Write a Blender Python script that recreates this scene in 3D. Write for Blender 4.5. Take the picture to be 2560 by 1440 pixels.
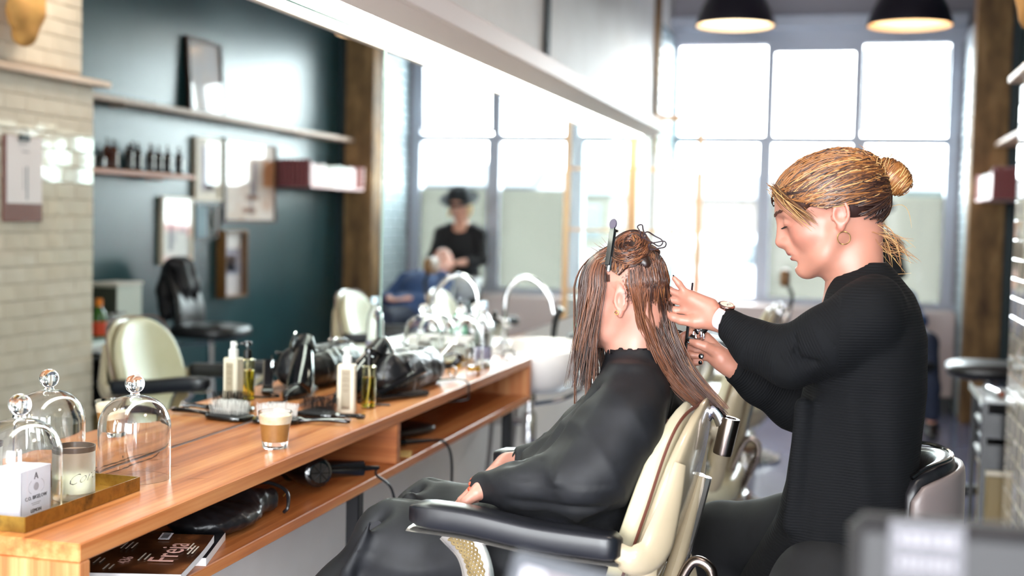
import bpy, math, random
import numpy as np
from mathutils import Matrix, Vector

# ------------------------------------------------------------------ camera, sky, light
SC = bpy.context.scene
for _o in list(bpy.data.objects):
    bpy.data.objects.remove(_o, do_unlink=True)
COL = SC.collection
random.seed(7)
RNG = np.random.default_rng(7)

CAM = (1.478, 0.0, 1.43)
_yaw, _pit, _rol = 0.25968, 0.05503, 0.0231
_cd = bpy.data.cameras.new('camera')
_cam = bpy.data.objects.new('camera', _cd)
COL.objects.link(_cam)
_cy, _sy, _cp, _sp = math.cos(_yaw), math.sin(_yaw), math.cos(_pit), math.sin(_pit)
_f = Vector((-_sy * _cp, _cy * _cp, -_sp))
_r = Vector((_cy, _sy, 0))
_u = _r.cross(_f)
_r2 = math.cos(_rol) * _r + math.sin(_rol) * _u
_u2 = -math.sin(_rol) * _r + math.cos(_rol) * _u
_cam.matrix_world = Matrix(((_r2.x, _u2.x, -_f.x, CAM[0]), (_r2.y, _u2.y, -_f.y, CAM[1]),
                            (_r2.z, _u2.z, -_f.z, CAM[2]), (0, 0, 0, 1)))
_cd.sensor_width = 36.0
_cd.lens = 3138.33 / 2560 * 36.0
_cd.clip_start = 0.05
_cd.clip_end = 200
_cd.dof.use_dof = True
_cd.dof.focus_distance = 2.46
_cd.dof.aperture_fstop = 2.2
SC.camera = _cam

_w = bpy.data.worlds.new('overcast_sky')
SC.world = _w
_w.use_nodes = True
_bg = _w.node_tree.nodes['Background']
_bg.inputs[0].default_value = (0.93, 0.97, 1.0, 1)
_bg.inputs[1].default_value = 5.5


def area_portal(loc, rot, sx, sy):
    l = bpy.data.lights.new('daylight_portal', 'AREA')
    l.shape = 'RECTANGLE'
    l.size, l.size_y = sx, sy
    l.cycles.is_portal = True
    o = bpy.data.objects.new('daylight_portal', l)
    o.location, o.rotation_euler = loc, rot
    COL.objects.link(o)


area_portal((1.15, 10.66, 1.85), (-math.pi / 2, 0, 0), 2.2, 2.2)       # street window
area_portal((1.25, -2.95, 1.75), (math.pi / 2, 0, 0), 2.3, 2.75)      # unseen front opening, added for daylight
area_portal((2.62, -1.8, 1.7), (0, math.pi / 2, 0), 2.8, 1.5)          # unseen side opening, added for more daylight

SC.view_settings.view_transform = 'Standard'
SC.view_settings.look = 'None'
SC.view_settings.exposure = 2.45
SC.view_settings.gamma = 1.0
SC.view_settings.use_curve_mapping = False
SC.cycles.use_denoising = True
SC.cycles.max_bounces = 14
SC.cycles.transparent_max_bounces = 24
SC.cycles.transmission_bounces = 12
SC.cycles.glossy_bounces = 8
SC.cycles.diffuse_bounces = 6
SC.cycles.sample_clamp_indirect = 12.0

# ------------------------------------------------------------------ materials
def lin(h):
    h = h.lstrip('#')
    v = [int(h[i:i + 2], 16) / 255 for i in (0, 2, 4)]
    return tuple((c / 12.92 if c <= .04045 else ((c + .055) / 1.055) ** 2.4) for c in v) + (1,)


MATS = {}


def mat(name, col='#808080', rough=.5, metal=0., **kw):
    if name in MATS:
        return MATS[name]
    m = bpy.data.materials.new(name)
    m.use_nodes = True
    b = m.node_tree.nodes['Principled BSDF']
    b.inputs['Base Color'].default_value = lin(col)
    b.inputs['Roughness'].default_value = rough
    b.inputs['Metallic'].default_value = metal
    for k, v in kw.items():
        k = k.replace('_', ' ')
        if k == 'Emission Color':
            v = lin(v)
        b.inputs[k].default_value = v
    MATS[name] = m
    return m


def nodes(m):
    nt = m.node_tree
    return nt, nt.nodes, nt.links, nt.nodes['Principled BSDF']


def tex_coord(nt, kind='Object', scale=(1, 1, 1), rot=(0, 0, 0)):
    tc = nt.nodes.new('ShaderNodeTexCoord')
    mp = nt.nodes.new('ShaderNodeMapping')
    mp.inputs['Scale'].default_value = scale
    mp.inputs['Rotation'].default_value = rot
    nt.links.new(tc.outputs[kind], mp.inputs[0])
    return mp.outputs[0]


def ramp(nt, src, stops):
    r = nt.nodes.new('ShaderNodeValToRGB')
    e = r.color_ramp.elements
    e[0].position, e[0].color = stops[0][0], lin(stops[0][1])
    e[1].position, e[1].color = stops[-1][0], lin(stops[-1][1])
    for p, c in stops[1:-1]:
        n = e.new(p)
        n.color = lin(c)
    nt.links.new(src, r.inputs[0])
    return r.outputs[0]


def noise(nt, vec, scale, detail=4, rough=.55):
    n = nt.nodes.new('ShaderNodeTexNoise')
    n.inputs['Scale'].default_value = scale
    n.inputs['Detail'].default_value = detail
    n.inputs['Roughness'].default_value = rough
    nt.links.new(vec, n.inputs['Vector'])
    return n.outputs[0]


def bump(nt, src, strength, dist=.01, b=None):
    n = nt.nodes.new('ShaderNodeBump')
    n.inputs['Strength'].default_value = strength
    n.inputs['Distance'].default_value = dist
    nt.links.new(src, n.inputs['Height'])
    nt.links.new(n.outputs[0], (b or nt.nodes['Principled BSDF']).inputs['Normal'])


def mottled(name, c1, c2, scale=6, rough=.5, metal=0, stretch=(1, 1, 1), bmp=.0, detail=4, c3=None, **kw):
    if name in MATS:
        return MATS[name]
    m = mat(name, c1, rough, metal, **kw)
    nt, N, L, b = nodes(m)
    v = noise(nt, tex_coord(nt, 'Object', stretch), scale, detail)
    stops = [(.33, c1), (.67, c2)] if c3 is None else [(.3, c1), (.52, c2), (.72, c3)]
    L.new(ramp(nt, v, stops), b.inputs['Base Color'])
    if bmp:
        bump(nt, v, bmp)
    return m


def wood(name, dark, mid, light, along='y', scale=1.0, rough=.4):
    if name in MATS:
        return MATS[name]
    m = mat(name, mid, rough)
    nt, N, L, b = nodes(m)
    s = {'x': (1.2, 14, 14), 'y': (14, 1.2, 14), 'z': (14, 14, 1.2)}[along]
    v = tex_coord(nt, 'Object', tuple(a * scale for a in s))
    n1 = noise(nt, v, 1.0, 6, .6)
    s2 = {'x': (.5, 60, 60), 'y': (60, .5, 60), 'z': (60, 60, .5)}[along]
    n2 = noise(nt, tex_coord(nt, 'Object', tuple(a * scale for a in s2)), 1.0, 3, .6)
    mx = N.new('ShaderNodeMath')
    mx.operation = 'MULTIPLY_ADD'
    L.new(n2, mx.inputs[0])
    mx.inputs[1].default_value = .45
    sc = N.new('ShaderNodeMath')
    sc.operation = 'MULTIPLY'
    L.new(n1, sc.inputs[0])
    sc.inputs[1].default_value = .58
    L.new(sc.outputs[0], mx.inputs[2])
    L.new(ramp(nt, mx.outputs[0], [(.36, dark), (.5, mid), (.64, light)]), b.inputs['Base Color'])
    bump(nt, n2, .08, .002)
    return m


def glass(name, col='#ffffff', rough=0.0, ior=1.45, tint=None):
    if name in MATS:
        return MATS[name]
    m = mat(name, col, rough, 0, **{'Transmission_Weight': 1.0, 'IOR': ior})
    return m


def pane_glass(name, tint='#ffffff', gloss=.06, milk=0.0, milk_col='#e8eeee'):
    """thin sheet: light passes straight through, plus a faint sheen and optional milky scatter"""
    if name in MATS:
        return MATS[name]
    m = bpy.data.materials.new(name)
    m.use_nodes = True
    nt = m.node_tree
    N, L = nt.nodes, nt.links
    N.clear()
    out = N.new('ShaderNodeOutputMaterial')
    tr = N.new('ShaderNodeBsdfTransparent')
    tr.inputs[0].default_value = lin(tint)
    gl = N.new('ShaderNodeBsdfGlossy')
    gl.inputs['Roughness'].default_value = .02
    mx = N.new('ShaderNodeMixShader')
    lw = N.new('ShaderNodeFresnel')
    lw.inputs[0].default_value = 1.0 + gloss * 6
    ge = N.new('ShaderNodeNewGeometry')
    sb = N.new('ShaderNodeMath')
    sb.operation = 'SUBTRACT'
    sb.inputs[0].default_value = 1.0
    L.new(ge.outputs['Backfacing'], sb.inputs[1])
    ml = N.new('ShaderNodeMath')
    ml.operation = 'MULTIPLY'
    L.new(lw.outputs[0], ml.inputs[0])
    L.new(sb.outputs[0], ml.inputs[1])
    L.new(ml.outputs[0], mx.inputs[0])
    src = tr.outputs[0]
    if milk > 0:
        tl = N.new('ShaderNodeBsdfTranslucent')
        tl.inputs[0].default_value = lin(milk_col)
        m2 = N.new('ShaderNodeMixShader')
        m2.inputs[0].default_value = milk
        L.new(tr.outputs[0], m2.inputs[1])
        L.new(tl.outputs[0], m2.inputs[2])
        src = m2.outputs[0]
    L.new(src, mx.inputs[1])
    L.new(gl.outputs[0], mx.inputs[2])
    L.new(mx.outputs[0], out.inputs[0])
    MATS[name] = m
    return m


# ------------------------------------------------------------------ mesh building
def rot_euler(rx=0, ry=0, rz=0):
    return np.array(Matrix.Rotation(rz, 3, 'Z') @ Matrix.Rotation(ry, 3, 'Y') @ Matrix.Rotation(rx, 3, 'X'))


def frame_to(d):
    """rotation whose z axis is d"""
    d = np.array(d, float)
    d /= np.linalg.norm(d)
    a = np.array([0, 0, 1.]) if abs(d[2]) < .9 else np.array([1., 0, 0])
    x = np.cross(a, d)
    x /= np.linalg.norm(x)
    return np.array([x, np.cross(d, x), d]).T


class MB:
    def __init__(self):
        self.v, self.f, self.n = [], [], 0
        self.col = None

    def add(self, v, f):
        v = np.asarray(v, float).reshape(-1, 3)
        self.v.append(v)
        n = self.n
        self.f.extend([tuple(i + n for i in q) for q in f])
        self.n += len(v)
        return self

    def box(self, c, s, R=None, bev=0.0):
        hx, hy, hz = [a / 2 for a in s]
        bev = min(bev, hx * .9, hy * .9, hz * .9)
        V = []
        for sx in (-1, 1):
            for sy in (-1, 1):
                for sz in (-1, 1):
                    if bev:
                        V += [(sx * hx, sy * (hy - bev), sz * (hz - bev)), (sx * (hx - bev), sy * hy, sz * (hz - bev)),
                              (sx * (hx - bev), sy * (hy - bev), sz * hz)]
                    else:
                        V.append((sx * hx, sy * hy, sz * hz))
        V = np.array(V)
        if R is not None:
            V = V @ np.asarray(R).T
        V = V + np.asarray(c)
        I = lambda x, y, z: x * 4 + y * 2 + z
        if not bev:
            F = [(0, 1, 3, 2), (4, 6, 7, 5), (0, 4, 5, 1), (2, 3, 7, 6), (0, 2, 6, 4), (1, 5, 7, 3)]
            return self.add(V, F)
        J = lambda x, y, z, k: I(x, y, z) * 3 + k
        F = []
        F.append((J(0, 0, 0, 0), J(0, 0, 1, 0), J(0, 1, 1, 0), J(0, 1, 0, 0)))
        F.append((J(1, 0, 0, 0), J(1, 1, 0, 0), J(1, 1, 1, 0), J(1, 0, 1, 0)))
        F.append((J(0, 0, 0, 1), J(1, 0, 0, 1), J(1, 0, 1, 1), J(0, 0, 1, 1)))
        F.append((J(0, 1, 0, 1), J(0, 1, 1, 1), J(1, 1, 1, 1), J(1, 1, 0, 1)))
        F.append((J(0, 0, 0, 2), J(0, 1, 0, 2), J(1, 1, 0, 2), J(1, 0, 0, 2)))
        F.append((J(0, 0, 1, 2), J(1, 0, 1, 2), J(1, 1, 1, 2), J(0, 1, 1, 2)))
        for a in (0, 1):
            for b in (0, 1):
                F.append((J(a, b, 0, 0), J(a, b, 1, 0), J(a, b, 1, 1), J(a, b, 0, 1)))
                F.append((J(a, 0, b, 0), J(a, 1, b, 0), J(a, 1, b, 2), J(a, 0, b, 2)))
                F.append((J(0, a, b, 1), J(1, a, b, 1), J(1, a, b, 2), J(0, a, b, 2)))
                for c_ in (0, 1):
                    F.append((J(a, b, c_, 0), J(a, b, c_, 1), J(a, b, c_, 2)))
        self.add(V, F)
        self.fixn = True
        return self

    def tube(self, path, r, n=10, closed=False, flat=1.0, upv=None):
        P = np.asarray(path, float)
        m = len(P)
        r = np.broadcast_to(np.asarray(r, float), (m,))
        T = np.gradient(P, axis=0) if not closed else (np.roll(P, -1, 0) - np.roll(P, 1, 0))
        T /= np.linalg.norm(T, axis=1)[:, None] + 1e-12
        u = np.array(upv if upv is not None else ([0, 0, 1.] if abs(T[0][2]) < .9 else [1., 0, 0]), float)
        V = []
        ang = np.arange(n) * 2 * math.pi / n
        for i in range(m):
            u = u - T[i] * (u @ T[i])
            u /= np.linalg.norm(u) + 1e-12
            w = np.cross(T[i], u)
            V.append(P[i] + r[i] * (np.cos(ang)[:, None] * w + flat * np.sin(ang)[:, None] * u))
        V = np.concatenate(V)
        F = []
        for i in range(m if closed else m - 1):
            a, b = i * n, ((i + 1) % m) * n
            for j in range(n):
                k = (j + 1) % n
                F.append((a + j, a + k, b + k, b + j))
        if not closed:
            F.append(tuple(range(n - 1, -1, -1)))
            F.append(tuple((m - 1) * n + j for j in range(n)))
        return self.add(V, F)

    def lathe(self, prof, n=24, c=(0, 0, 0), R=None, sx=1.0, sy=1.0, cap=True):
        """prof: list of (r, z); revolved about z"""
        ang = np.arange(n) * 2 * math.pi / n
        V = []
        for r, z in prof:
            V.append(np.stack([r * sx * np.cos(ang), r * sy * np.sin(ang), np.full(n, z)], 1))
        V = np.concatenate(V)
        if R is not None:
            V = V @ np.asarray(R).T
        V = V + np.asarray(c)
        F = []
        for i in range(len(prof) - 1):
            for j in range(n):
                k = (j + 1) % n
                F.append((i * n + j, i * n + k, (i + 1) * n + k, (i + 1) * n + j))
        if cap:
            if prof[0][0] > 1e-6:
                F.append(tuple(range(n - 1, -1, -1)))
            if prof[-1][0] > 1e-6:
                F.append(tuple((len(prof) - 1) * n + j for j in range(n)))
        return self.add(V, F)

    def sell(self, c, r, e=(.5, .5), R=None, n=(16, 28)):
        """super-ellipsoid cushion"""
        a = np.linspace(-math.pi / 2, math.pi / 2, n[0])
        b = np.linspace(-math.pi, math.pi, n[1], endpoint=False)
        p = lambda x, e_: np.sign(x) * np.abs(x) ** e_
        A, B = np.meshgrid(a, b, indexing='ij')
        V = np.stack([r[0] * p(np.cos(A), e[0]) * p(np.cos(B), e[1]), r[1] * p(np.cos(A), e[0]) * p(np.sin(B), e[1]),
                      r[2] * p(np.sin(A), e[0])], -1).reshape(-1, 3)
        if R is not None:
            V = V @ np.asarray(R).T
        V = V + np.asarray(c)
        F = []
        for i in range(n[0] - 1):
            for j in range(n[1]):
                k = (j + 1) % n[1]
                F.append((i * n[1] + j, i * n[1] + k, (i + 1) * n[1] + k, (i + 1) * n[1] + j))
        return self.add(V, F)

    def prism(self, poly, lo, hi, axis='y', R=None, c=(0, 0, 0)):
        """poly: 2-D outline; extruded along axis from lo to hi. axis y: poly=(x,z); x: (y,z); z: (x,y)"""
        poly = np.asarray(poly, float)
        n = len(poly)
        V = np.zeros((2 * n, 3))
        ax = {'x': 0, 'y': 1, 'z': 2}[axis]
        o = [i for i in range(3) if i != ax]
        for k, h in enumerate((lo, hi)):
            V[k * n:(k + 1) * n, o[0]] = poly[:, 0]
            V[k * n:(k + 1) * n, o[1]] = poly[:, 1]
            V[k * n:(k + 1) * n, ax] = h
        if R is not None:
            V = V @ np.asarray(R).T
        V = V + np.asarray(c)
        F = [tuple(range(n)), tuple(range(2 * n - 1, n - 1, -1))]
        for j in range(n):
            k = (j + 1) % n
            F.append((j, n + j, n + k, k))
        self.fixn = True
        return self.add(V, F)

    def sheet(self, G, closed_u=False, thick=0.0):
        """G: (nu, nv, 3) grid of points"""
        G = np.asarray(G, float)
        nu, nv = G.shape[:2]
        F = []
        for i in range(nu if closed_u else nu - 1):
            for j in range(nv - 1):
                a, b = i * nv, ((i + 1) % nu) * nv
                F.append((a + j, b + j, b + j + 1, a + j + 1))
        return self.add(G.reshape(-1, 3), F)


ORG = {}


def link(name, me, m, parent=None, smooth=True, loc=None):
    o = bpy.data.objects.new(name, me)
    COL.objects.link(o)
    if parent is not None:
        o.parent = parent
    if m is not None and not me.materials:
        me.materials.append(m)
    ORG[o.name] = np.array(ORG.get(parent.name, np.zeros(3)) if parent is not None else np.zeros(3))
    return o


def build(name, mb, m, parent=None, smooth=True, base=None, fix=True, angle=40):
    """link mb (world coordinates) as one mesh object; base: its origin when it has no parent"""
    V = np.concatenate(mb.v)
    org = ORG.get(parent.name, np.zeros(3)) if parent is not None else (np.array(base, float) if base is not None else np.zeros(3))
    me = bpy.data.meshes.new(name)
    me.from_pydata((V - org).tolist(), [], mb.f)
    if fix:
        import bmesh
        bm = bmesh.new()
        bm.from_mesh(me)
        bmesh.ops.recalc_face_normals(bm, faces=bm.faces)
        bm.to_mesh(me)
        bm.free()
    if smooth:
        me.shade_smooth()
        if angle < 180:
            sharp_edges(me, angle)
    me.validate()
    me.update()
    o = bpy.data.objects.new(name, me)
    COL.objects.link(o)
    me.materials.append(m)
    if parent is not None:
        o.parent = parent
        ORG[o.name] = np.array(org)
    else:
        o.location = org
        ORG[o.name] = np.array(org)
    return o


def sharp_edges(me, angle):
    try:
        me.set_sharp_from_angle(angle=math.radians(angle))
    except Exception:
        pass


def mesh_np(name, V, F, m, parent=None, base=None, cols=None, smooth=True):
    """fast mesh from arrays; F (k,4) or (k,3)"""
    V = np.asarray(V, np.float64)
    F = np.asarray(F, np.int32)
    org = ORG.get(parent.name, np.zeros(3)) if parent is not None else (np.array(base, float) if base is not None else np.zeros(3))
    me = bpy.data.meshes.new(name)
    k = F.shape[1]
    me.vertices.add(len(V))
    me.vertices.foreach_set('co', (V - org).astype(np.float32).ravel())
    me.loops.add(F.size)
    me.loops.foreach_set('vertex_index', F.ravel())
    me.polygons.add(len(F))
    me.polygons.foreach_set('loop_start', np.arange(0, F.size, k, dtype=np.int32))
    me.update(calc_edges=True)
    if smooth:
        me.shade_smooth()
    if cols is not None:
        at = me.color_attributes.new('tone', 'FLOAT_COLOR', 'POINT')
        at.data.foreach_set('color', np.asarray(cols, np.float32).ravel())
    me.validate()
    o = bpy.data.objects.new(name, me)
    COL.objects.link(o)
    me.materials.append(m)
    if parent is not None:
        o.parent = parent
    else:
        o.location = org
    ORG[o.name] = np.array(org)
    return o


def tag(o, label=None, cat=None, group=None, kind=None):
    if label:
        o['label'] = label
    if cat:
        o['category'] = cat
    if group:
        o['group'] = group
    if kind:
        o['kind'] = kind
    return o


def thing(name, label, cat, loc=(0, 0, 0), group=None):
    o = bpy.data.objects.new(name, None)
    COL.objects.link(o)
    o.location = loc
    o.empty_display_size = .05
    ORG[o.name] = np.array(loc, float)
    return tag(o, label, cat, group)


def struct(name, mb, m, parent=None, smooth=False, base=None):
    o = build(name, mb, m, parent, smooth, base)
    if parent is None:
        o['kind'] = 'structure'
    return o


def copy_tree(o, loc=None, rz=None, parent=None, label=None, group=None):
    c = o.copy()
    COL.objects.link(c)
    if parent is not None:
        c.parent = parent
    if loc is not None:
        c.location = loc
    if rz is not None:
        c.rotation_euler = (0, 0, rz)
    if label:
        c['label'] = label
    if group:
        c['group'] = group
    for ch in [x for x in bpy.data.objects if x.parent == o]:
        copy_tree(ch, parent=c)
    return c


FONT = {}


def text(name, body, size, m, parent, loc, ex, ey, align='CENTER', depth=.0004, shear=0.0, thin=0.0):
    """flat lettering: ex = reading direction, ey = up direction of the letters"""
    cu = bpy.data.curves.new(name, 'FONT')
    cu.body = body
    cu.size = size
    cu.align_x = align
    cu.align_y = 'CENTER'
    cu.extrude = depth
    cu.shear = shear
    cu.offset = thin
    cu.resolution_u = 2
    t = bpy.data.objects.new(name, cu)
    COL.objects.link(t)
    bpy.context.view_layer.update()
    me = bpy.data.meshes.new_from_object(t)
    bpy.data.objects.remove(t, do_unlink=True)
    ex, ey = np.array(ex, float), np.array(ey, float)
    ex /= np.linalg.norm(ex)
    ey -= ex * (ex @ ey)
    ey /= np.linalg.norm(ey)
    ez = np.cross(ex, ey)
    V = np.zeros(len(me.vertices) * 3)
    me.vertices.foreach_get('co', V)
    V = V.reshape(-1, 3) @ np.array([ex, ey, ez]) + np.array(loc) - ORG.get(parent.name, np.zeros(3))
    me.vertices.foreach_set('co', V.ravel())
    me.update()
    me.name = name
    o = bpy.data.objects.new(name, me)
    COL.objects.link(o)
    o.parent = parent
    ORG[o.name] = ORG.get(parent.name, np.zeros(3)).copy()
    me.materials.clear()
    me.materials.append(m)
    return o


def bez(pts, n=24):
    """Catmull-Rom through pts"""
    P = np.asarray(pts, float)
    P = np.vstack([2 * P[0] - P[1], P, 2 * P[-1] - P[-2]])
    out = []
    seg = len(P) - 3
    for i in range(seg):
        t = np.linspace(0, 1, max(2, n // seg + 1), endpoint=(i == seg - 1))[:, None]
        a, b, c, d = P[i:i + 4]
        out.append(.5 * ((2 * b) + (-a + c) * t + (2 * a - 5 * b + 4 * c - d) * t * t + (-a + 3 * b - 3 * c + d) * t ** 3))
    return np.vstack(out)


# ------------------------------------------------------------------ implicit bodies
class Field:
    def __init__(self, lo, hi, h):
        self.lo = np.array(lo, float)
        self.h = h
        self.n = np.ceil((np.array(hi) - self.lo) / h).astype(int) + 1
        self.d = np.full(self.n, .5, np.float32)
        self.ax = [(self.lo[i] + h * np.arange(self.n[i])).astype(np.float32) for i in range(3)]

    def _blk(self, blo, bhi):
        a = np.clip(np.floor((np.array(blo) - self.lo) / self.h).astype(int), 0, self.n)
        b = np.clip(np.ceil((np.array(bhi) - self.lo) / self.h).astype(int) + 1, 0, self.n)
        if np.any(b <= a):
            return None, None
        s = tuple(slice(a[i], b[i]) for i in range(3))
        X = self.ax[0][s[0]][:, None, None]
        Y = self.ax[1][s[1]][None, :, None]
        Z = self.ax[2][s[2]][None, None, :]
        return s, (X, Y, Z)

    def mix(self, s, f, k, op):
        d = self.d[s]
        if op == 'add':
            h = np.maximum(k - np.abs(d - f), 0) / k if k > 0 else 0
            self.d[s] = np.minimum(d, f) - (h * h * k / 4 if k > 0 else 0)
        else:
            f = -f
            h = np.maximum(k - np.abs(d - f), 0) / k if k > 0 else 0
            self.d[s] = np.maximum(d, f) + (h * h * k / 4 if k > 0 else 0)
        return self

    def cone(self, a, b, r1, r2, k=.01, op='add'):
        a, b = np.array(a, np.float32), np.array(b, np.float32)
        m = max(r1, r2) + max(2 * k, .02)
        s, g = self._blk(np.minimum(a, b) - m, np.maximum(a, b) + m)
        if s is None:
            return self
        X, Y, Z = g
        ba = b - a
        l2 = float(ba @ ba) + 1e-12
        t = np.clip(((X - a[0]) * ba[0] + (Y - a[1]) * ba[1] + (Z - a[2]) * ba[2]) / l2, 0, 1)
        q = np.sqrt((X - a[0] - t * ba[0]) ** 2 + (Y - a[1] - t * ba[1]) ** 2 + (Z - a[2] - t * ba[2]) ** 2)
        return self.mix(s, q - (r1 + t * (r2 - r1)), k, op)

    def chain(self, pts, rs, k=.01, op='add'):
        for i in range(len(pts) - 1):
            self.cone(pts[i], pts[i + 1], rs[i], rs[i + 1], k, op)
        return self

    def ell(self, c, r, R=None, k=.01, op='add'):
        c, r = np.array(c, np.float32), np.array(r, np.float32)
        m = float(max(r)) + max(2 * k, .02)
        s, g = self._blk(c - m, c + m)
        if s is None:
            return self
        X, Y, Z = g[0] - c[0], g[1] - c[1], g[2] - c[2]
        if R is not None:
            R = np.asarray(R, np.float32)
            X, Y, Z = (R[0, i] * X + R[1, i] * Y + R[2, i] * Z for i in range(3))
        k0 = np.sqrt((X / r[0]) ** 2 + (Y / r[1]) ** 2 + (Z / r[2]) ** 2)
        k1 = np.sqrt((X / r[0] ** 2) ** 2 + (Y / r[1] ** 2) ** 2 + (Z / r[2] ** 2) ** 2) + 1e-9
        return self.mix(s, k0 * (k0 - 1) / k1, k, op)

    def mesh(self, smooth=1):
        d, lo, h = self.d, self.lo, self.h
        sgn = d < 0
        nx, ny, nz = d.shape
        cnt = np.zeros((nx - 1, ny - 1, nz - 1), np.int8)
        for i in (0, 1):
            for j in (0, 1):
                for k in (0, 1):
                    cnt += sgn[i:nx - 1 + i, j:ny - 1 + j, k:nz - 1 + k]
        I, J, K = np.nonzero((cnt > 0) & (cnt < 8))
        idx = np.full((nx - 1, ny - 1, nz - 1), -1, np.int32)
        idx[I, J, K] = np.arange(len(I))
        acc = np.zeros((len(I), 3))
        num = np.zeros(len(I))
        cor = [(i, j, k) for i in (0, 1) for j in (0, 1) for k in (0, 1)]
        for a in cor:
            for ax in range(3):
                if a[ax]:
                    continue
                b = list(a)
                b[ax] = 1
                da = d[I + a[0], J + a[1], K + a[2]]
                db = d[I + b[0], J + b[1], K + b[2]]
                mk = (da < 0) != (db < 0)
                t = np.where(mk, da / np.where(mk, da - db, 1), 0)
                p = np.tile(np.array(a, float), (len(I), 1))
                p[:, ax] += t
                acc[mk] += p[mk]
                num[mk] += 1
        V = lo + h * (np.stack([I, J, K], 1) + acc / num[:, None])
        Fs = []
        for ax in range(3):
            o = [i for i in range(3) if i != ax]
            sl0 = [slice(None)] * 3
            sl1 = [slice(None)] * 3
            sl0[ax], sl1[ax] = slice(0, -1), slice(1, None)
            for q in o:
                sl0[q] = slice(1, -1)
                sl1[q] = slice(1, -1)
            a, b = sgn[tuple(sl0)], sgn[tuple(sl1)]
            P = np.argwhere(a != b)
            if not len(P):
                continue
            inside = a[tuple(P.T)]
            P = P.copy()
            P[:, o[0]] += 1
            P[:, o[1]] += 1
            def cell(du, dv):
                Q = P.copy()
                Q[:, o[0]] += du
                Q[:, o[1]] += dv
                return idx[tuple(Q.T)]
            q = np.stack([cell(-1, -1), cell(0, -1), cell(0, 0), cell(-1, 0)], 1)
            flip = inside if ax != 1 else ~inside
            q[~flip] = q[~flip][:, ::-1]
            Fs.append(q)
        F = np.concatenate(Fs)
        F = F[(F >= 0).all(1)]
        for _ in range(smooth):
            E = np.concatenate([F[:, [0, 1]], F[:, [1, 2]], F[:, [2, 3]], F[:, [3, 0]]])
            s = np.zeros_like(V)
            c = np.zeros(len(V))
            for x in range(3):
                s[:, x] = np.bincount(E[:, 0], V[E[:, 1], x], len(V)) + np.bincount(E[:, 1], V[E[:, 0], x], len(V))
            c = np.bincount(E[:, 0], minlength=len(V)) + np.bincount(E[:, 1], minlength=len(V))
            V = .5 * V + .5 * s / np.maximum(c, 1)[:, None]
        return V, F


def strands(name, curves, r0, r1, m, parent=None, base=None, cols=None, n=3, belly=True):
    """curves: (S, P, 3) array of hair paths -> thin tapered tubes in one mesh"""
    C = np.asarray(curves, float)
    S, P, _ = C.shape
    T = np.gradient(C, axis=1)
    T /= np.linalg.norm(T, axis=2, keepdims=True) + 1e-12
    ref = np.zeros_like(T)
    ref[..., 1] = 1.0
    bad = np.abs(T[..., 1]) > .9
    ref[bad] = (1, 0, 0)
    U = np.cross(T, ref)
    U /= np.linalg.norm(U, axis=2, keepdims=True) + 1e-12
    Wv = np.cross(T, U)
    t = np.linspace(0, 1, P)
    prof = np.ones(P)
    prof[t > .7] = 1 - (t[t > .7] - .7) / .3
    r0 = np.broadcast_to(np.asarray(r0, float), (S,))
    r1 = np.broadcast_to(np.asarray(r1, float), (S,))
    rr = r1[:, None] + (r0 - r1)[:, None] * prof[None]
    V = np.empty((S, P, n, 3))
    for j in range(n):
        a = 2 * math.pi * j / n
        V[:, :, j] = C + rr[..., None] * (math.cos(a) * U + math.sin(a) * Wv)
    ii = (np.arange(S)[:, None, None] * P + np.arange(P - 1)[None, :, None]) * n
    jj = np.arange(n)[None, None]
    k = (jj + 1) % n
    F = np.stack([ii + jj, ii + k, ii + n + k, ii + n + jj], -1).reshape(-1, 4)
    cc = None
    if cols is not None:
        cc = np.repeat(np.asarray(cols, float), P * n, 0)
        cc = np.hstack([cc, np.ones((len(cc), 1))]) if cc.shape[1] == 3 else cc
    o = mesh_np(name, V.reshape(-1, 3), F, m, parent, base, cc)
    o['kind'] = 'stuff'
    return o


def tone_mat(name, rough=.5, **kw):
    """base colour comes from the thing's own colour attribute"""
    if name in MATS:
        return MATS[name]
    m = mat(name, '#808080', rough, 0, **kw)
    nt, N, L, b = nodes(m)
    a = N.new('ShaderNodeVertexColor')
    a.layer_name = 'tone'
    L.new(a.outputs[0], b.inputs['Base Color'])
    return m


def vnormals(V, F):
    n = np.cross(V[F[:, 2]] - V[F[:, 0]], V[F[:, 3]] - V[F[:, 1]])
    N = np.zeros_like(V)
    for j in range(4):
        for x in range(3):
            N[:, x] += np.bincount(F[:, j], n[:, x], len(V))
    return N / (np.linalg.norm(N, axis=1, keepdims=True) + 1e-12)


def crumple(V, F, amp, scale, seed=0):
    """push a soft skin in and out so leather or cloth looks creased"""
    r = np.random.default_rng(seed)
    N = vnormals(V, F)
    d = np.zeros(len(V))
    for k in range(7):
        w = r.normal(0, 1, 3)
        w = w / np.linalg.norm(w) * scale * (1 + k * .45)
        w2 = r.normal(0, 1, 3) * scale * .4
        q = V @ w + 1.3 * np.sin(V @ w2 + r.uniform(0, 6)) + r.uniform(0, 6)
        d += ((1 - np.abs(np.sin(q))) ** 2 - .35) / (1 + .5 * k)
    return V + N * (amp * d)[:, None], F

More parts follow.
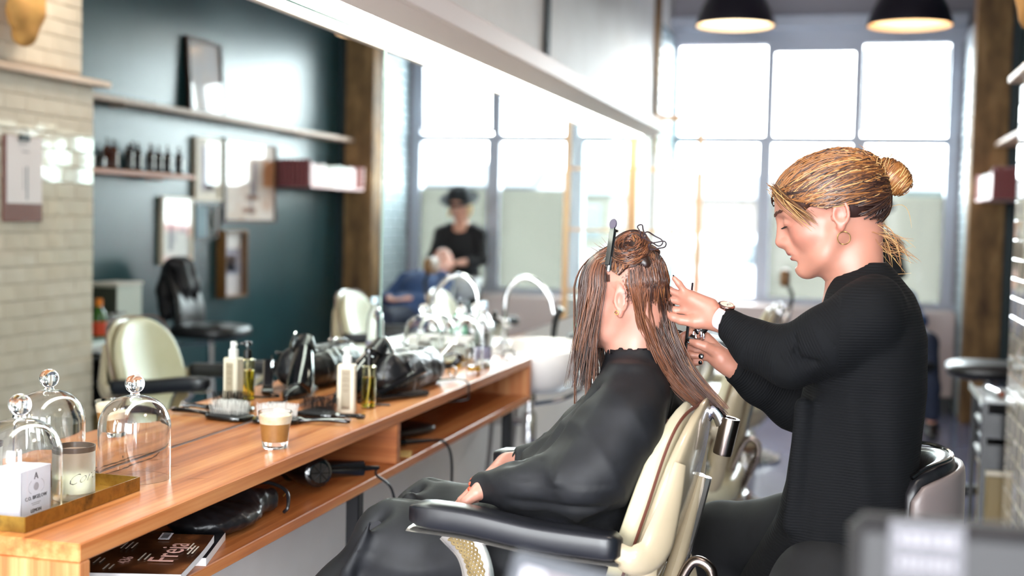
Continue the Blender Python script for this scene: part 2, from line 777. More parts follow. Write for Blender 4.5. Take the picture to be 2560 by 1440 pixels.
# ------------------------------------------------------------------ setting materials
m_white = mottled('white_plaster', '#f0ebe6', '#e8e1db', 3, .6)
m_below = mottled('warm_plaster', '#d9cfc8', '#cfc3bb', 2.2, .55)
m_teal = mottled('teal_paint', '#24464b', '#1f3e44', 2.0, .32)
m_ceil = mat('grey_ceiling_paint', '#8d8990', .7)
m_floor = mottled('dark_floor', '#4c4e66', '#7a7f9c', 1.6, .17, 0, (1, .35, 1), .03, 5)
m_grout = mat('tile_grout', '#b9ad9f', .8)
m_tile = mottled('cream_tile_glaze', '#d6cab9', '#cfc2b0', 5, .06, 0, **{'Coat_Weight': .6, 'Coat_Roughness': .03})
m_brickw = mottled('painted_brick', '#c3cfd4', '#aebfc6', 9, .45, 0, (1, 1, 1), .15)
m_mortar = mat('painted_mortar', '#93a5ab', .7)
m_beam = mottled('rough_beam', '#4e3723', '#84643f', 4.5, .75, 0, (1.6, 1.6, .6), .35, 7, '#b08a5c')
m_wframe = mat('window_paint', '#a9adba', .4)
m_sillp = mat('bench_paint', '#cdbcb8', .5)
m_black = mat('black_plastic', '#0c0c0e', .32)
m_dark = mat('dark_slot', '#0a1210', .6)
m_chrome = mat('chrome', '#d8d8da', .08, 1.0)
m_steel = mat('brushed_steel', '#8f8a88', .28, 1.0)
m_pane = pane_glass('window_glass', '#fbffff', .04)
m_film = pane_glass('frosted_film', '#62625e', .03, .6, '#94938d')

X1, Y0, Y1, ZC = 2.64, -3.0, 10.6, 3.4

struct('floor', MB().box((1.25, 3.9, -.05), (3.2, 14.4, .1)), m_floor)
struct('ceiling', MB().box((1.25, 3.9, ZC + .05), (3.2, 14.4, .1)), m_ceil)
_wl = struct('wall_left', MB().box((-.08, 3.9, 2.62), (.16, 14.4, 1.56)).box((-.08, 3.9, .445), (.16, 14.4, .89))
             .box((-.088, 3.9, 1.365), (.144, 14.4, .95)).box((-.08, -.85, 1.365), (.16, 4.9, .95)).box((-.08, 9.9, 1.365), (.16, 2.2, .95)), m_white)
struct('wall_right', MB().box((X1 + .08, 5.05, 1.7), (.16, 12.1, 3.4)).box((X1 + .08, -2.95, 1.7), (.16, .7, 3.4))
       .box((X1 + .08, -1.8, .125), (.16, 1.6, .25)).box((X1 + .08, -1.8, 3.275), (.16, 1.6, .25)), m_teal)
# window wall (street side)
_b = MB().box((1.25, Y1 + .12, .395), (3.2, .24, .79)).box((1.25, Y1 + .12, 3.215), (3.2, .24, .37))
_b.box((-.1, Y1 + .12, 1.9), (.2, .24, 2.3)).box((2.52, Y1 + .12, 1.9), (.44, .24, 2.3))
struct('wall_far', _b, m_ceil)
# wall behind the camera, left open for added daylight
_b = MB().box((1.25, Y0 - .1, .15), (3.2, .2, .3)).box((1.25, Y0 - .1, 3.3), (3.2, .2, .2))
_b.box((-.1, Y0 - .1, 1.75), (.3, .2, 2.9)).box((2.6, Y0 - .1, 1.75), (.3, .2, 2.9))
struct('wall_back', _b, m_white)

# posts of the alcove
struct('trim_1', MB().box((2.455, 9.84, 1.7), (.25, .24, 3.4), bev=.012), m_beam, smooth=False)
struct('trim_2', MB().box((-.01, 9.70, 1.7), (.09, .16, 3.4), bev=.008), m_beam)
# dark strip of wall beside the right hand post
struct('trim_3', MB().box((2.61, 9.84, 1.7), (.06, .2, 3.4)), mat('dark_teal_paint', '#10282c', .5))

# white painted brick cheeks of the alcove
def brick_wall(name, x, face, y0, y1, z1):
    w = struct(name, MB().box((x - face * .16, (y0 + y1) / 2, z1 / 2), (.3, y1 - y0, z1)), m_mortar)
    me = None
    rows = int(z1 / .076)
    for r in range(rows):
        y = y0 + .004 - (.112 if r % 2 else 0)
        while y < y1 - .03:
            a, b = max(y, y0 + .004), min(y + .212, y1 - .004)
            if b - a > .03:
                full = abs(b - a - .212) < 1e-4
                if full and me is not None:
                    o = bpy.data.objects.new('brick', me)
                    COL.objects.link(o)
                    o.parent = w
                else:
                    o = build('brick', MB().box((0, 0, 0), (.03, b - a, .066), bev=.005), m_brickw, smooth=False)
                    o.parent = w
                    if full:
                        me = o.data
                o.location = (x - face * .004 + random.uniform(-.003, .003), (a + b) / 2, .04 + r * .076)
            y += .224
    return w


brick_wall('wall_alcove_right', 2.34, -1, 9.96, 10.6, 3.0)
brick_wall('wall_alcove_left', 0.02, 1, 9.78, 10.6, 3.0)

# tiled pier
PX = 2.135
_p = struct('wall_pier', MB().box((2.40, 4.90, 1.02), (.514, 1.13, 2.04)).box((2.43, 4.90, 2.72), (.46, 1.11, 1.36)), m_grout)
_tm = {}
def tile(x, y, z, w):
    k = round(w, 3)
    if k not in _tm:
        o = build('tile', MB().box((0, 0, 0), (.010, w, .0745), bev=.0032), m_tile, smooth=False)
        _tm[k] = o.data
    else:
        o = bpy.data.objects.new('tile', _tm[k])
        COL.objects.link(o)
    o.parent = _p
    o.location = (x + random.uniform(-.0006, .0006), y, z)
    o.rotation_euler = (0, random.uniform(-.006, .006), random.uniform(-.008, .008))


for r in range(34):
    z = .0385 + r * .0775
    if 2.0 < z < 2.075:
        continue
    x = PX + .003 if z < 2.04 else PX + .063
    yend = 5.465 if z < 2.04 else 5.455
    y = yend - (.149 if r % 2 else .074)
    tile(x, (y + yend) / 2, z, yend - y - .0015)
    c = 0
    while y - .151 > 4.40:
        tile(x, y - .0755, z, .1495)
        y -= .151
    tile(x, (y + 4.337) / 2, z, max(.02, y - 4.337 - .0015))

# window bench and its dark plinth
o = struct('trim_4', MB().box((1.17, 10.42, .45), (2.28, .36, .66), bev=.01), m_sillp)
struct('baseboard_far', MB().box((1.17, 10.44, .055), (2.28, .32, .11)), m_black)

# ------------------------------------------------------------------ street window
_w1 = struct('window_1', MB().box((1.17, 10.66, 2.98), (2.34, .14, .14)).box((1.17, 10.66, .80), (2.34, .16, .06))
             .box((.035, 10.66, 1.88), (.07, .12, 2.2)).box((2.26, 10.66, 1.88), (.08, .12, 2.2)), m_wframe)
_head = build('window_head', MB().box((1.17, 10.55, 3.08), (2.34, .12, .10), bev=.01), m_wframe, _w1)
for x0, x1, z0, z1 in ((.785, .858, 2.16, 2.92), (1.486, 1.559, 2.16, 2.92), (.744, .852, .82, 2.10), (1.489, 1.602, .82, 2.10)):
    build('mullion', MB().box(((x0 + x1) / 2, 10.66, (z0 + z1) / 2), (x1 - x0, .10, z1 - z0)), m_wframe, _w1, False)
build('transom', MB().box((1.15, 10.655, 2.13), (2.16, .11, .06)), m_wframe, _w1, False)
build('sash_rail', MB().box((1.172, 10.655, 2.885), (.63, .08, .07)), m_wframe, _w1, False)
# pivoted sash of the right hand top light, standing a little open
_s = build('opening_sash', MB().box((1.885, 10.585, 2.87), (.64, .03, .03)).box((1.885, 10.63, 2.20), (.64, .03, .03))
           .box((1.57, 10.605, 2.535), (.02, .03, .66), R=rot_euler(.07)).box((2.205, 10.605, 2.535), (.02, .03, .66), R=rot_euler(.07))
           .box((1.872, 10.605, 2.535), (.022, .03, .66), R=rot_euler(.07)), m_wframe, _w1, False)
for x0, x1, z0, z1 in ((.07, .785, 2.16, 2.91), (.858, 1.486, 2.16, 2.85), (1.559, 2.22, 2.16, 2.91),
                       (.07, .744, .83, 2.10), (.852, 1.489, .83, 2.10), (1.602, 2.22, .83, 2.10)):
    build('pane', MB().box(((x0 + x1) / 2, 10.66, (z0 + z1) / 2), (x1 - x0, .006, z1 - z0)), m_pane, _w1, False)
for x0, x1 in ((.852, 1.489), (1.602, 2.045)):
    build('frosted_film', MB().box(((x0 + x1) / 2, 10.650, 1.257), (x1 - x0 - .004, .004, .855)), m_film, _w1, False)
build('frosted_film', MB().box((2.132, 10.650, 1.257), (.176, .004, .855)), m_film, _w1, False)

# unseen front opening behind the camera, added to brighten the room
_w2 = struct('window_added_front', MB().box((1.25, Y0 - .1, .34), (2.4, .1, .08)).box((1.25, Y0 - .1, 3.16), (2.4, .1, .08))
             .box((.09, Y0 - .1, 1.75), (.08, .1, 2.8)).box((2.41, Y0 - .1, 1.75), (.08, .1, 2.8)), m_wframe)
build('mullion', MB().box((1.25, Y0 - .1, 1.75), (.06, .08, 2.8)), m_wframe, _w2, False)
# unseen opening on the right behind the camera, added to light the mirror wall
_w3 = struct('window_added_side', MB().box((X1 + .08, -1.8, .29), (.1, 1.6, .08)).box((X1 + .08, -1.8, 3.11), (.1, 1.6, .08))
             .box((X1 + .08, -2.56, 1.7), (.1, .08, 2.8)).box((X1 + .08, -1.04, 1.7), (.1, .08, 2.8)), m_wframe)
build('mullion', MB().box((X1 + .08, -1.8, 1.7), (.08, .06, 2.8)), m_wframe, _w3, False)

# ------------------------------------------------------------------ mirror
m_mirror = mat('mirror_silver', '#eef3f1', .0, 1.0)
m_gedge = mat('mirror_edge_glass', '#9fb9ae', .1)
def mirror(y0, y1, label):
    o = thing('wall_mirror', label, 'mirror', (.004, (y0 + y1) / 2, .892), 'mirror sheets above the counter')
    build('silvered_glass', MB().box((.0035, (y0 + y1) / 2, 1.4475), (.005, y1 - y0, 1.107)), m_mirror, o, False)
    build('polished_edge', MB().box((.0042, y1 - .0012 if y0 < 2 else y0 + .0012, 1.4475), (.0066, .0022, 1.107)), m_gedge, o, False)


mirror(1.60, 3.868, 'long wall mirror nearest the camera, behind the paddle brushes and coffee glass')
mirror(3.872, 8.72, 'farther wall mirror beyond the vertical joint, behind the sink tap')

# ------------------------------------------------------------------ light pelmet over the mirror
m_pelmet = mat('pelmet_paint', '#e2cfc6', .5)
_t = thing('mirror_light', 'long white light pelmet with glowing tube strip running above the mirror', 'light fixture', (.1, 5.0, 2.0))
_yc, _yl = 5.0, 7.4
build('housing', MB().prism([(.004, 2.075), (.004, 2.012), (.022, 2.012), (.022, 2.03), (.115, 2.03), (.115, 2.012), (.215, 2.045), (.215, 2.075)], 1.3, 8.72, 'y'), m_pelmet, _t, False)
build('front_lip', MB().box((.226, _yc + .01, 2.082), (.022, _yl, .075), bev=.004), m_pelmet, _t, False)
build('top_board', MB().box((.12, _yc + .01, 2.098), (.225, _yl, .02), bev=.004), mat('ledge_white', '#f1ece8', .4), _t, False)
m_tubel = mat('fluorescent_glow', '#ffffff', .5, 0, Emission_Color='#f6fff2', Emission_Strength=3.6)
build('light_strip', MB().box((.068, _yc + .01, 2.024), (.088, _yl - .1, .008)), m_tubel, _t, False)
build('glass_edge', MB().box((.012, _yc + .01, 2.006), (.012, _yl, .010)), m_gedge, _t, False)

# black cable duct on the wall above the pelmet
o = build('cable_duct', MB().box((.012, 6.08, 2.755), (.022, .07, 1.285), bev=.003), m_dark, base=(.012, 6.08, 2.11))
tag(o, 'black upright cable duct on the white wall above the mirror light', 'cable duct')

# ------------------------------------------------------------------ pendant lamps
m_shade = mat('black_enamel', '#16121a', .35)
m_shin = mat('lamp_inside', '#fff0da', .5)
m_bulb = mat('warm_diffuser', '#ffe0b0', .5, 0, Emission_Color='#ffca8a', Emission_Strength=.62)
m_bulb2 = mat('bright_diffuser', '#ffe9c4', .5, 0, Emission_Color='#ffe2b4', Emission_Strength=.9)
def pendant(x, y, z, label, mb_, watts=0):
    t = thing('pendant_lamp', label, 'pendant lamp', (x, y, z), 'black dome pendants near the street window')
    prof = [(.262, .0), (.258, .03), (.235, .10), (.19, .19), (.13, .27), (.07, .32), (.045, .33)]
    build('lamp_shade', MB().lathe([(r, z + h) for r, h in prof], 40, (x, y, 0), cap=False), m_shade, t)
    build('shade_lining', MB().lathe([(r - .006, z + h + .002) for r, h in prof], 40, (x, y, 0), cap=False), m_shin, t)
    build('diffuser', MB().lathe([(.0, z + .018), (.15, z + .020), (.246, z + .034)], 40, (x, y, 0), cap=False), mb_, t)
    build('neck', MB().lathe([(.045, z + .32), (.045, z + .40), (.02, z + .42)], 20, (x, y, 0)), m_shade, t)
    build('cable', MB().tube([(x, y, z + .41), (x, y, ZC)], .004, 8), m_black, t)
    if watts:  # only the added pendants out of view carry this fill light
        ld = bpy.data.lights.new('added_pendant_fill', 'AREA')
        ld.shape, ld.size, ld.energy, ld.color = 'DISK', .40, watts, (1.0, .92, .82)
        lo = bpy.data.objects.new('added_pendant_fill', ld)
        lo.location = (0, 0, .012)
        COL.objects.link(lo)
        lo.parent = t


pendant(.700, 8.6, 2.755, 'black pendant lamp hanging over the middle window pane, left of the pair', m_bulb2)
pendant(1.810, 8.36, 2.70, 'black pendant lamp beside the timber post, right of the pair', m_bulb)
pendant(1.75, 5.1, 2.72, 'added fill pendant out of view over the middle of the salon, above the empty chairs', m_bulb, 2)  # this and the next two are unseen, added to brighten the interior
pendant(1.75, 1.9, 2.72, 'added fill pendant out of view over the stylist, just above the picture', m_bulb, 2)
pendant(1.75, -1.2, 2.72, 'added fill pendant behind the camera near the open front', m_bulb, 2)

# ------------------------------------------------------------------ glazed timber screen at the end of the mirror
m_pine = wood('pale_pine', '#c98f5c', '#dba873', '#e8bd8c', 'z')
_t = thing('glazed_screen', 'pale timber framed glass screen standing out from the mirror wall', 'glass screen', (.25, 8.78, 0))
for x in (.018, .475):
    build('stile', MB().box((x, 8.78, 1.085), (.040, .035, 2.17)), m_pine, _t, False)
for z in (2.156, 1.797, 1.365, .93, .12):
    build('rail', MB().box((.247, 8.78, z), (.417, .03, .036 if z > 2 or z < .2 else .018)), m_pine, _t, False)
m_screen = pane_glass('screen_glass', '#f2f8f6', .06, .02, '#ffffff')
for z0, z1 in ((1.805, 2.142), (1.373, 1.789), (.938, 1.357), (.134, .922)):
    build('pane', MB().box((.247, 8.78, (z0 + z1) / 2), (.43, .005, z1 - z0)), m_screen, _t, False)

# ------------------------------------------------------------------ counter
m_oak = wood('oiled_oak', '#8a4820', '#b96e3a', '#d08f58', 'y', 1.0, .34)
m_oakz = wood('oak_upright', '#8d4c24', '#bb7140', '#d09460', 'z', 1.0, .38)
m_oakx = wood('oak_cross', '#7d4321', '#9f5b30', '#b57242', 'x', 1.0, .42)
ZT, ZS = .89, .743
_t = thing('salon_counter', 'long oiled oak counter with an open shelf fixed under the mirror', 'counter', (.15, 3.25, 0))
build('worktop', MB().box((.154, 3.2575, ZT - .016), (.292, 3.005, .032), bev=.0025), m_oak, _t, False)
build('lower_shelf', MB().box((.154, 3.2575, ZS - .0125), (.292, 2.94, .025), bev=.002), m_oak, _t, False)
build('end_panel', MB().box((.154, 1.770, .788), (.292, .030, .139), bev=.002), m_oakz, _t, False)
build('end_panel', MB().box((.154, 4.745, .788), (.292, .030, .139), bev=.002), m_oakz, _t, False)
build('divider', MB().box((.152, 3.262, .8005), (.288, .030, .114), bev=.002), m_oakx, _t, False)
build('back_rail', MB().box((.012, 3.26, .80), (.016, 2.94, .112)), m_oakx, _t, False)
m_leg = mat('black_steel', '#121316', .4, .3)
for y in (1.95, 3.03, 4.55):
    build('leg', MB().box((.262, y, .359), (.036, .036, .718), bev=.003), m_leg, _t, False)
# the long check in the timber beside the mirror and two small knots
m_crack = mat('timber_check', '#3a1c0c', .8)
_cr = bez([(.012, 2.50, 0), (.030, 2.43, 0), (.028, 2.36, 0), (.034, 2.30, 0), (.028, 2.22, 0), (.036, 2.14, 0)], 30)
_L, _R = [], []
for i, p in enumerate(_cr):
    w = .0009 + .0042 * math.sin(math.pi * min(1, (i + 1) / len(_cr) * 1.05)) * (.6 + .4 * math.sin(i * 1.7))
    _L.append((p[0] - w, p[1], ZT + .0004))
    _R.append((p[0] + w, p[1], ZT + .0004))
build('timber_crack', MB().sheet(np.array([_L, _R])), m_crack, _t, False)
for kx, ky, kl, a in ((.225, 2.27, .022, .5), (.05, 2.415, .02, 1.0), (.115, 2.36, .018, .8)):
    build('knot_mark', MB().sheet(np.array([[(kx + s * kl * math.cos(a) + d * .002 * (1 - s * s), ky + s * kl * math.sin(a), ZT + .0004) for s in np.linspace(-1, 1, 7)] for d in (-1, 1)])), m_crack, _t, False)

# ------------------------------------------------------------------ glass cloches
m_glass = glass('clear_glass', '#ffffff', .0, 1.45)
def cloche(x, y, z, label, r=.0715, H=.168, n=40):
    t = thing('glass_cloche', label, 'glass dome', (x, y, z), 'glass cloches on the counter')
    th = .0022
    prof_o = [(r, 0), (r, H - .065)] + [(r * math.cos(a) ** .8, H - .065 + .065 * math.sin(a)) for a in np.linspace(.08, 1.36, 12)] + [(.012, H - .0005), (0, H)]
    prof_i = [(max(rr - th, 0), zz - (th if zz > .01 else 0)) for rr, zz in prof_o[:-2]] + [(.010, H - .0032), (0, H - .0028)]
    prof = prof_o[::-1] + prof_i
    build('bell', MB().lathe([(a, z + b) for a, b in prof], n, (x, y, 0), cap=False), m_glass, t, True, angle=50)
    kn = [(.0, H + .0005), (.010, H + .001), (.0085, H + .006)] + [(.0195 * math.sin(a), H + .0235 - .0195 * math.cos(a)) for a in np.linspace(.5, math.pi - .01, 12)]
    build('knob', MB().lathe([(a, z + b) for a, b in kn], 28, (x, y, 0), cap=False), m_glass, t, True, angle=50)
    return t


cloche(.105, 2.232, ZT, 'empty glass cloche standing on bare oak in front of the mirror')
cloche(.098, 1.878, ZT + .0055, 'glass cloche over the white soap carton on the brass tray')
cloche(.080, 4.52, ZT, 'clear glass cloche at the far end of the counter, the nearer of two', n=28)
cloche(.088, 4.695, ZT, 'clear glass cloche at the far end of the counter, beside the basin', n=28)

# ------------------------------------------------------------------ brass tray with candle and soap carton
m_brass = mottled('aged_brass', '#7a5a24', '#a07c35', 22, .32, .85, (1, 1, 1), .02, 5, '#5a4a22')
def tray(x0, x1, y0, y1, label, h=.026):
    t = thing('brass_tray', label, 'tray', ((x0 + x1) / 2, (y0 + y1) / 2, ZT))
    build('base', MB().box(((x0 + x1) / 2, (y0 + y1) / 2, ZT + .002), (x1 - x0, y1 - y0, .003)), m_brass, t, False)
    w = .0022
    for b in (((x0, (y0 + y1) / 2), (w, y1 - y0)), ((x1, (y0 + y1) / 2), (w, y1 - y0)),
              (((x0 + x1) / 2, y0), (x1 - x0, w)), (((x0 + x1) / 2, y1), (x1 - x0, w))):
        build('rim', MB().box((b[0][0], b[0][1], ZT + .0005 + h / 2), (b[1][0], b[1][1], h)), m_brass, t, False)


tray(.018, .176, 1.785, 2.135, 'shallow aged brass tray holding the candle and soap carton')

m_frost = glass('frosted_jar_glass', '#fdfdf8', .5, 1.25)
m_wax = mat('pale_wax', '#f4f2dc', .5, 0, **{'Subsurface_Weight': .3, 'Subsurface_Radius': (.02, .02, .01)})
m_smoke = mat('sooty_glass', '#6a5a4c', .3, 0, **{'Transmission_Weight': .5})
m_ink = mat('dark_ink', '#3a3638', .6)
def candle(x, y, z, label, r=.0365, h=.098, txt=None):
    t = thing('candle_jar', label, 'candle', (x, y, z))
    build('jar', MB().lathe([(.0, z), (r * .95, z), (r, z + .006), (r, z + h * .90), (r - .0022, z + h * .90), (r - .0022, z + .012), (0, z + .012)], 36, (x, y, 0), cap=False), m_frost, t)
    build('sooty_rim', MB().lathe([(r, z + h * .90), (r + .0006, z + h), (r - .0016, z + h), (r - .0024, z + h * .90)], 36, (x, y, 0), cap=False), m_smoke, t)
    build('wax', MB().lathe([(0, z + .0125), (r - .0028, z + .0125), (r - .0028, z + h * .42), (0, z + h * .40)], 30, (x, y, 0), cap=False), m_wax, t)
    build('wick', MB().tube([(x, y, z + h * .40), (x + .001, y, z + h * .40 + .01)], .0008, 6), m_ink, t)
    if txt:
        # handwriting wrapped round the jar
        cu = text('handwriting', txt, .027, m_ink, t, (0, 0, 0), (1, 0, 0), (0, 1, 0), shear=.5, depth=0, thin=-.0007)
        V = np.zeros(len(cu.data.vertices) * 3)
        cu.data.vertices.foreach_get('co', V)
        V = V.reshape(-1, 3) + ORG[t.name]
        a = -.42 + V[:, 0] / r
        W = np.stack([x + (r + .0005) * np.cos(a), y + (r + .0005) * np.sin(a), z + h * .45 + V[:, 1] + V[:, 0] * .22], 1)
        cu.data.vertices.foreach_set('co', (W - ORG[t.name]).ravel())
        cu.data.update()
    return t


candle(.108, 2.025, ZT + .004, 'frosted glass candle jar with dark rim standing on the brass tray', txt='Corey')

m_card = mat('white_card', '#eeeaf0', .6)
m_ink2 = mat('grey_ink', '#6b6468', .6)
_bx, _by, _bz = .096, 1.880, ZT + .0045
_t = thing('soap_carton', 'white soap carton printed LEMON under the glass cloche', 'carton', (_bx, _by, _bz))
build('carton', MB().box((_bx, _by, _bz + .042), (.066, .088, .084), bev=.001), m_card, _t, False)
_fx = _bx + .0334
text('lettering', 'A', .017, m_ink2, _t, (_fx, _by, _bz + .070), (0, 1, 0), (0, 0, 1))
build('laurel', MB().tube([(_fx, _by + .022 * math.cos(a), _bz + .052 + .014 * math.sin(a)) for a in np.linspace(-.9, .9, 9)], .0006, 5)
      .tube([(_fx, _by - .022 * math.cos(a), _bz + .052 + .014 * math.sin(a)) for a in np.linspace(-.9, .9, 9)], .0006, 5)
      .lathe([(0, 0), (.007, 0), (.007, .0004), (0, .0004)], 16, (_fx, _by, _bz + .052), rot_euler(0, math.pi / 2)), mat('pale_ink', '#b4adb2', .6), _t)
text('lettering', 'C.O. BIGELOW', .0092, m_ink2, _t, (_fx, _by, _bz + .033), (0, 1, 0), (0, 0, 1))
text('lettering', 'LEMON', .0088, m_ink2, _t, (_fx, _by, _bz + .010), (0, 1, 0), (0, 0, 1))
for k in (-1, 1):
    build('dotted_border', MB().box((_fx - .0002, _by + k * .041, _bz + .042), (.0006, .0016, .080)), mat('pale_ink', '#b4adb2', .6), _t, False)
build('lettering_band', MB().box((_fx - .0002, _by, _bz + .0235), (.0005, .026, .0012)).box((_fx - .0002, _by, _bz + .0205), (.0005, .02, .0012)), mat('pale_ink', '#b4adb2', .6), _t, False)

# ------------------------------------------------------------------ coffee glass
m_coffee = mottled('milky_coffee', '#b98548', '#a9763a', 30, .35)
m_foam = mottled('milk_foam', '#e7cda4', '#f6ead6', 40, .6)
def coffee(x, y, z):
    t = thing('coffee_glass', 'small faceted glass of milky coffee standing on the counter', 'coffee glass', (x, y, z))
    n = 40
    ang = np.arange(n) * 2 * math.pi / n
    hs = [0, .004, .014, .03, .05, .058, .066, .085]
    ro = [.0285, .0300, .0308, .0325, .0350, .0362, .0375, .0398]
    fac = [.4, .8, 1, 1, 1, .6, .0, 0]
    rows = []
    for h, r, f in zip(hs, ro, fac):
        q = r * (1 - f * .035 * np.abs(np.sin(ang * 4.5)) ** .6)
        rows.append(np.stack([x + q * np.cos(ang), y + q * np.sin(ang), np.full(n, z + h)], 1))
    for h, r in ((.0848, .0382), (.066, .0356), (.04, .0315), (.016, .0285), (.0145, .02), (.0145, .0005)):
        rows.append(np.stack([x + r * np.cos(ang), y + r * np.sin(ang), np.full(n, z + h)], 1))
    rows.insert(0, np.stack([x + .0005 * np.cos(ang), y + .0005 * np.sin(ang), np.full(n, z + .001)], 1))
    G = np.array(rows).transpose(1, 0, 2)
    build('tumbler', MB().sheet(G, closed_u=True), m_glass, t, True, angle=60)
    build('coffee', MB().lathe([(0, z + .0152), (.0288, z + .0165), (.0318, z + .04), (.0345, z + .0575), (0, z + .0575)], 36, (x, y, 0), cap=False), m_coffee, t)
    build('foam', MB().lathe([(0, z + .0576), (.0346, z + .0576), (.0362, z + .068), (.0374, z + .0765), (.03, z + .079), (0, z + .0795)], 36, (x, y, 0), cap=False), m_foam, t)


coffee(.219, 2.640, ZT)

# ------------------------------------------------------------------ hair brushes
m_gloss = mat('gloss_black', '#0b0a0b', .12, 0, **{'Coat_Weight': .5})
m_rub = mat('black_rubber_pad', '#17161a', .5)
def brush(tip, end, half, bristle, label, bl=.029, nb=(17, 10)):
    """paddle brush lying on its back; tip = pad end, end = handle end (x, y)"""
    tip, end = np.array(tip), np.array(end)
    L = np.linalg.norm(end - tip)
    d = (end - tip) / L
    s = np.array([-d[1], d[0]])
    P = lambda a, b, z: (tip[0] + d[0] * a + s[0] * b, tip[1] + d[1] * a + s[1] * b, z)
    t = thing('paddle_brush', label, 'hairbrush', (*(tip + d * L / 2), ZT), 'brushes beside the coffee glass')
    pl = .125
    def outline(k):
        o = []
        for a in np.linspace(0, 2 * math.pi, 36, endpoint=False):
            c, q = math.cos(a), math.sin(a)
            o.append((pl / 2 - k * (pl / 2) * np.sign(c) * abs(c) ** .55, k * half * np.sign(q) * abs(q) ** .55))
        return o
    rows = []
    for k, z in ((.80, .003), (.98, .0045), (1.0, .009), (.97, .013), (.88, .0135)):
        rows.append([P(a, b, ZT + z) for a, b in outline(k)])
    build('paddle', MB().sheet(np.array(rows).transpose(1, 0, 2), closed_u=True).add([P(a, b, ZT + .003) for a, b in outline(.80)], [tuple(range(36))]), m_gloss, t)
    rows = []
    for k, z in ((.88, .0132), (.7, .018), (.4, .0215), (.02, .0225)):
        rows.append([P(a, b, ZT + z) for a, b in outline(k)])
    build('cushion', MB().sheet(np.array(rows).transpose(1, 0, 2), closed_u=True), m_rub, t)
    b = MB()
    for i in range(nb[0]):
        for j in range(nb[1]):
            u, v = (i + .5) / nb[0] * 2 - 1, (j + .5) / nb[1] * 2 - 1
            if abs(u) ** 3 + abs(v) ** 3 > .92:
                continue
            a0, b0 = pl / 2 + u * pl / 2 * .82, v * half * .84
            z0 = ZT + .0215 - .006 * (u * u + v * v) / 2
            j1, j2 = random.uniform(-.002, .002), random.uniform(-.002, .002)
            b.tube([P(a0, b0, z0), P(a0 + u * .004 + j1, b0 + v * .004 + j2, z0 + bl + random.uniform(-.002, .002))], .0008 if bristle is m_pin else .0005, 4)
    tag(build('bristles', b, bristle, t, False), kind='stuff')
    hp = [P(pl * .97, 0, ZT + .009), P(pl + .012, 0, ZT + .0095), P(pl + .04, 0, ZT + .012), P(pl + .075, 0, ZT + .0125), P(L - .02, 0, ZT + .011), P(L, 0, ZT + .009)]
    build('handle', MB().tube(bez(hp, 22), np.interp(np.linspace(0, 1, len(bez(hp, 22))), [0, .15, .35, .7, .92, 1], [.013, .0095, .008, .0095, .0085, .004]), 14, flat=.72), m_gloss, t)
    build('end_disc', MB().lathe([(0, 0), (.0085, 0), (.0085, .002), (0, .002)], 18, P(L - .006, 0, ZT + .0155), rot_euler(.0, .25, 0)), mat('smoked_lucite', '#8b7f7a', .15), t)


m_pin = mat('white_pins', '#e8e6e2', .4)
m_pinb = mat('black_boar_bristle', '#101012', .5)
brush((.012, 2.945), (.262, 2.990), .042, m_pin, 'black paddle brush with white pins, lying next to the coffee glass')
brush((.072, 3.090), (.270, 3.062), .034, m_pinb, 'black brush with dark boar bristles, lying behind the white-pinned one', .034, (18, 10))

# ------------------------------------------------------------------ bottles on the counter
m_cream = mat('cream_plastic', '#c6bca8', .4)
m_capw = mat('white_plastic', '#cfcdca', .3)
def spray_bottle(x, y, z, rz):
    R = rot_euler(0, 0, rz)
    t = thing('spray_bottle', 'square cream plastic spray bottle with white pump on the counter', 'bottle', (x, y, z))
    w, d, h = .049, .034, .136
    build('bottle_body', MB().box((x, y, z + h / 2), (w, d, h), R, bev=.004), m_cream, t, False)
    build('label', MB().box(np.array((x, y, z + h * .50)) + R @ np.array((0, -d / 2 - .0002, 0)), (w * .52, .0006, h * .80), R), mat('taupe_label', '#94866f', .5), t, False)
    for k, zz in enumerate((.84, .80, .74, .70, .66, .60, .56, .50, .46)):
        build('print_line', MB().box(np.array((x, y, z + h * zz)) + R @ np.array((0, -d / 2 - .0006, 0)), (w * (.40 - .06 * (k % 3)), .0006, .0016), R), mat('taupe_print', '#6b5c48', .6), t, False)
    for k in range(9):
        build('barcode_bar', MB().box(np.array((x, y, z + h * .13)) + R @ np.array(((k - 4) * .0024, -d / 2 - .0006, 0)), (.0007 + .0007 * (k % 2), .0006, .010), R), mat('brown_print', '#5a3f28', .6), t, False)
    build('collar', MB().lathe([(.0, h - .001), (.0135, h - .001), (.0135, h + .022), (.0105, h + .024), (.0, h + .024)], 24, (x, y, z)), m_capw, t)
    p = build('pump_head', MB().lathe([(0, h + .024), (.0088, h + .024), (.0088, h + .043), (.0075, h + .045), (0, h + .045)], 22, (x, y, z)), m_capw, t)
    build('nozzle', MB().tube([np.array((x, y, z + h + .037)), np.array((x, y, z + h + .037)) + R @ np.array((-.013, 0, 0))], .003, 10), m_capw, p)


spray_bottle(.176, 3.172, ZT, .22)

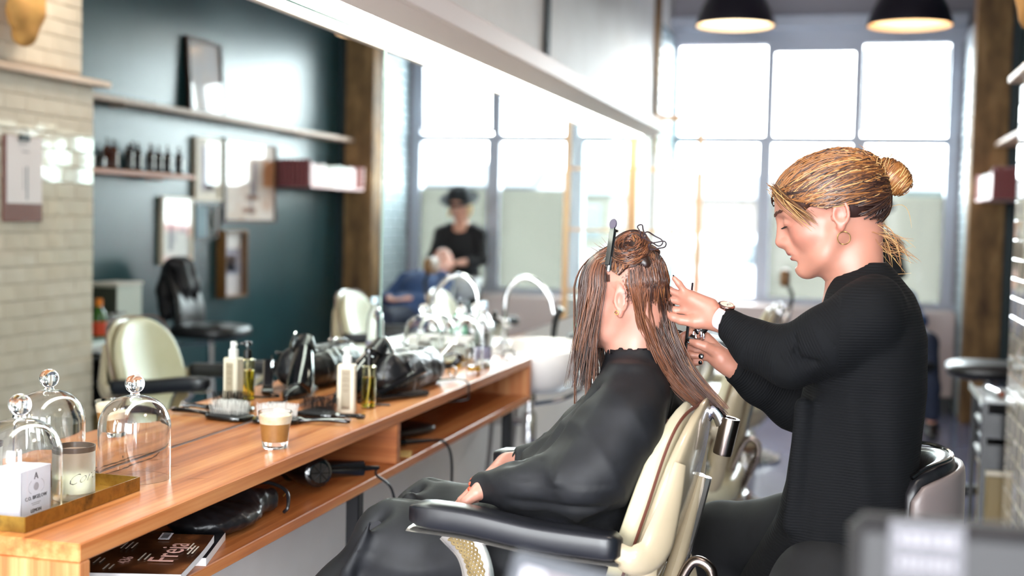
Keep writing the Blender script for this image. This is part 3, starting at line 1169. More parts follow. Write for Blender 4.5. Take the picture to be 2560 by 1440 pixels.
m_oilglass = glass('clear_bottle_plastic', '#fbf7d8', .02, 1.35)
m_oil = mat('yellow_oil', '#f3e25a', .02, 0, **{'Transmission_Weight': 1.0, 'IOR': 1.2})
def oil_bottle(x, y, z):
    t = thing('pump_bottle', 'clear bottle of yellow hair oil with a black pump', 'bottle', (x, y, z))
    r, h = .0205, .120
    build('bottle_body', MB().lathe([(0, z), (r, z), (r, z + h - .004), (r - .004, z + h), (.009, z + h + .001), (.008, z + h - .001), (r - .003, z + h - .006), (r - .0022, z + .004), (0, z + .004)], 30, (x, y, 0), cap=False), m_oilglass, t)
    build('oil', MB().lathe([(0, z + .0045), (r - .003, z + .0045), (r - .003, z + h * .72), (0, z + h * .72)], 28, (x, y, 0), cap=False), m_oil, t)
    build('dip_tube', MB().tube(bez([(x, y, z + h), (x + .002, y, z + .07), (x - .006, y, z + .006)], 10), .0022, 8), m_capw, t)
    build('collar', MB().lathe([(0, h), (.012, h), (.012, h + .024), (.006, h + .026), (0, h + .026)], 24, (x, y, z)), m_gloss, t)
    p = build('pump_head', MB().lathe([(0, h + .026), (.0045, h + .026), (.0045, h + .036), (.0115, h + .037), (.0115, h + .047), (.010, h + .049), (0, h + .049)], 22, (x, y, z)), m_gloss, t)
    build('nozzle', MB().tube([(x, y, z + h + .044), (x + .022, y - .004, z + h + .043)], .0036, 10), m_gloss, p)


oil_bottle(.193, 3.292, ZT)

# ------------------------------------------------------------------ tools and bag at the middle of the counter
m_leath = mottled('black_leather', '#131214', '#1d1c1f', 40, .34, 0, (1, 1, 1), .08)
m_edge = mat('leather_edge', '#4a4340', .4)
def tool_bag():
    t = thing('leather_bag', 'slouched black leather tool bag standing open on the counter', 'bag', (.15, 3.72, ZT))
    F = Field((.01, 3.40, ZT - .005), (.32, 4.08, ZT + .20), .006)
    F.ell((.150, 3.72, ZT + .060), (.085, .225, .072), k=.02)
    F.ell((.155, 3.62, ZT + .055), (.080, .14, .070), k=.03)
    F.ell((.150, 3.84, ZT + .052), (.082, .12, .066), k=.03)
    F.cone((.165, 3.53, ZT + .10), (.150, 3.66, ZT + .105), .030, .026, .03)
    F.cone((.130, 3.70, ZT + .115), (.135, 3.86, ZT + .105), .026, .02, .03)
    F.ell((.145, 3.72, ZT + .150), (.034, .17, .055), k=.03, op='sub')
    F.cone((.245, 3.60, ZT + .075), (.238, 3.80, ZT + .060), .010, .008, .02, op='sub')
    F.cone((.07, 3.4, ZT - .03), (.2, 4.1, ZT - .03), .031, .031, .004, op='sub')
    V, Fc = crumple(*F.mesh(2), .0022, 38, 3)
    mesh_np('bag_body', V, Fc, m_leath, t)
    r1 = bez([(.222, 3.54, ZT + .112), (.205, 3.62, ZT + .098), (.200, 3.72, ZT + .098), (.205, 3.82, ZT + .108), (.198, 3.91, ZT + .088)], 26)
    r2 = bez([(.115, 3.55, ZT + .130), (.100, 3.63, ZT + .128), (.098, 3.74, ZT + .142), (.102, 3.83, ZT + .128), (.13, 3.91, ZT + .092)], 26)
    build('mouth_piping', MB().tube(r1, .0035, 8).tube(r2, .0035, 8), m_edge, t)
    build('flap', MB().sheet(np.array([[(.215 + .012 * math.sin(v * 3), 3.55 + u * .30, ZT + .106 - v * .05 + .012 * math.sin(u * 5)) for v in np.linspace(0, 1, 8)] for u in np.linspace(0, 1, 14)])), m_leath, t)
    st = bez([(.21, 3.90, ZT + .085), (.235, 3.965, ZT + .09), (.240, 4.0, ZT + .07), (.215, 3.985, ZT + .045), (.19, 3.94, ZT + .05)], 24)
    build('strap', MB().tube(st, .010, 8, flat=.25), m_leath, t)
    build('zip', MB().tube(bez([(.238, 3.545, ZT + .10), (.243, 3.548, ZT + .06), (.236, 3.55, ZT + .015)], 10), .0028, 6), m_steel, t)
    build('buckle', MB().tube([(.232 + .012 * math.cos(a), 3.95, ZT + .03 + .018 * math.sin(a)) for a in np.linspace(0, 2 * math.pi, 16, endpoint=False)], .003, 6, closed=True), m_chrome, t)
    # steel comb and clip standing in the mouth of the bag
    return t


tool_bag()
_s = bez([(.185, 3.555, ZT + .090), (.165, 3.535, ZT + .150), (.15, 3.52, ZT + .178)], 12)
o = build('metal_clip', MB().tube(_s, np.interp(np.linspace(0, 1, len(_s)), [0, .6, 1], [.011, .014, .006]), 10, flat=.35), m_chrome, base=(.185, 3.555, ZT + .09))
tag(o, 'broad polished metal clip standing up out of the leather bag', 'hair clip')
_s = bez([(.20, 3.92, ZT + .085), (.215, 3.965, ZT + .115), (.222, 3.995, ZT + .118)], 12)
o = build('metal_scoop', MB().tube(_s, np.interp(np.linspace(0, 1, len(_s)), [0, .5, 1], [.006, .016, .010]), 10, flat=.4), m_chrome, base=(.2, 3.92, ZT + .085))
tag(o, 'shiny steel tool lying over the far end of the leather bag', 'tool')

# hair straightener lying half open
_t = thing('hair_straightener', 'black hair straightener lying half open in front of the leather bag', 'hair straightener', (.22, 3.49, ZT))
A, B = np.array((.175, 3.385)), np.array((.268, 3.580))
_d = (B - A) / np.linalg.norm(B - A)
_ang = math.atan2(_d[1], _d[0])
_L = float(np.linalg.norm(B - A))
_c = (A + B) / 2
build('lower_arm', MB().box((_c[0], _c[1], ZT + .010), (_L, .030, .015), rot_euler(0, 0, _ang), bev=.005), m_gloss, _t, False)
build('plate', MB().box((_c[0] + _d[0] * .04, _c[1] + _d[1] * .04, ZT + .0182), (.09, .022, .002), rot_euler(0, 0, _ang)), m_steel, _t, False)
_R = rot_euler(0, 0, _ang) @ rot_euler(0, -.27, 0)
_m = np.array((A[0], A[1], ZT + .014)) + _R @ np.array((_L * .5, 0, .010))
build('upper_arm', MB().box(_m, (_L * .98, .030, .016), _R, bev=.005), m_gloss, _t, False)
build('upper_plate', MB().box(_m + _R @ np.array((.04, 0, -.009)), (.09, .022, .002), _R), m_steel, _t, False)
build('hinge', MB().lathe([(0, -.017), (.009, -.017), (.009, .017), (0, .017)], 16, (A[0], A[1], ZT + .014), rot_euler(math.pi / 2, 0, _ang)), m_gloss, _t)
build('power_cord', MB().tube(bez([(A[0], A[1], ZT + .012), (.13, 3.37, ZT + .004), (.17, 3.33, ZT + .004), (.24, 3.34, ZT + .004)], 20), .0028, 6), m_black, _t)

# clippers near the glass
_t = thing('hair_clippers', 'black rounded hair clippers lying against the mirror behind the cream bottle', 'hair clippers', (.085, 3.40, ZT))
_F = Field((.02, 3.27, ZT - .004), (.16, 3.53, ZT + .06), .004)
_F.ell((.085, 3.40, ZT + .012), (.030, .085, .030), k=.01)
_F.cone((.09, 3.46, ZT + .015), (.09, 3.50, ZT + .012), .022, .018, .02)
_F.cone((.0, 3.2, ZT - .06), (.2, 3.6, ZT - .06), .0605, .0605, .001, op='sub')
mesh_np('clipper_body', *_F.mesh(1), m_black, _t)
build('blade', MB().box((.09, 3.512, ZT + .012), (.036, .014, .012), bev=.002), m_steel, _t, False)
build('power_cord', MB().tube(bez([(.082, 3.318, ZT + .010), (.07, 3.28, ZT + .004), (.10, 3.24, ZT + .004), (.07, 3.20, ZT + .004)], 18), .0026, 6), m_black, _t)

# hair dryer standing on its end next to the mirror
def dryer(name, label, pos, R, cord=None, led=True):
    """local: barrel along +x (nozzle +x), handle along -z"""
    R = np.asarray(R)
    pos = np.array(pos)
    T = lambda p: tuple(pos + R @ np.array(p, float))
    t = thing(name, label, 'hair dryer', tuple(pos))
    Rx = R @ rot_euler(0, math.pi / 2, 0)
    build('barrel', MB().lathe([(0, -.085), (.026, -.085), (.036, -.078), (.040, -.05), (.038, 0), (.032, .05), (.027, .085), (.025, .085), (.025, .06), (0, .06)], 28, T((0, 0, 0)), Rx, cap=False), m_gloss, t)
    build('nozzle', MB().lathe([(.0275, .080), (.029, .09), (.024, .115), (.020, .135), (.018, .135), (.022, .11), (.0255, .085)], 28, T((0, 0, 0)), Rx, cap=False, sy=1.25), m_black, t)
    g = build('intake_grille', MB().lathe([(0, -.0865), (.024, -.0865), (.024, -.089), (0, -.089)], 24, T((0, 0, 0)), Rx), m_steel, t)
    for k in range(4):
        a = k * math.pi / 4
        build('grille_bar', MB().tube([T((-.090, .024 * math.cos(a), .024 * math.sin(a))), T((-.090, -.024 * math.cos(a), -.024 * math.sin(a)))], .0014, 5), m_black, g)
    h = bez([T((-.015, 0, -.03)), T((-.018, 0, -.07)), T((-.022, 0, -.12)), T((-.024, 0, -.15))], 14)
    build('handle', MB().tube(h, np.interp(np.linspace(0, 1, len(h)), [0, .3, 1], [.020, .0185, .0165]), 16, flat=1.2), m_gloss, t)
    if led:
        build('red_switch', MB().box(T((.002, .0, -.075)), (.008, .012, .012), R, bev=.001), mat('red_switch_plastic', '#d8281e', .3), t, False)
        build('blue_button', MB().lathe([(0, 0), (.0045, 0), (.004, .003), (0, .003)], 12, T((-.012, -.021, -.045)), R @ rot_euler(math.pi / 2)), mat('blue_button_plastic', '#2458c8', .3), t)
    build('strain_relief', MB().tube([T((-.024, 0, -.145)), T((-.026, 0, -.195))], [.0085, .0045], 10), m_black, t)
    if cord is not None:
        build('power_cord', MB().tube(bez([T((-.026, 0, -.19))] + list(cord), 34), .0036, 7), m_black, t)
    return t


# leaning nozzle-up behind the pump bottles
dryer('hair_dryer', 'black hair dryer propped nose-up against the mirror beside the leather bag', (.100, 3.46, ZT + .070), rot_euler(0, -.72, 1.25) @ rot_euler(0, 0, 0),
      led=False)

# ------------------------------------------------------------------ far end of the counter
_t = thing('brass_dish', 'small aged brass dish between the far cloches and the leather bag', 'tray', (.10, 4.36, ZT))
build('dish', MB().box((.105, 4.36, ZT + .002), (.10, .14, .003)), m_brass, _t, False)
for b in (((.055, 4.36), (.002, .14)), ((.155, 4.36), (.002, .14)), ((.105, 4.29), (.10, .002)), ((.105, 4.43), (.10, .002))):
    build('rim', MB().box((b[0][0], b[0][1], ZT + .011), (b[1][0], b[1][1], .018)), m_brass, _t, False)
for (x, y, z, l) in ((.075, 4.52, ZT, 'pale candle jar under the nearer far cloche'), (.088, 4.695, ZT, 'pale candle jar under the cloche beside the basin')):
    candle(x, y, z + .001, l, .026, .062)
candle(.10, 4.335, ZT + .004, 'low cream candle standing on the small brass dish', .024, .05)
_t = thing('drinking_glass', 'drinking glass with a little yellow drink at the counter edge', 'glass', (.246, 4.151, ZT))
build('tumbler', MB().lathe([(0, 0), (.026, 0), (.030, .09), (.0285, .09), (.0245, .012), (0, .012)], 28, (.246, 4.151, ZT), cap=False), m_glass, _t)
build('drink', MB().lathe([(0, .0125), (.0242, .0125), (.0252, .028), (0, .028)], 26, (.246, 4.151, ZT), cap=False), mat('yellow_drink', '#d8a21c', .1, 0, Transmission_Weight=.4), _t)
_t = thing('water_bottle', 'clear water bottle with pale blue cap by the far cloches', 'bottle', (.215, 4.36, ZT))
build('bottle_body', MB().lathe([(0, 0), (.030, 0), (.032, .01), (.032, .14), (.026, .18), (.013, .205), (.013, .222), (.0115, .222), (.0115, .20), (.0245, .178), (.0305, .14), (.0305, .012), (0, .004)], 28, (.215, 4.36, ZT), cap=False), m_glass, _t)
build('label', MB().lathe([(.0325, .03), (.0325, .075)], 28, (.215, 4.36, ZT), cap=False), mat('grey_blue_label', '#8f8fa6', .5), _t)
build('cap', MB().lathe([(0, .215), (.016, .215), (.016, .24), (0, .242)], 20, (.215, 4.36, ZT)), mat('pale_blue_cap', '#cfe4f2', .4), _t)
_t = thing('wire_trinket', 'small black wire loop ornament on the counter end', 'ornament', (.25, 4.60, ZT))
build('loop', MB().tube([(.25 + .022 * math.cos(a), 4.60 + .012 * math.cos(a), ZT + .022 + .018 * math.sin(a)) for a in np.linspace(-.6, math.pi + .6, 18)], .004, 8), m_black, _t)
build('foot', MB().lathe([(0, 0), (.016, 0), (.016, .006), (0, .007)], 16, (.25, 4.60, ZT)), m_black, _t)
o = build('appliance_cord', MB().tube(bez([(.20, 3.90, ZT + .006), (.25, 3.92, ZT + .010), (.298, 3.90, ZT + .005), (.308, 3.885, ZT - .03), (.300, 3.87, ZT - .05), (.20, 3.84, ZT - .060)], 30), .0028, 7), m_black, base=(.25, 3.9, ZT))
tag(o, 'thin dark cord looping over the counter edge below the leather bag', 'cord')

# ------------------------------------------------------------------ things on the lower shelf
def magazine(x0, x1, y0, y1, z, th, rz, cover, label, group='magazines on the lower shelf', curl=.0):
    cx, cy = (x0 + x1) / 2, (y0 + y1) / 2
    t = thing('magazine', label, 'magazine', (cx, cy, z), group)
    R = rot_euler(0, 0, rz)
    w, l = x1 - x0, y1 - y0
    rows_t, rows_b = [], []
    for u in np.linspace(-.5, .5, 10):
        lift = curl * max(0, u) ** 2 * 4
        a = [np.array((cx, cy, z)) + R @ np.array((v * w, u * l, lift + th)) for v in (-.5, 0, .5)]
        b = [np.array((cx, cy, z)) + R @ np.array((v * w, u * l, lift * .7)) for v in (-.5, 0, .5)]
        rows_t.append(a)
        rows_b.append(b)
    n = 10
    V = np.array(rows_t + rows_b).reshape(-1, 3)
    Fp = []
    for i in range(n - 1):
        for j in range(2):
            q = i * 3 + j
            Fp.append((q + 30, q + 33, q + 34, q + 31))
        Fp += [(i * 3, i * 3 + 3, i * 3 + 33, i * 3 + 30), (i * 3 + 2, i * 3 + 32, i * 3 + 35, i * 3 + 5)]
    Fp += [(0, 30, 31, 1), (1, 31, 32, 2), (27, 28, 58, 57), (28, 29, 59, 58)]
    build('page_block', MB().add(V, Fp), mat('page_edges', '#e6e2e2', .7), t, False)
    Vc = np.array(rows_t).reshape(-1, 3) + np.array((0, 0, .0003))
    build('cover', MB().add(np.vstack([Vc, Vc + np.array((0, 0, .0006))]), [(i * 3 + j + 30, i * 3 + j + 33, i * 3 + j + 34, i * 3 + j + 31) for i in range(n - 1) for j in range(2)] + [(i * 3 + j, i * 3 + j + 1, i * 3 + j + 4, i * 3 + j + 3) for i in range(n - 1) for j in range(2)]), cover, t, False, fix=False)
    return t, R, np.array((cx, cy, z + th + .0012))


m_covA = mottled('brown_cover', '#1a0f0c', '#3c2214', 9, .25, 0, (1, 1, 1), 0, 4, '#7a4a2a')
m_covB = mat('charcoal_cover', '#1b1c20', .3)
m_covC = mottled('bright_cover', '#c8782a', '#3a64a8', 14, .3, 0, (1, 1, 1), 0, 3, '#b03a34')
m_covD = mat('grey_cover', '#8d8d92', .35)
ZM = ZS + .0005
def mag(cx, cy, w, l, z, th, rz, cover, label, curl=0.0):
    return magazine(cx - w / 2, cx + w / 2, cy - l / 2, cy + l / 2, z, th, rz, cover, label, curl=curl)


mag(.170, 2.055, .25, .235, ZM, .012, .20, m_covC, 'magazine with a bright orange and blue cover, lowest of the shelf stack')
mag(.165, 2.045, .25, .24, ZM + .0135, .010, .14, m_covB, 'charcoal covered magazine in the middle of the shelf stack')
mag(.165, 2.235, .22, .20, ZM, .016, .30, m_covB, 'thick dark magazine lying flat beyond the magazine stack')
_t, _R, _o = mag(.185, 2.078, .27, .25, ZM + .0245, .012, .26, m_covA, 'fashion magazine titled Freja, topmost on the shelf stack', curl=.008)
m_pinkt = mat('pink_title_ink', '#e9b7ac', .5)
m_cream_t = mat('cream_title_ink', '#e8dccb', .5)
_ex, _ey = np.array((-.257, .966, 0)), np.array((-.966, -.257, 0))
_at = lambda u, v, dz: _o + _ex * u + _ey * v + np.array((0, 0, dz + .008 * max(0, u / .25) ** 2 * 4))
text('title_lettering', 'Freja', .070, m_pinkt, _t, _at(.012, -.080, .0022), _ex, _ey, depth=.0002)
text('cover_number', '436', .030, m_pinkt, _t, _at(-.045, -.012, .0012), _ex, _ey, depth=.0002)
for k in range(12):
    u, v, w_ = [(-.05, .03, .03), (-.05, .04, .04), (-.02, -.035, .05), (-.02, -.045, .04), (.03, -.115, .06), (.03, -.122, .05), (.05, -.108, .05), (.05, .0, .04), (.05, .01, .05), (.05, .02, .045), (-.09, .0, .03), (-.09, .01, .035)][k]
    build('print_line', MB().box(_at(u, v, .0012 + (.0008 if u > 0 else 0)), (.003, w_, .0003), rot_euler(0, 0, .26)), m_cream_t, _t, False)
_bc = build('barcode_panel', MB().box(_at(.104, -.045, .0030), (.022, .034, .0004), rot_euler(.12, 0, .26)), mat('white_card', '#eeeaf0', .6), _t, False)
for k in range(11):
    build('barcode_bar', MB().box(_at(.104 + (k - 5) * .0027, -.045, .0036), (.014, .0008 + .0007 * (k % 3 == 0), .0003), rot_euler(.12, 0, .26)), m_ink, _bc, False)

# black purse
_t = thing('leather_pouch', 'black leather pouch with a flap lying on the lower shelf', 'pouch', (.18, 2.47, ZS))
_F = Field((.03, 2.28, ZS - .004), (.32, 2.66, ZS + .09), .005)
_F.ell((.175, 2.44, ZS + .030), (.095, .13, .036), k=.02)
_F.cone((.20, 2.53, ZS + .040), (.225, 2.60, ZS + .034), .034, .026, .03)
_F.cone((.10, 2.40, ZS + .045), (.13, 2.56, ZS + .050), .022, .018, .02)
_F.ell((.250, 2.615, ZS + .032), (.020, .012, .018), k=.008, op='sub')
_F.cone((.15, 2.45, ZS + .078), (.24, 2.47, ZS + .070), .012, .01, .015, op='sub')
_F.cone((.0, 2.2, ZS - .2), (.4, 2.7, ZS - .2), .2005, .2005, .002, op='sub')
mesh_np('pouch_body', *crumple(*_F.mesh(2), .0024, 46, 5), m_leath, _t)
build('flap_edge', MB().tube(bez([(.155, 2.625, ZS + .058), (.205, 2.632, ZS + .066), (.255, 2.625, ZS + .052), (.272, 2.60, ZS + .022), (.262, 2.60, ZS + .008)], 22), .0042, 8), m_leath, _t)
build('clasp', MB().tube(bez([(.250, 2.622, ZS + .040), (.258, 2.622, ZS + .050), (.264, 2.620, ZS + .044)], 8), .0022, 6), mat('brass_fitting', '#c9a45a', .25, 1.0), _t)
build('pouch_strap', MB().tube(bez([(.10, 2.50, ZS + .055), (.13, 2.54, ZS + .085), (.17, 2.53, ZS + .092), (.18, 2.57, ZS + .088), (.15, 2.60, ZS + .07)], 24), .007, 8, flat=.35), m_leath, _t)

# dryers on the shelf
_z = np.array((-.66, -.75, .05))
_z /= np.linalg.norm(_z)
_x = np.array((-.14, .99, -.10))
_x -= _z * (_z @ _x)
_x /= np.linalg.norm(_x)
dryer('hair_dryer', 'gloss black hair dryer with red switch lying on the lower shelf', (.185, 2.885, ZS + .046), np.array([_x, np.cross(_z, _x), _z]).T,
      [(.315, 3.045, ZS + .012), (.345, 3.08, ZS - .03), (.350, 3.10, ZS - .12), (.350, 3.11, ZS - .30), (.30, 3.16, ZS - .55), (.10, 3.2, .02)])
_t = thing('curling_iron', 'black curling iron lying past the shelf divider, cord hanging', 'curling iron', (.24, 3.50, ZS))
_h = bez([(.10, 3.30, ZS + .016), (.17, 3.40, ZS + .018), (.235, 3.48, ZS + .020)], 16)
build('handle', MB().tube(_h, np.interp(np.linspace(0, 1, len(_h)), [0, .5, 1], [.017, .016, .013]), 14), m_gloss, _t)
build('switch_ring', MB().lathe([(.0135, -.004), (.015, 0), (.0135, .004)], 16, (.212, 3.452, ZS + .019), frame_to((.07, .085, 0))), m_chrome, _t)
build('strain_relief', MB().tube([(.235, 3.48, ZS + .020), (.290, 3.560, ZS + .016)], [.009, .005], 10), m_black, _t)
build('power_cord', MB().tube(bez([(.290, 3.560, ZS + .016), (.318, 3.60, ZS + .008), (.335, 3.625, ZS - .04), (.335, 3.635, ZS - .15), (.33, 3.64, ZS - .35), (.2, 3.66, .02)], 34), .0042, 8), m_black, _t)
_t = thing('brush_roll', 'soft black zip case lying behind the curling iron', 'case', (.15, 3.70, ZS))
build('case_body', MB().sell((.13, 3.71, ZS + .017), (.085, .115, .0165), (.6, .5), rot_euler(0, 0, -.4)), m_leath, _t)
build('zip', MB().tube([(.13 + .084 * math.cos(a) * math.cos(.4) + .113 * math.sin(a) * math.sin(.4), 3.71 - .084 * math.cos(a) * math.sin(.4) + .113 * math.sin(a) * math.cos(.4), ZS + .018) for a in np.linspace(0, 2 * math.pi, 40, endpoint=False)], .0015, 5, closed=True), m_edge, _t)
o = build('power_strip', MB().box((.035, 4.40, ZS + .026), (.03, .42, .05), bev=.005), m_black, base=(.035, 4.40, ZS))
tag(o, 'black power strip along the back of the lower shelf', 'power strip')
# bit of card under the iron
o = build('paper_slip', MB().box((.25, 3.40, ZS + .0008), (.07, .10, .0010), rot_euler(0, 0, .3)), mat('yellow_card', '#d9b56a', .7), base=(.25, 3.40, ZS))
tag(o, 'yellowish paper slip on the shelf beside the divider', 'paper')

# ------------------------------------------------------------------ barber chairs
m_enamel = mottled('cream_enamel', '#b8a98e', '#ab9b80', 3, .25, 0, **{'Coat_Weight': .5})
m_vinyl = mottled('cream_vinyl', '#c9c2a8', '#bdb493', 4, .3)
m_armb = mat('black_arm_vinyl', '#14151a', .33)
m_gun = mat('worn_nickel', '#8d8078', .25, 1.0)
m_basep = mat('pale_metal_base', '#c9c4bd', .18, .9)
m_seam = mat('worn_brown_edge', '#5a2f22', .5)
m_rattan = mottled('woven_cane', '#8f7c55', '#77633e', 60, .6)


def barber_chair(loc, dz, label, headrest=False, spring=True):
    """faces -x; built round the world position loc, back and seat lifted by dz"""
    X, Y = loc
    t = thing('barber_chair', label, 'barber chair', (X, Y, 0), 'cream barber chairs in front of the mirror')
    P = lambda x, y, z: (X + x, Y + y, z + dz)
    Q = lambda x, y, z: (X + x, Y + y, z)
    # base and column
    b = MB()
    for r, z0, z1 in ((.235, .0, .022), (.20, .022, .036), (.165, .036, .05), (.13, .05, .066)):
        b.lathe([(0, z0), (r, z0), (r, z1 - .005), (r - .006, z1), (0, z1)], 48, Q(0, 0, 0))
    build('base_plate', b, m_basep, t, True, angle=30)
    build('column', MB().lathe([(.10, .066), (.105, .09), (.085, .13), (.072, .18), (.066, .28), (.066, .34 + dz), (.085, .37 + dz), (.11, .385 + dz), (0, .385 + dz)], 32, Q(0, 0, 0)), m_enamel, t)
    build('column_ring', MB().lathe([(.112, .066), (.118, .074), (.112, .084), (.10, .084)], 32, Q(0, 0, 0), cap=False), mat('dark_copper', '#7a4a2c', .3, .8), t)
    # seat bowl
    pr = [(0, .385), (.12, .388), (.20, .43), (.235, .48), (.245, .525), (.235, .53), (.0, .53)]
    build('seat_pan', MB().lathe(pr, 36, P(-.045, 0, 0), sx=1.0, sy=1.02), m_enamel, t)
    build('seat_cushion', MB().sell(P(-.055, 0, .560), (.235, .235, .048), (.45, .4)), m_vinyl, t)
    # back: cushion and shell follow the same lean
    lean = .30
    R = rot_euler(0, lean, 0)
    def slab(x_off, w, z0, z1, th, name, m, e=(.42, .38), bulge=0):
        h = (z1 - z0)
        c = np.array((X + .075 + x_off, Y, dz + .600))
        mid = c + R @ np.array((0, 0, h / 2))
        o = MB().sell(mid, (th / 2, w / 2, h / 2), (.85, .36), R, (18, 36))
        V = o.v[0]
        loc_ = (V - mid) @ R
        # rounded head: narrow towards the top; hollow curve front to back
        s = np.clip(loc_[:, 2] / (h / 2), -1, 1)
        loc_[:, 0] += -.030 * (loc_[:, 1] / (w / 2)) ** 2 - .022 * (s ** 2)
        loc_[:, 1] *= 1 - .10 * np.clip(s - .55, 0, 1) / .45
        o.v[0] = loc_ @ R.T + mid
        return build(name, o, m, t, True, angle=180)
    slab(-.008, .43, .60, 1.03, .050, 'back_cushion', m_vinyl)
    slab(.026, .445, .58, 1.02, .032, 'back_shell', m_enamel)
    # worn brown seam between cushion and shell
    sm = []
    for a in np.linspace(-.2, math.pi + .2, 44):
        yy = .229 * np.sign(math.cos(a)) * abs(math.cos(a)) ** .4
        zz = .215 + .222 * np.sign(math.sin(a)) * abs(math.sin(a)) ** .5
        p = np.array((X + .075, Y, dz + .600)) + R @ np.array((.011 - .030 * (yy / .229) ** 2 - .012 * ((zz - .215) / .215) ** 2, yy, zz))
        sm.append(p)
    build('back_seam', MB().tube(sm, .0032, 6), m_seam, t)
    # spine behind the shell
    K0 = np.array((X + .075, Y, dz + .60))
    sp = [K0 + R @ np.array(p) for p in ((.040, 0, .30), (.046, 0, .22), (.052, 0, .10), (.052, 0, -.04), (.02, 0, -.14))]
    build('spine', MB().tube(bez(sp, 20), np.interp(np.linspace(0, 1, len(bez(sp, 20))), [0, .3, 1], [.008, .015, .026]), 12, flat=2.0, upv=(0, 1, 0)), m_enamel, t)
    build('spine_strip', MB().tube(bez([p + R @ np.array((.012, 0, 0)) for p in sp[0:4]], 16), .010, 8, flat=1.2, upv=(0, 1, 0)), m_basep, t)
    # headrest socket
    c0 = np.array((X + .236, Y, dz + .965))
    ba = np.linspace(0, 1, 8)[:, None]
    p0, p1 = K0 + R @ np.array((.012, 0, .408)), c0 + np.array((.004, 0, .010))
    build('headrest_bracket', MB().tube(p0 * (1 - ba) + p1 * ba + np.array((.0, 0, .022)) * np.sin(math.pi * ba), .013, 10), m_chrome, t)
    build('headrest_socket', MB().lathe([(.0, -.036), (.021, -.036), (.022, -.032), (.022, .032), (.021, .036), (.013, .036), (.013, .0), (0, .0)], 24, c0 + np.array((.012, 0, -.012)), rot_euler(0, .20, 0), cap=False, sx=.85), m_gun, t)
    if headrest:
        hp = c0 + np.array((.02, 0, 0))
        build('headrest_stem', MB().tube(bez([hp, hp + np.array((.015, 0, .10)), hp + np.array((-.01, 0, .16))], 12), .011, 8), m_black, t)
        build('headrest_pad', MB().sell(hp + np.array((-.03, 0, .21)), (.03, .11, .055), (.6, .5)), mat('brown_headrest', '#7a5530', .5), t)
    # arms
    for s in (-1, 1):
        y = s * .28
        top = bez([(-.290, 0, .848), (-.18, 0, .842), (-.06, 0, .826), (.045, 0, .820), (.098, 0, .818)], 16)
        b = MB()
        rows = []
        wy = .030
        for i, p in enumerate(top):
            e = min(1, i / 1.2, (len(top) - 1 - i) / 1.2)
            hh = .025 * (.6 + .4 * e)
            w = wy * (.45 + .55 * e)
            ring = []
            for a in np.linspace(0, 2 * math.pi, 18, endpoint=False):
                c, q = math.cos(a), math.sin(a)
                ring.append((X + p[0], Y + y + w * np.sign(c) * abs(c) ** .45, dz + p[2] - .025 + hh * np.sign(q) * abs(q) ** .45))
            rows.append(ring)
        G = np.array(rows)
        n = 18
        F = [(i * n + j, i * n + (j + 1) % n, (i + 1) * n + (j + 1) % n, (i + 1) * n + j) for i in range(len(rows) - 1) for j in range(n)]
        F += [tuple(range(n)), tuple((len(rows) - 1) * n + j for j in range(n))]
        build('arm_pad', MB().add(G.reshape(-1, 3), F), m_armb, t, True, angle=60)
        tr = [(X + p[0], Y + y, dz + p[2] - .0525) for p in top]
        build('arm_trim', MB().tube(tr, .031, 10, flat=.14), m_basep, t)
        # front support: a flat bow with a woven cane panel
        sup = bez([(-.215, y, .800), (-.175, y, .76), (-.160, y, .70), (-.175, y, .62), (-.21, y, .55), (-.20, y, .48)], 22)
        L = [(X + p[0], Y + p[1], dz + p[2]) for p in sup]
        fr = build('arm_support', MB().tube(L, .030, 10, flat=.26, upv=(0, 1, 0)), m_basep, t)
        Wd = []
        for i in range(1, len(L) - 1):
            d = np.array(L[i + 1]) - np.array(L[i - 1])
            nrm = np.cross(d, (0, 1, 0))
            nrm /= np.linalg.norm(nrm)
            Wd.append([np.array(L[i]) + nrm * k for k in np.linspace(-.016, .016, 5)])
        Wd = np.array(Wd)
        off = np.array((0, s * .0085, 0))
        cane = MB()
        for dirn in (1, -1):
            for st in range(-4, len(Wd), 1):
                pts = []
                for k in range(5):
                    i = st + (k if dirn > 0 else 4 - k)
                    if 0 <= i < len(Wd):
                        pts.append(Wd[i][k] + off)
                if len(pts) > 1:
                    cane.tube(pts, .0022, 4)
        tag(build('cane_panel', cane, m_rattan, fr, False), kind='stuff')
        # rear bracket sweeping from the arm to the shell
        br = bez([(.085, y, .788), (.115, y, .772), (.150, s * .255, .785), (.172, s * .220, .86), (.185, s * .195, .93)], 20)
        L = [(X + p[0], Y + p[1], dz + p[2]) for p in br]
        build('rear_bracket', MB().tube(L, np.interp(np.linspace(0, 1, len(L)), [0, .35, .6, 1], [.016, .030, .034, .014]), 12, flat=.45, upv=(0, 1, 0)), m_enamel, t)
        lw = bez([(.135, s * .25, .78), (.125, s * .24, .68), (.10, s * .22, .58), (.02, s * .20, .50)], 14)
        build('side_frame', MB().tube([(X + p[0], Y + p[1], dz + p[2]) for p in lw], .024, 10, flat=.5, upv=(0, 1, 0)), m_enamel, t)
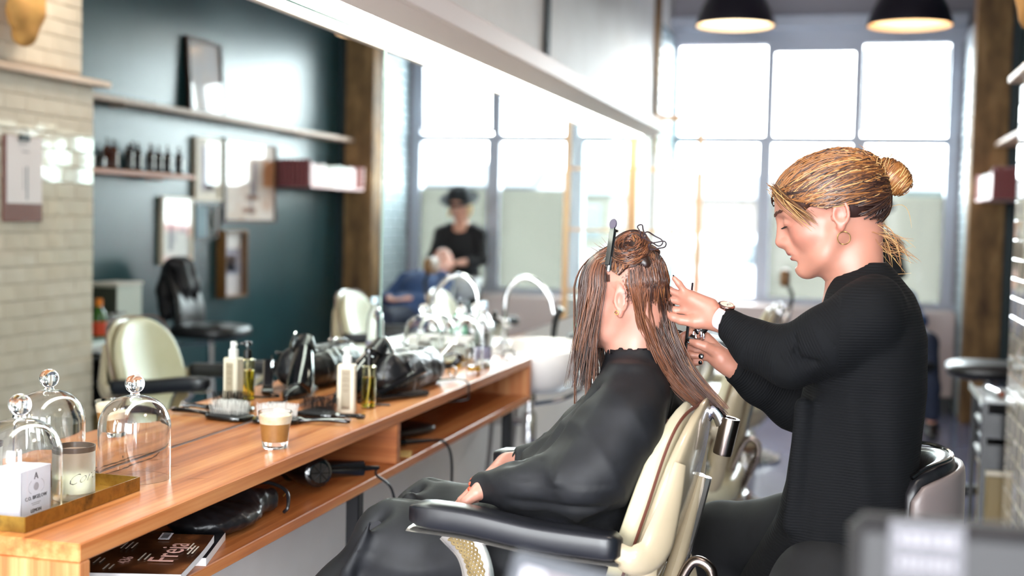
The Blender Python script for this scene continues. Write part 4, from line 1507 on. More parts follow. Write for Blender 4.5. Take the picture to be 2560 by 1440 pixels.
    # reclining lever with its spring
    if spring:
        lv = bez([(.140, -.03, .575), (.170, -.03, .665), (.197, -.03, .712), (.230, -.03, .697), (.230, -.03, .645), (.208, -.03, .60)], 26)
        lever = build('recline_lever', MB().tube([(X + p[0], Y + p[1], dz + p[2]) for p in lv], .0105, 10), m_gun, t)
        a, bb = np.array((X + .227, Y - .03, dz + .655)), np.array((X + .128, Y - .03, dz + .42))
        d = bb - a
        Rz = frame_to(d)
        co = [a + d * u + Rz @ np.array((.0125 * math.cos(u * 2 * math.pi * 30), .0125 * math.sin(u * 2 * math.pi * 30), 0)) for u in np.linspace(0, 1, 300)]
        build('spring', MB().tube(co, .0028, 5), m_gun, lever)
        build('spring_rod', MB().tube([a, bb], .006, 8), m_gun, lever)
    # footrest
    fs = bez([(-.22, 0, .45), (-.34, 0, .33), (-.44, 0, .20)], 10)
    build('footrest_arm', MB().tube([P(*p) for p in fs], .022, 10, flat=.6), m_enamel, t)
    build('footrest', MB().box(P(-.46, 0, .19), (.16, .34, .02), rot_euler(0, .35, 0), bev=.006), m_basep, t, False)
    return t


barber_chair((1.02, 2.42), .07, 'cream barber chair with black arms that the client sits in')
barber_chair((.985, 4.27), .0, 'empty cream barber chair just past the client, its back behind the scissors hand')
barber_chair((.945, 6.33), .0, 'empty cream barber chair third along the mirror, by the basin')
barber_chair((.90, 7.72), -.06, 'far cream barber chair with raised brown headrest near the window', headrest=True)

# ------------------------------------------------------------------ stools
def star_base(t, x, y, n=5, r=.27, z=.055, rot=.3):
    for k in range(n):
        a = rot + k * 2 * math.pi / n
        p = bez([(x, y, .10), (x + r * .5 * math.cos(a), y + r * .5 * math.sin(a), .085), (x + r * math.cos(a), y + r * math.sin(a), .06)], 8)
        l = build('base_leg', MB().tube(p, np.linspace(.022, .014, len(p)), 8), m_black, t)
        build('castor', MB().lathe([(0, -.012), (.026, -.012), (.028, 0), (.026, .012), (0, .012)], 16, (x + r * math.cos(a), y + r * math.sin(a), .028), rot_euler(math.pi / 2, 0, a)), m_black, l)


def stylist_stool(x, y):
    t = thing('stylist_stool', 'black leather stool with low padded back the stylist sits on', 'stool', (x, y, 0))
    star_base(t, x, y, r=.24)
    build('gas_column', MB().lathe([(.028, .08), (.028, .40), (.018, .40), (.018, .63)], 18, (x, y, 0), cap=False), m_chrome, t)
    build('seat', MB().sell((x, y, .665), (.19, .20, .042), (.5, .6)), m_leath, t)
    # curved padded back with welted edge
    G = []
    Rb = .20
    for th, zz in ((0, 0), ):
        pass
    def ring(off, zlo, zhi, name, m, th):
        rows = []
        for a in np.linspace(-.95, .95, 20):
            c = np.array((math.cos(a), math.sin(a)))
            e = math.cos(a / .95 * math.pi / 2) ** .35 if abs(a) < .949 else 0.0
            cr = []
            for b in np.linspace(0, 2 * math.pi, 14, endpoint=False):
                cb, sb = math.cos(b), math.sin(b)
                rr = Rb + off + th / 2 * np.sign(cb) * abs(cb) ** .6
                hz = (zhi - zlo) / 2 * (.55 + .45 * e)
                zz = (zlo + zhi) / 2 + hz * np.sign(sb) * abs(sb) ** .35
                cr.append((x + rr * c[0], y + rr * c[1], zz))
            rows.append(cr)
        n = 14
        V = np.array(rows).reshape(-1, 3)
        F = [(i * n + j, i * n + (j + 1) % n, (i + 1) * n + (j + 1) % n, (i + 1) * n + j) for i in range(len(rows) - 1) for j in range(n)]
        F += [tuple(range(n)), tuple((len(rows) - 1) * n + j for j in range(n))]
        return build(name, MB().add(V, F), m, t, True, angle=180)
    ring(0, .78, 1.00, 'back_pad', m_leath, .045)
    ring(.030, .79, .985, 'back_shell', mat('grey_shell', '#6f6461', .35), .018)
    wl = [(x + (Rb + .012) * math.cos(a), y + (Rb + .012) * math.sin(a), .998 - .02 * (abs(a) / .9) ** 6) for a in np.linspace(-.9, .9, 24)]
    build('welt', MB().tube(wl, .0045, 8), m_gloss, t)
    build('back_bar', MB().tube(bez([(x + .10, y, .64), (x + .22, y, .66), (x + .245, y, .76), (x + .240, y, .86)], 14), .016, 8, flat=.5), m_black, t)


stylist_stool(1.475, 2.53)


def lounge_stool(x, y):
    t = thing('rolling_stool', 'black leather rolling stool with tall curved backrest by the teal wall', 'stool', (x, y, 0))
    star_base(t, x, y, r=.30, rot=2.6)
    build('gas_column', MB().lathe([(.03, .08), (.03, .42), (.02, .42), (.02, .66)], 18, (x, y, 0), cap=False), m_chrome, t)
    build('seat', MB().sell((x, y, .715), (.215, .215, .045), (.55, .6)), m_leath, t)
    rows = []
    for u in np.linspace(0, 1, 16):
        z = .70 + .42 * u
        xc = x + .175 + .10 * u - .09 * math.sin(u * math.pi)* .5 + .03 * u * u
        w = .165 * (1 - .55 * u ** 3)
        cr = []
        for b in np.linspace(0, 2 * math.pi, 16, endpoint=False):
            cb, sb = math.cos(b), math.sin(b)
            e = 1 if u < .9 else max(.05, math.sqrt(1 - ((u - .9) / .1) ** 2 * .99))
            cr.append((xc + .035 * e * np.sign(cb) * abs(cb) ** .7 - .03 * abs(sb), y + w * e * np.sign(sb) * abs(sb) ** .7, z))
        rows.append(cr)
    n = 16
    F = [(i * n + j, i * n + (j + 1) % n, (i + 1) * n + (j + 1) % n, (i + 1) * n + j) for i in range(15) for j in range(n)]
    F += [tuple(range(n)), tuple(15 * n + j for j in range(n))]
    build('backrest', MB().add(np.array(rows).reshape(-1, 3), F), m_leath, t, True, angle=180)
    build('lift_lever', MB().tube([(x - .02, y, .645), (x + .10, y - .20, .65)], .007, 8), m_chrome, t)
    return t


lounge_stool(2.205, 6.80)
o = None
# dark jacket hung over the tall backrest
_t = thing('black_jacket', 'limp black jacket draped over the tall stool backrest', 'jacket', (2.44, 6.80, 1.12))
_F = Field((2.28, 6.55, .70), (2.62, 7.05, 1.18), .010)
_F.cone((2.435, 6.74, 1.115), (2.435, 6.86, 1.115), .045, .045, .03)
_F.chain([(2.385, 6.76, 1.10), (2.375, 6.77, .98), (2.40, 6.76, .84), (2.40, 6.74, .78)], [.045, .05, .045, .03], .03)
_F.chain([(2.39, 6.86, 1.10), (2.365, 6.86, .98), (2.37, 6.88, .86)], [.042, .045, .03], .03)
_F.chain([(2.485, 6.80, 1.10), (2.515, 6.80, .95), (2.50, 6.79, .80)], [.045, .055, .045], .03)
mesh_np('jacket_cloth', *crumple(*_F.mesh(2), .004, 22, 9), mottled('soft_black_cloth', '#141318', '#221f24', 8, .6), _t)

# ------------------------------------------------------------------ trolley with tools by the tiled pier
m_trol = mat('trolley_black', '#0b0c0f', .3)
_tx, _ty = 2.165, 5.76
_t = thing('tool_trolley', 'black salon trolley with grey top tray beside the tiled pier', 'trolley', (_tx, _ty, 0))
for sx in (-1, 1):
    for sy in (-1, 1):
        build('post', MB().box((_tx + sx * .105, _ty + sy * .22, .39), (.022, .022, .66)), m_trol, _t, False)
        build('castor', MB().lathe([(0, -.012), (.03, -.012), (.03, .012), (0, .012)], 14, (_tx + sx * .105, _ty + sy * .22, .03), rot_euler(math.pi / 2)), m_black, _t)
build('top_tray', MB().box((_tx, _ty, .715), (.25, .48, .012), bev=.003), mat('grey_tray', '#a9b0b2', .3), _t, False)
for sx in (-1, 1):
    build('tray_rim', MB().box((_tx + sx * .125, _ty, .725), (.008, .49, .03)), mat('trolley_rim', '#dfe6e4', .25), _t, False)
for z in (.61, .48):
    d = build('drawer', MB().box((_tx, _ty, z), (.19, .41, .11), bev=.004), m_trol, _t, False)
    build('handle', MB().box((_tx - .108, _ty - .05, z + .01), (.02, .16, .022), bev=.004), mat('trolley_rim', '#dfe6e4', .25), d, False)
build('bottom_tray', MB().box((_tx, _ty, .09), (.23, .46, .02)), m_trol, _t, False)
_t = thing('waste_bin', 'khaki rectangular bin standing on the trolley bottom', 'bin', (_tx, _ty, .10))
build('bin_body', MB().box((_tx, _ty, .25), (.17, .36, .30), bev=.01), mat('khaki_plastic', '#8e7a52', .5), _t, False)
build('bin_rim', MB().box((_tx, _ty, .41), (.18, .38, .03), bev=.006), mat('pale_rim', '#d8cdb8', .4), _t, False)
_t = thing('salon_clipper', 'silver and black trimmer lying on the grey trolley top', 'trimmer', (2.12, 5.72, .721))
build('trimmer_body', MB().tube([(2.10, 5.80, .737), (2.13, 5.66, .737)], [.016, .014], 12), m_chrome, _t)
build('trimmer_head', MB().box((2.098, 5.815, .738), (.034, .03, .022), bev=.003), m_black, _t, False)
build('trimmer_end', MB().tube([(2.13, 5.66, .737), (2.135, 5.635, .737)], [.0145, .013], 12), mat('rust_plastic', '#7a3a20', .4), _t)

# ------------------------------------------------------------------ things on and along the teal wall (seen in the mirror)
m_shelfp = wood('pale_shelf_wood', '#b99a80', '#cbb09a', '#d8c2b0', 'y', 1, .5)
m_shelfo = wood('orange_shelf_wood', '#9a5430', '#b56a40', '#c8825a', 'y', 1, .45)
def shelf(name, label, x0, x1, y0, y1, z, m, th=.03):
    t = thing(name, label, 'shelf', ((x0 + x1) / 2, (y0 + y1) / 2, z - th))
    build('board', MB().box(((x0 + x1) / 2, (y0 + y1) / 2, z - th / 2), (x1 - x0, y1 - y0, th), bev=.003), m, t, False)
    for k in (.2, .8):
        y = y0 + (y1 - y0) * k
        build('bracket', MB().box(((x0 + x1) / 2 + .02, y, z - th - .008), (x1 - x0 - .05, .02, .014)), m, t, False)
    return t


shelf('picture_ledge', 'long pale timber ledge along the teal wall', 2.485, 2.636, 5.56, 9.70, 2.06, m_shelfp)
shelf('tile_ledge', 'short pale timber ledge across the tiled pier', 2.095, 2.19, 4.34, 5.56, 2.062, m_shelfp)
shelf('product_shelf', 'orange timber shelf carrying dark product bottles on the teal wall', 2.475, 2.636, 5.52, 7.08, 1.655, m_shelfo, .028)

# product bottles
m_amber = mat('dark_bottle', '#0f0d0d', .12, 0, **{'Coat_Weight': .6})
m_brownb = mat('brown_bottle', '#4a2214', .15, 0, **{'Coat_Weight': .5})
m_glint = mat('bottle_glint', '#c9c6c0', .3)  # pale colour of the painted highlight on the dark bottles
def product(x, y, h, r, label, m=None, style=0):
    z = 1.656
    t = thing('product_bottle', label, 'bottle', (x, y, z), 'dark product bottles on the orange shelf')
    hb = h * (.72 if style else .80)
    build('bottle_body', MB().lathe([(0, 0), (r * .96, 0), (r, .004), (r, hb - .012), (r * .75, hb), (r * .4, hb + .006), (0, hb + .006)], 16, (x, y, z)), m or m_amber, t)
    build('label', MB().box((x - r - .0002, y, z + hb * .45), (.0016, r * .55, hb * .62)), m_glint if style != 2 else m_steel, t, False)  # narrow pale strip paints the upright glint on the side facing the mirror
    if style == 1:
        build('pump', MB().lathe([(0, hb), (r * .45, hb), (r * .45, hb + .02), (r * .18, hb + .022), (r * .18, h - .012), (r * .4, h - .010), (r * .4, h), (0, h)], 12, (x, y, z)), m_black, t)
    else:
        build('cap', MB().lathe([(0, hb + .004), (r * .5, hb + .004), (r * .46, h), (0, h)], 12, (x, y, z)), m_black, t)


_ys = [5.60, 5.69, 5.80, 5.91, 6.01, 6.12, 6.24, 6.40, 6.50, 6.62, 6.72, 6.83, 6.95]
_hs = [.155, .165, .110, .150, .105, .100, .165, .150, .165, .165, .160, .165, .165]
_st = [0, 0, 0, 0, 0, 2, 1, 0, 1, 1, 1, 1, 1]
_ord = ['first', 'second', 'third', 'fourth', 'fifth', 'sixth', 'seventh', 'eighth', 'ninth', 'tenth', 'eleventh', 'twelfth', 'thirteenth']
for i, (y, h, s) in enumerate(zip(_ys, _hs, _st)):
    kind = {0: 'capped dark bottle', 1: 'dark pump bottle', 2: 'short dark jar with metal label'}[s]
    product(2.515 + .004 * (i % 3), y, h, .026 if h > .12 else .028, f'{kind} on the orange shelf, {_ord[i]} from the tiled pier', m_brownb if i in (0, 6) else None, s)
for i, (y, h) in enumerate(((5.66, .17), (5.86, .16), (6.30, .18), (6.56, .175), (6.77, .175))):
    product(2.595, y, h, .025, f'tall pump bottle in the back row of the orange shelf, {_ord[i]} from the pier', m_brownb if i == 2 else None, 1)

# pictures
def picture(name, label, y0, y1, z0, z1, frame, art, x=2.636, d=.028, fw=.018, mat_w=.0, tilt=0.0, glaze=True, marks=()):
    t = thing(name, label, 'picture', (x - d / 2, (y0 + y1) / 2, z0))
    yc, zc = (y0 + y1) / 2, (z0 + z1) / 2
    R = rot_euler(0, tilt, 0)
    def bx(c, s):
        o = MB().box((0, 0, 0), s)
        V = o.v[0] + np.array(c)
        piv = np.array((x - d / 2, yc, z0))
        o.v[0] = (V - piv) @ R.T + piv
        return o
    xc = x - d / 2
    for a in (bx((xc, yc, z1 - fw / 2), (d, y1 - y0, fw)), bx((xc, yc, z0 + fw / 2), (d, y1 - y0, fw)),
              bx((xc, y0 + fw / 2, zc), (d, fw, z1 - z0 - 2 * fw)), bx((xc, y1 - fw / 2, zc), (d, fw, z1 - z0 - 2 * fw))):
        build('frame_side', a, frame, t, False)
    build('art', bx((x - d * .3, yc, zc), (.004, y1 - y0 - 2 * fw, z1 - z0 - 2 * fw)), art, t, False)
    for (u0, u1, v0, v1, m) in marks:
        build('printed_shape', bx((x - d * .3 - .0024, y0 + (u0 + u1) / 2 * (y1 - y0), z0 + (v0 + v1) / 2 * (z1 - z0)), (.001, (u1 - u0) * (y1 - y0), (v1 - v0) * (z1 - z0))), m, t, False)
    if glaze:
        build('glazing', bx((x - d * .8, yc, zc), (.002, y1 - y0 - 2 * fw, z1 - z0 - 2 * fw)), pane_glass('picture_glass', '#ffffff', .09), t, False)


m_frd = wood('dark_frame_wood', '#241008', '#3a1c10', '#4c2a18', 'z')
m_frc = mat('cream_frame', '#e2d3bd', .5)
m_frw = wood('walnut_frame', '#5a3a1c', '#7a5228', '#946a38', 'z')
m_frk = mat('black_frame', '#15191a', .4)
A = lambda n, a, b, c=None, s=5: mottled(n, a, b, s, .6, 0, (1, 1, 1), 0, 3, c)
g1 = mat('print_grey', '#9a9299', .7)
g2 = mat('print_pink', '#c79aa0', .7)
g3 = mat('print_brown', '#a98270', .7)
g4 = mat('print_blue', '#8fa8b4', .7)
g5 = mat('print_charcoal', '#4a5056', .7)
g6 = mat('print_red', '#b0524a', .7)
picture('large_picture', 'largest framed print on the teal wall, brownish drawing behind glass', 7.725, 8.53, 1.36, 1.935, m_frd, A('art_brown', '#d9bfae', '#e6d6cc', '#c99a78', 3), fw=.02,
        marks=((.30, .36, .55, .9, g3), (.55, .62, .35, .75, g1), (.42, .66, .28, .34, g3), (.75, .98, .45, .78, mat('print_orange', '#d09468', .7)), (.35, .6, .12, .18, g3), (.50, .54, .1, .5, g1)))
picture('narrow_picture', 'cream framed print with a mauve panel, left of the largest picture', 7.335, 7.685, 1.50, 1.916, m_frc, A('art_cream', '#e9dccb', '#efe4d6'), fw=.022,
        marks=((.28, .75, .16, .86, mat('print_mauve', '#b3a3ad', .7)), (.45, .72, .18, .38, g2)))
picture('square_picture', 'small square print striped pale blue and charcoal', 7.332, 7.685, 1.25, 1.480, m_frk, A('art_stripe', '#e3cfd2', '#dcd5da'), fw=.012,
        marks=((.10, .50, .05, .95, g4), (.52, .86, .05, .95, g5), (.62, .76, .3, .75, g2)))
picture('left_picture', 'tall pale framed drawing, leftmost of the pictures, above the stool', 6.925, 7.30, 1.10, 1.520, m_frc, A('art_pale', '#e8e2db', '#efeae4'), fw=.016,
        marks=((.28, .40, .2, .72, g1), (.44, .5, .3, .6, mat('print_silver', '#c6c2c4', .7)), (.6, .85, .45, .7, mat('print_silver', '#c6c2c4', .7))))
picture('box_picture', 'deep walnut box frame with a figure photo, lowest of the pictures', 7.665, 7.99, .85, 1.309, m_frw, A('art_photo', '#e6dcdc', '#d9d0d6'), d=.07, fw=.012,
        marks=((.1, .9, .33, .72, mat('print_lilac', '#a7a2b2', .7)), (.3, .7, .38, .62, g1), (.1, .9, .72, .96, mat('print_white', '#f0e8e6', .7))))
picture('leaning_picture', 'tall dark framed glass picture leaning on the pale ledge', 7.21, 7.66, 2.063, 2.545, m_frd, A('art_glow', '#dcd9dc', '#e9dad0'), x=2.60, d=.025, fw=.02, tilt=.07)

# clipboard on the tiles
_t = thing('clipboard', 'brown clipboard with a printed sheet hanging on the tiles', 'clipboard', (2.125, 4.90, 1.37))
build('board', MB().box((2.126, 4.905, 1.558), (.006, .280, .385), bev=.002), mat('hardboard_brown', '#6a2e16', .5), _t, False)
build('paper', MB().box((2.1222, 4.915, 1.598), (.0014, .250, .300)), mat('sheet_paper', '#e3d8d8', .7), _t, False)
for k, (y, w, z, h) in enumerate(((4.93, .010, 1.54, .15), (4.905, .004, 1.56, .10), (4.92, .05, 1.68, .006))):
    build('printed_shape', MB().box((2.1212, y, z), (.0008, w, h)), g1 if k else mat('print_steel', '#6f7a86', .6), _t, False)
_c = build('bulldog_clip', MB().box((2.118, 4.905, 1.742), (.014, .075, .028), bev=.004), m_black, _t, False)
build('clip_wire', MB().tube(bez([(2.118, 4.885, 1.755), (2.116, 4.89, 1.785), (2.116, 4.92, 1.785), (2.118, 4.925, 1.755)], 12), .0018, 6), m_steel, _c)

# tan padded thing hanging above the tiles
_t = thing('suede_mitt', 'tan suede padded mitt hanging upside down above the tile ledge', 'mitt', (2.13, 4.89, 2.14))
_F = Field((2.00, 4.66, 2.10), (2.20, 5.12, 2.62), .010)
_F.chain([(2.11, 4.93, 2.58), (2.105, 4.925, 2.44), (2.10, 4.91, 2.30), (2.10, 4.88, 2.20)], [.062, .066, .066, .056], .03)
_F.ell((2.095, 4.83, 2.29), (.045, .065, .085), k=.03)
_F.cone((2.10, 4.97, 2.30), (2.10, 4.99, 2.40), .035, .03, .03)
mesh_np('mitt_body', *_F.mesh(1), mottled('tan_suede', '#9a6c34', '#b98a48', 9, .85, 0, (1, 1, 1), .1), _t)
build('hang_loop', MB().tube(bez([(2.11, 4.90, 2.62), (2.14, 4.91, 2.70), (2.185, 4.92, 2.72)], 10), .006, 8), mat('tan_cord', '#8a6230', .7), _t)

# pink rack with cartons
m_rackp = mat('pink_rack', '#e5b9b6', .5)
m_maroon = mat('maroon_ribs', '#7c3a3e', .45)
RX0, RX1, RY0, RY1, RZ0, RZ1 = 2.36, 2.634, 8.56, 9.62, 1.628, 1.818
_t = thing('pink_rack', 'pink wall rack with maroon ribbed end, holding white cartons', 'rack', ((RX0 + RX1) / 2, (RY0 + RY1) / 2, RZ0))
build('rack_floor', MB().box(((RX0 + RX1) / 2, (RY0 + RY1) / 2, RZ0 + .008), (RX1 - RX0, RY1 - RY0, .016)), m_rackp, _t, False)
build('rack_back', MB().box((RX1 - .006, (RY0 + RY1) / 2, (RZ0 + RZ1) / 2), (.012, RY1 - RY0, RZ1 - RZ0)), m_rackp, _t, False)
build('rack_end', MB().box(((RX0 + RX1) / 2, RY1 - .008, (RZ0 + RZ1) / 2), (RX1 - RX0, .016, RZ1 - RZ0)), m_rackp, _t, False)
build('rack_end', MB().box(((RX0 + RX1) / 2, RY0 + .008, (RZ0 + RZ1) / 2), (RX1 - RX0, .016, RZ1 - RZ0)), m_maroon, _t, False)
for k in range(8):
    build('end_rib', MB().lathe([(0, 0), (.016, 0), (.016, RZ1 - RZ0 + .012), (.010, RZ1 - RZ0 + .018), (0, RZ1 - RZ0 + .018)], 12, (RX0 + .018 + k * .034, RY0, RZ0)), m_maroon, _t)
_y = RY0 + .03
_cols = ['#e8c4c2', '#ecd0cc', '#e6c8c6', '#f0e8e4', None, '#f2efe8', None, '#eef2e8', '#f4f4ee', '#e9efe6', '#f2f4ee', '#f6f3ee', '#efe3df', '#e8c9c8']
for k, c in enumerate(_cols):
    if c is None:
        _y += .035
        continue
    w = .068 if k != 5 else .05
    o = build('carton', MB().box((RX0 + .09, _y + w / 2, RZ0 + .017 + (.082 - .004 * (k % 3))), (.16, w - .006, .164 - .008 * (k % 3)), bev=.002), mat('carton_' + c[1:], c, .5), smooth=False, base=(RX0 + .09, _y + w / 2, RZ0 + .017))
    tag(o, f"{'pink' if c[1:3] in ('e8', 'ec', 'e6') else 'white'} carton in the pink rack, {_ord[len([q for q in _cols[:k] if q])]} from the maroon end", 'carton', 'cartons in the pink wall rack')
    _y += w

# low black cabinet with canister, bottle and jars, half hidden by the pier
_t = thing('side_cabinet', 'low black cabinet against the teal wall beyond the tiled pier', 'cabinet', (2.47, 6.00, 0))
build('carcass', MB().box((2.47, 6.00, .365), (.33, .74, .73), bev=.004), m_trol, _t, False)
build('cabinet_top', MB().box((2.465, 6.00, .742), (.345, .76, .022), bev=.003), mat('grey_stone_top', '#6f8686', .3), _t, False)
for y in (5.82, 6.18):
    d = build('cabinet_door', MB().box((2.303, y, .38), (.012, .35, .66), bev=.002), m_trol, _t, False)
    build('knob', MB().sell((2.292, y + (.13 if y < 6 else -.13), .55), (.010, .012, .012), (1, 1), n=(8, 12)), m_steel, d)
_t = thing('tin_canister', 'tall grey and white tin box on the black cabinet', 'canister', (2.45, 6.17, .754))
build('tin_body', MB().box((2.45, 6.17, .885), (.17, .25, .262), bev=.004), mat('tin_paint', '#b9bdb2', .45), _t, False)
build('tin_lid', MB().box((2.45, 6.17, 1.022), (.18, .26, .016), bev=.003), mat('tin_lid_paint', '#cfc6bb', .4), _t, False)
build('tin_side', MB().box((2.45, 6.043, .885), (.168, .002, .24)), mat('tin_dark_panel', '#34382f', .5), _t, False)
_t = thing('liqueur_bottle', 'green liqueur bottle with orange cap and red label on the cabinet', 'bottle', (2.335, 5.83, .754))
build('bottle_body', MB().lathe([(0, 0), (.038, 0), (.039, .01), (.039, .10), (.030, .135), (.016, .155), (.014, .17), (0, .17)], 22, (2.335, 5.83, .754)), mat('green_bottle', '#2f5a1c', .1), _t)
build('label', MB().lathe([(.0396, .012), (.0396, .085)], 22, (2.335, 5.83, .754), cap=False), mat('red_label', '#c8401e', .5), _t)
build('cap', MB().lathe([(0, .165), (.018, .165), (.018, .205), (0, .207)], 18, (2.335, 5.83, .754)), mat('orange_cap', '#e8821e', .4), _t)
for i, (x, y) in enumerate(((2.335, 5.93), (2.335, 6.02))):
    o = thing('glass_jar', ['clear glass jar next to the liqueur bottle', 'clear glass jar next to the tin box front'][i], 'jar', (x, y, .754), 'glass jars on the cabinet')
    build('jar_body', MB().lathe([(0, 0), (.033, 0), (.035, .09), (.03, .11), (.028, .11), (.033, .088), (.031, .006), (0, .006)], 20, (x, y, .754), cap=False), m_glass, o)
    build('jar_lid', MB().lathe([(0, .11), (.032, .11), (.032, .125), (0, .127)], 20, (x, y, .754)), m_chrome, o)

# ------------------------------------------------------------------ basin beyond the counter
m_cer = mat('white_ceramic', '#f4efec', .12, 0, **{'Coat_Weight': .5})
_t = thing('wash_basin', 'white ceramic wash basin at the far end of the counter', 'basin', (.23, 5.14, 0.70))
_n = 44
_ang = np.arange(_n) * 2 * math.pi / _n
def _ring(r, z, q=1.0):
    c, s_ = np.cos(_ang), np.sin(_ang)
    x = .235 + .215 * r * np.sign(c) * np.abs(c) ** .75
    y = 5.14 + .355 * r * np.sign(s_) * np.abs(s_) ** .75
    return np.stack([x, y, np.full(_n, z)], 1)


_rows = [_ring(.25, .715), _ring(.62, .722), _ring(.84, .765), _ring(.95, .83), _ring(1.0, .892), _ring(.985, .900), _ring(.93, .900), _ring(.90, .885), _ring(.82, .82), _ring(.6, .765), _ring(.15, .752), _ring(.01, .752)]
build('bowl', MB().sheet(np.array(_rows).transpose(1, 0, 2), closed_u=True).add(_ring(.25, .715), [tuple(range(_n))]), m_cer, _t, True, angle=180)
build('towel_rail', MB().tube(bez([(.30, 4.80, .70), (.40, 4.90, .715), (.455, 5.10, .745), (.44, 5.35, .75), (.3, 5.52, .75)], 24), .010, 8), m_chrome, _t)
build('waste_pipe', MB().tube([(.20, 5.14, .716), (.20, 5.14, .60)], .018, 12), m_chrome, _t)
build('bottle_trap', MB().lathe([(0, .47), (.030, .475), (.032, .49), (.032, .60), (.026, .615), (0, .615)], 20, (.20, 5.14, 0)).tube(bez([(.20, 5.14, .57), (.13, 5.14, .57), (.01, 5.14, .56)], 8), .016, 10), m_chrome, _t)
for y in (4.93, 5.32):
    build('supply_pipe', MB().tube(bez([(.10, y, .73), (.09, y, .50), (.06, y, .25), (.02, y, .22)], 14), .009, 8), m_steel, _t)
build('stop_valve', MB().lathe([(0, -.02), (.018, -.02), (.020, 0), (.018, .02), (0, .02)], 14, (.14, 5.42, .66), rot_euler(1.2)).tube([(.14, 5.42, .66), (.15, 5.44, .60)], .012, 8), m_black, _t)
_t = thing('gooseneck_tap', 'tall chrome gooseneck tap arching over the basin', 'tap', (.068, 5.205, .89))
build('tap_base', MB().lathe([(0, .86), (.028, .86), (.028, .895), (.016, .905), (0, .905)], 20, (.068, 5.205, 0)), m_chrome, _t)
build('spout', MB().tube(bez([(.068, 5.205, .90), (.066, 5.205, 1.02), (.078, 5.205, 1.12), (.135, 5.205, 1.178), (.205, 5.205, 1.165), (.262, 5.205, 1.10), (.283, 5.205, 1.03)], 36), .0115, 12), m_chrome, _t)
build('mixer_lever', MB().tube([(.068, 5.185, .985), (.05, 5.12, 1.02)], [.009, .007], 8).sell((.068, 5.205, .98), (.022, .022, .024), (1, 1), n=(10, 16)), m_chrome, _t)
build('lever_grip', MB().sell((.047, 5.112, 1.022), (.013, .02, .018), (1, 1), n=(8, 12)), m_black, _t)
_t = thing('spray_handset', 'black basin spray handset standing on its holder', 'shower handset', (.195, 5.56, .86))
build('holder', MB().box((.195, 5.56, .872), (.075, .075, .026), bev=.005), m_black, _t, False)
build('handset_body', MB().tube(bez([(.20, 5.56, .88), (.205, 5.56, .94), (.215, 5.56, .99), (.235, 5.56, 1.03)], 14), np.linspace(.012, .018, len(bez([(.20, 5.56, .88), (.205, 5.56, .94), (.215, 5.56, .99), (.235, 5.56, 1.03)], 14))), 10), m_black, _t)
_t = thing('tap_block', 'black control block beside the spray handset', 'control', (.285, 5.56, .86))
build('block', MB().box((.285, 5.56, .878), (.05, .07, .038), bev=.004), m_black, _t, False)
build('dial', MB().lathe([(0, 0), (.018, 0), (.016, .018), (0, .018)], 18, (.285, 5.56, .897)), m_black, _t)
_t = thing('basin_shelf', 'wooden ledge behind the basin carrying the spray handset', 'shelf', (.17, 5.665, .83))
build('board', MB().box((.172, 5.665, .848), (.335, .30, .022), bev=.003), m_oakx, _t, False)
build('edge_rail', MB().tube([(.34, 5.53, .858), (.44, 5.63, .858)], .006, 8), m_gun, _t)
_t = thing('green_bottle', 'small bright green bottle on the ledge behind the basin', 'bottle', (.30, 5.63, .86))
build('bottle_body', MB().lathe([(0, 0), (.03, 0), (.032, .10), (.014, .13), (.014, .15), (0, .15)], 18, (.30, 5.70, .860)), mat('emerald_plastic', '#28b083', .3), _t)
build('cap', MB().lathe([(0, .15), (.016, .15), (.016, .18), (0, .18)], 14, (.30, 5.70, .860)), m_black, _t)

# ------------------------------------------------------------------ reception desk in the near foreground
_t = thing('reception_desk', 'reception desk in front of the camera carrying the card terminal', 'desk', (1.52, .90, 0))
build('desk_top', MB().box((1.48, .92, .985), (.62, .34, .03), bev=.004), m_oakx, _t, False)
build('pedestal', MB().box((1.52, .90, .485), (.10, .10, .97)), m_oakz, _t, False)
build('foot_plate', MB().box((1.52, .90, .010), (.36, .28, .02)), m_oakz, _t, False)
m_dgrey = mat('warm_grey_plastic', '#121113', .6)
_t = thing('card_terminal', 'warm grey payment box with white lettering in the blurred foreground', 'payment terminal', (1.60, 1.02, 1.0))
build('casing', MB().box((1.605, 1.03, 1.10), (.235, .06, .20), rot_euler(-.12), bev=.012), m_dgrey, _t, True)
build('badge_panel', MB().box((1.546, 1.0085, 1.180), (.056, .003, .046), rot_euler(-.12)), mat('badge_dark', '#3c3a40', .5), _t, False)
for row, (z, n, w, h) in enumerate(((1.190, 6, .0062, .0105), (1.172, 7, .0050, .0090))):
    for k in range(n):
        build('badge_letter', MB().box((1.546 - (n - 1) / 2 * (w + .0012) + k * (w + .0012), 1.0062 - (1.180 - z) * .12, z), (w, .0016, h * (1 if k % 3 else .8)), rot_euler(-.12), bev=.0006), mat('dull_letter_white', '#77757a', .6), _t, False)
_t = thing('display_frame', 'small tilted display with dark frame and white and rosy leaflet in the foreground', 'display', (1.285, .96, 1.0))
_R = rot_euler(-.55, .20, .10)
_c = np.array((1.290, .97, 1.098))
build('frame', MB().box(_c, (.150, .012, .11), _R, bev=.005), mat('silver_grey_plastic', '#44474c', .5), _t, False)
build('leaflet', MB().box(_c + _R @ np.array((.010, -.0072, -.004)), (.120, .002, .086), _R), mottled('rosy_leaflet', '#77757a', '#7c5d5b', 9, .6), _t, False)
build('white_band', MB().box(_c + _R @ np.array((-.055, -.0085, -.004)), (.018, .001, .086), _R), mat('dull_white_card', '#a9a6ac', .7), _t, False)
build('stand', MB().box((1.30, 1.02, 1.03), (.10, .05, .06)), m_dgrey, _t, False)

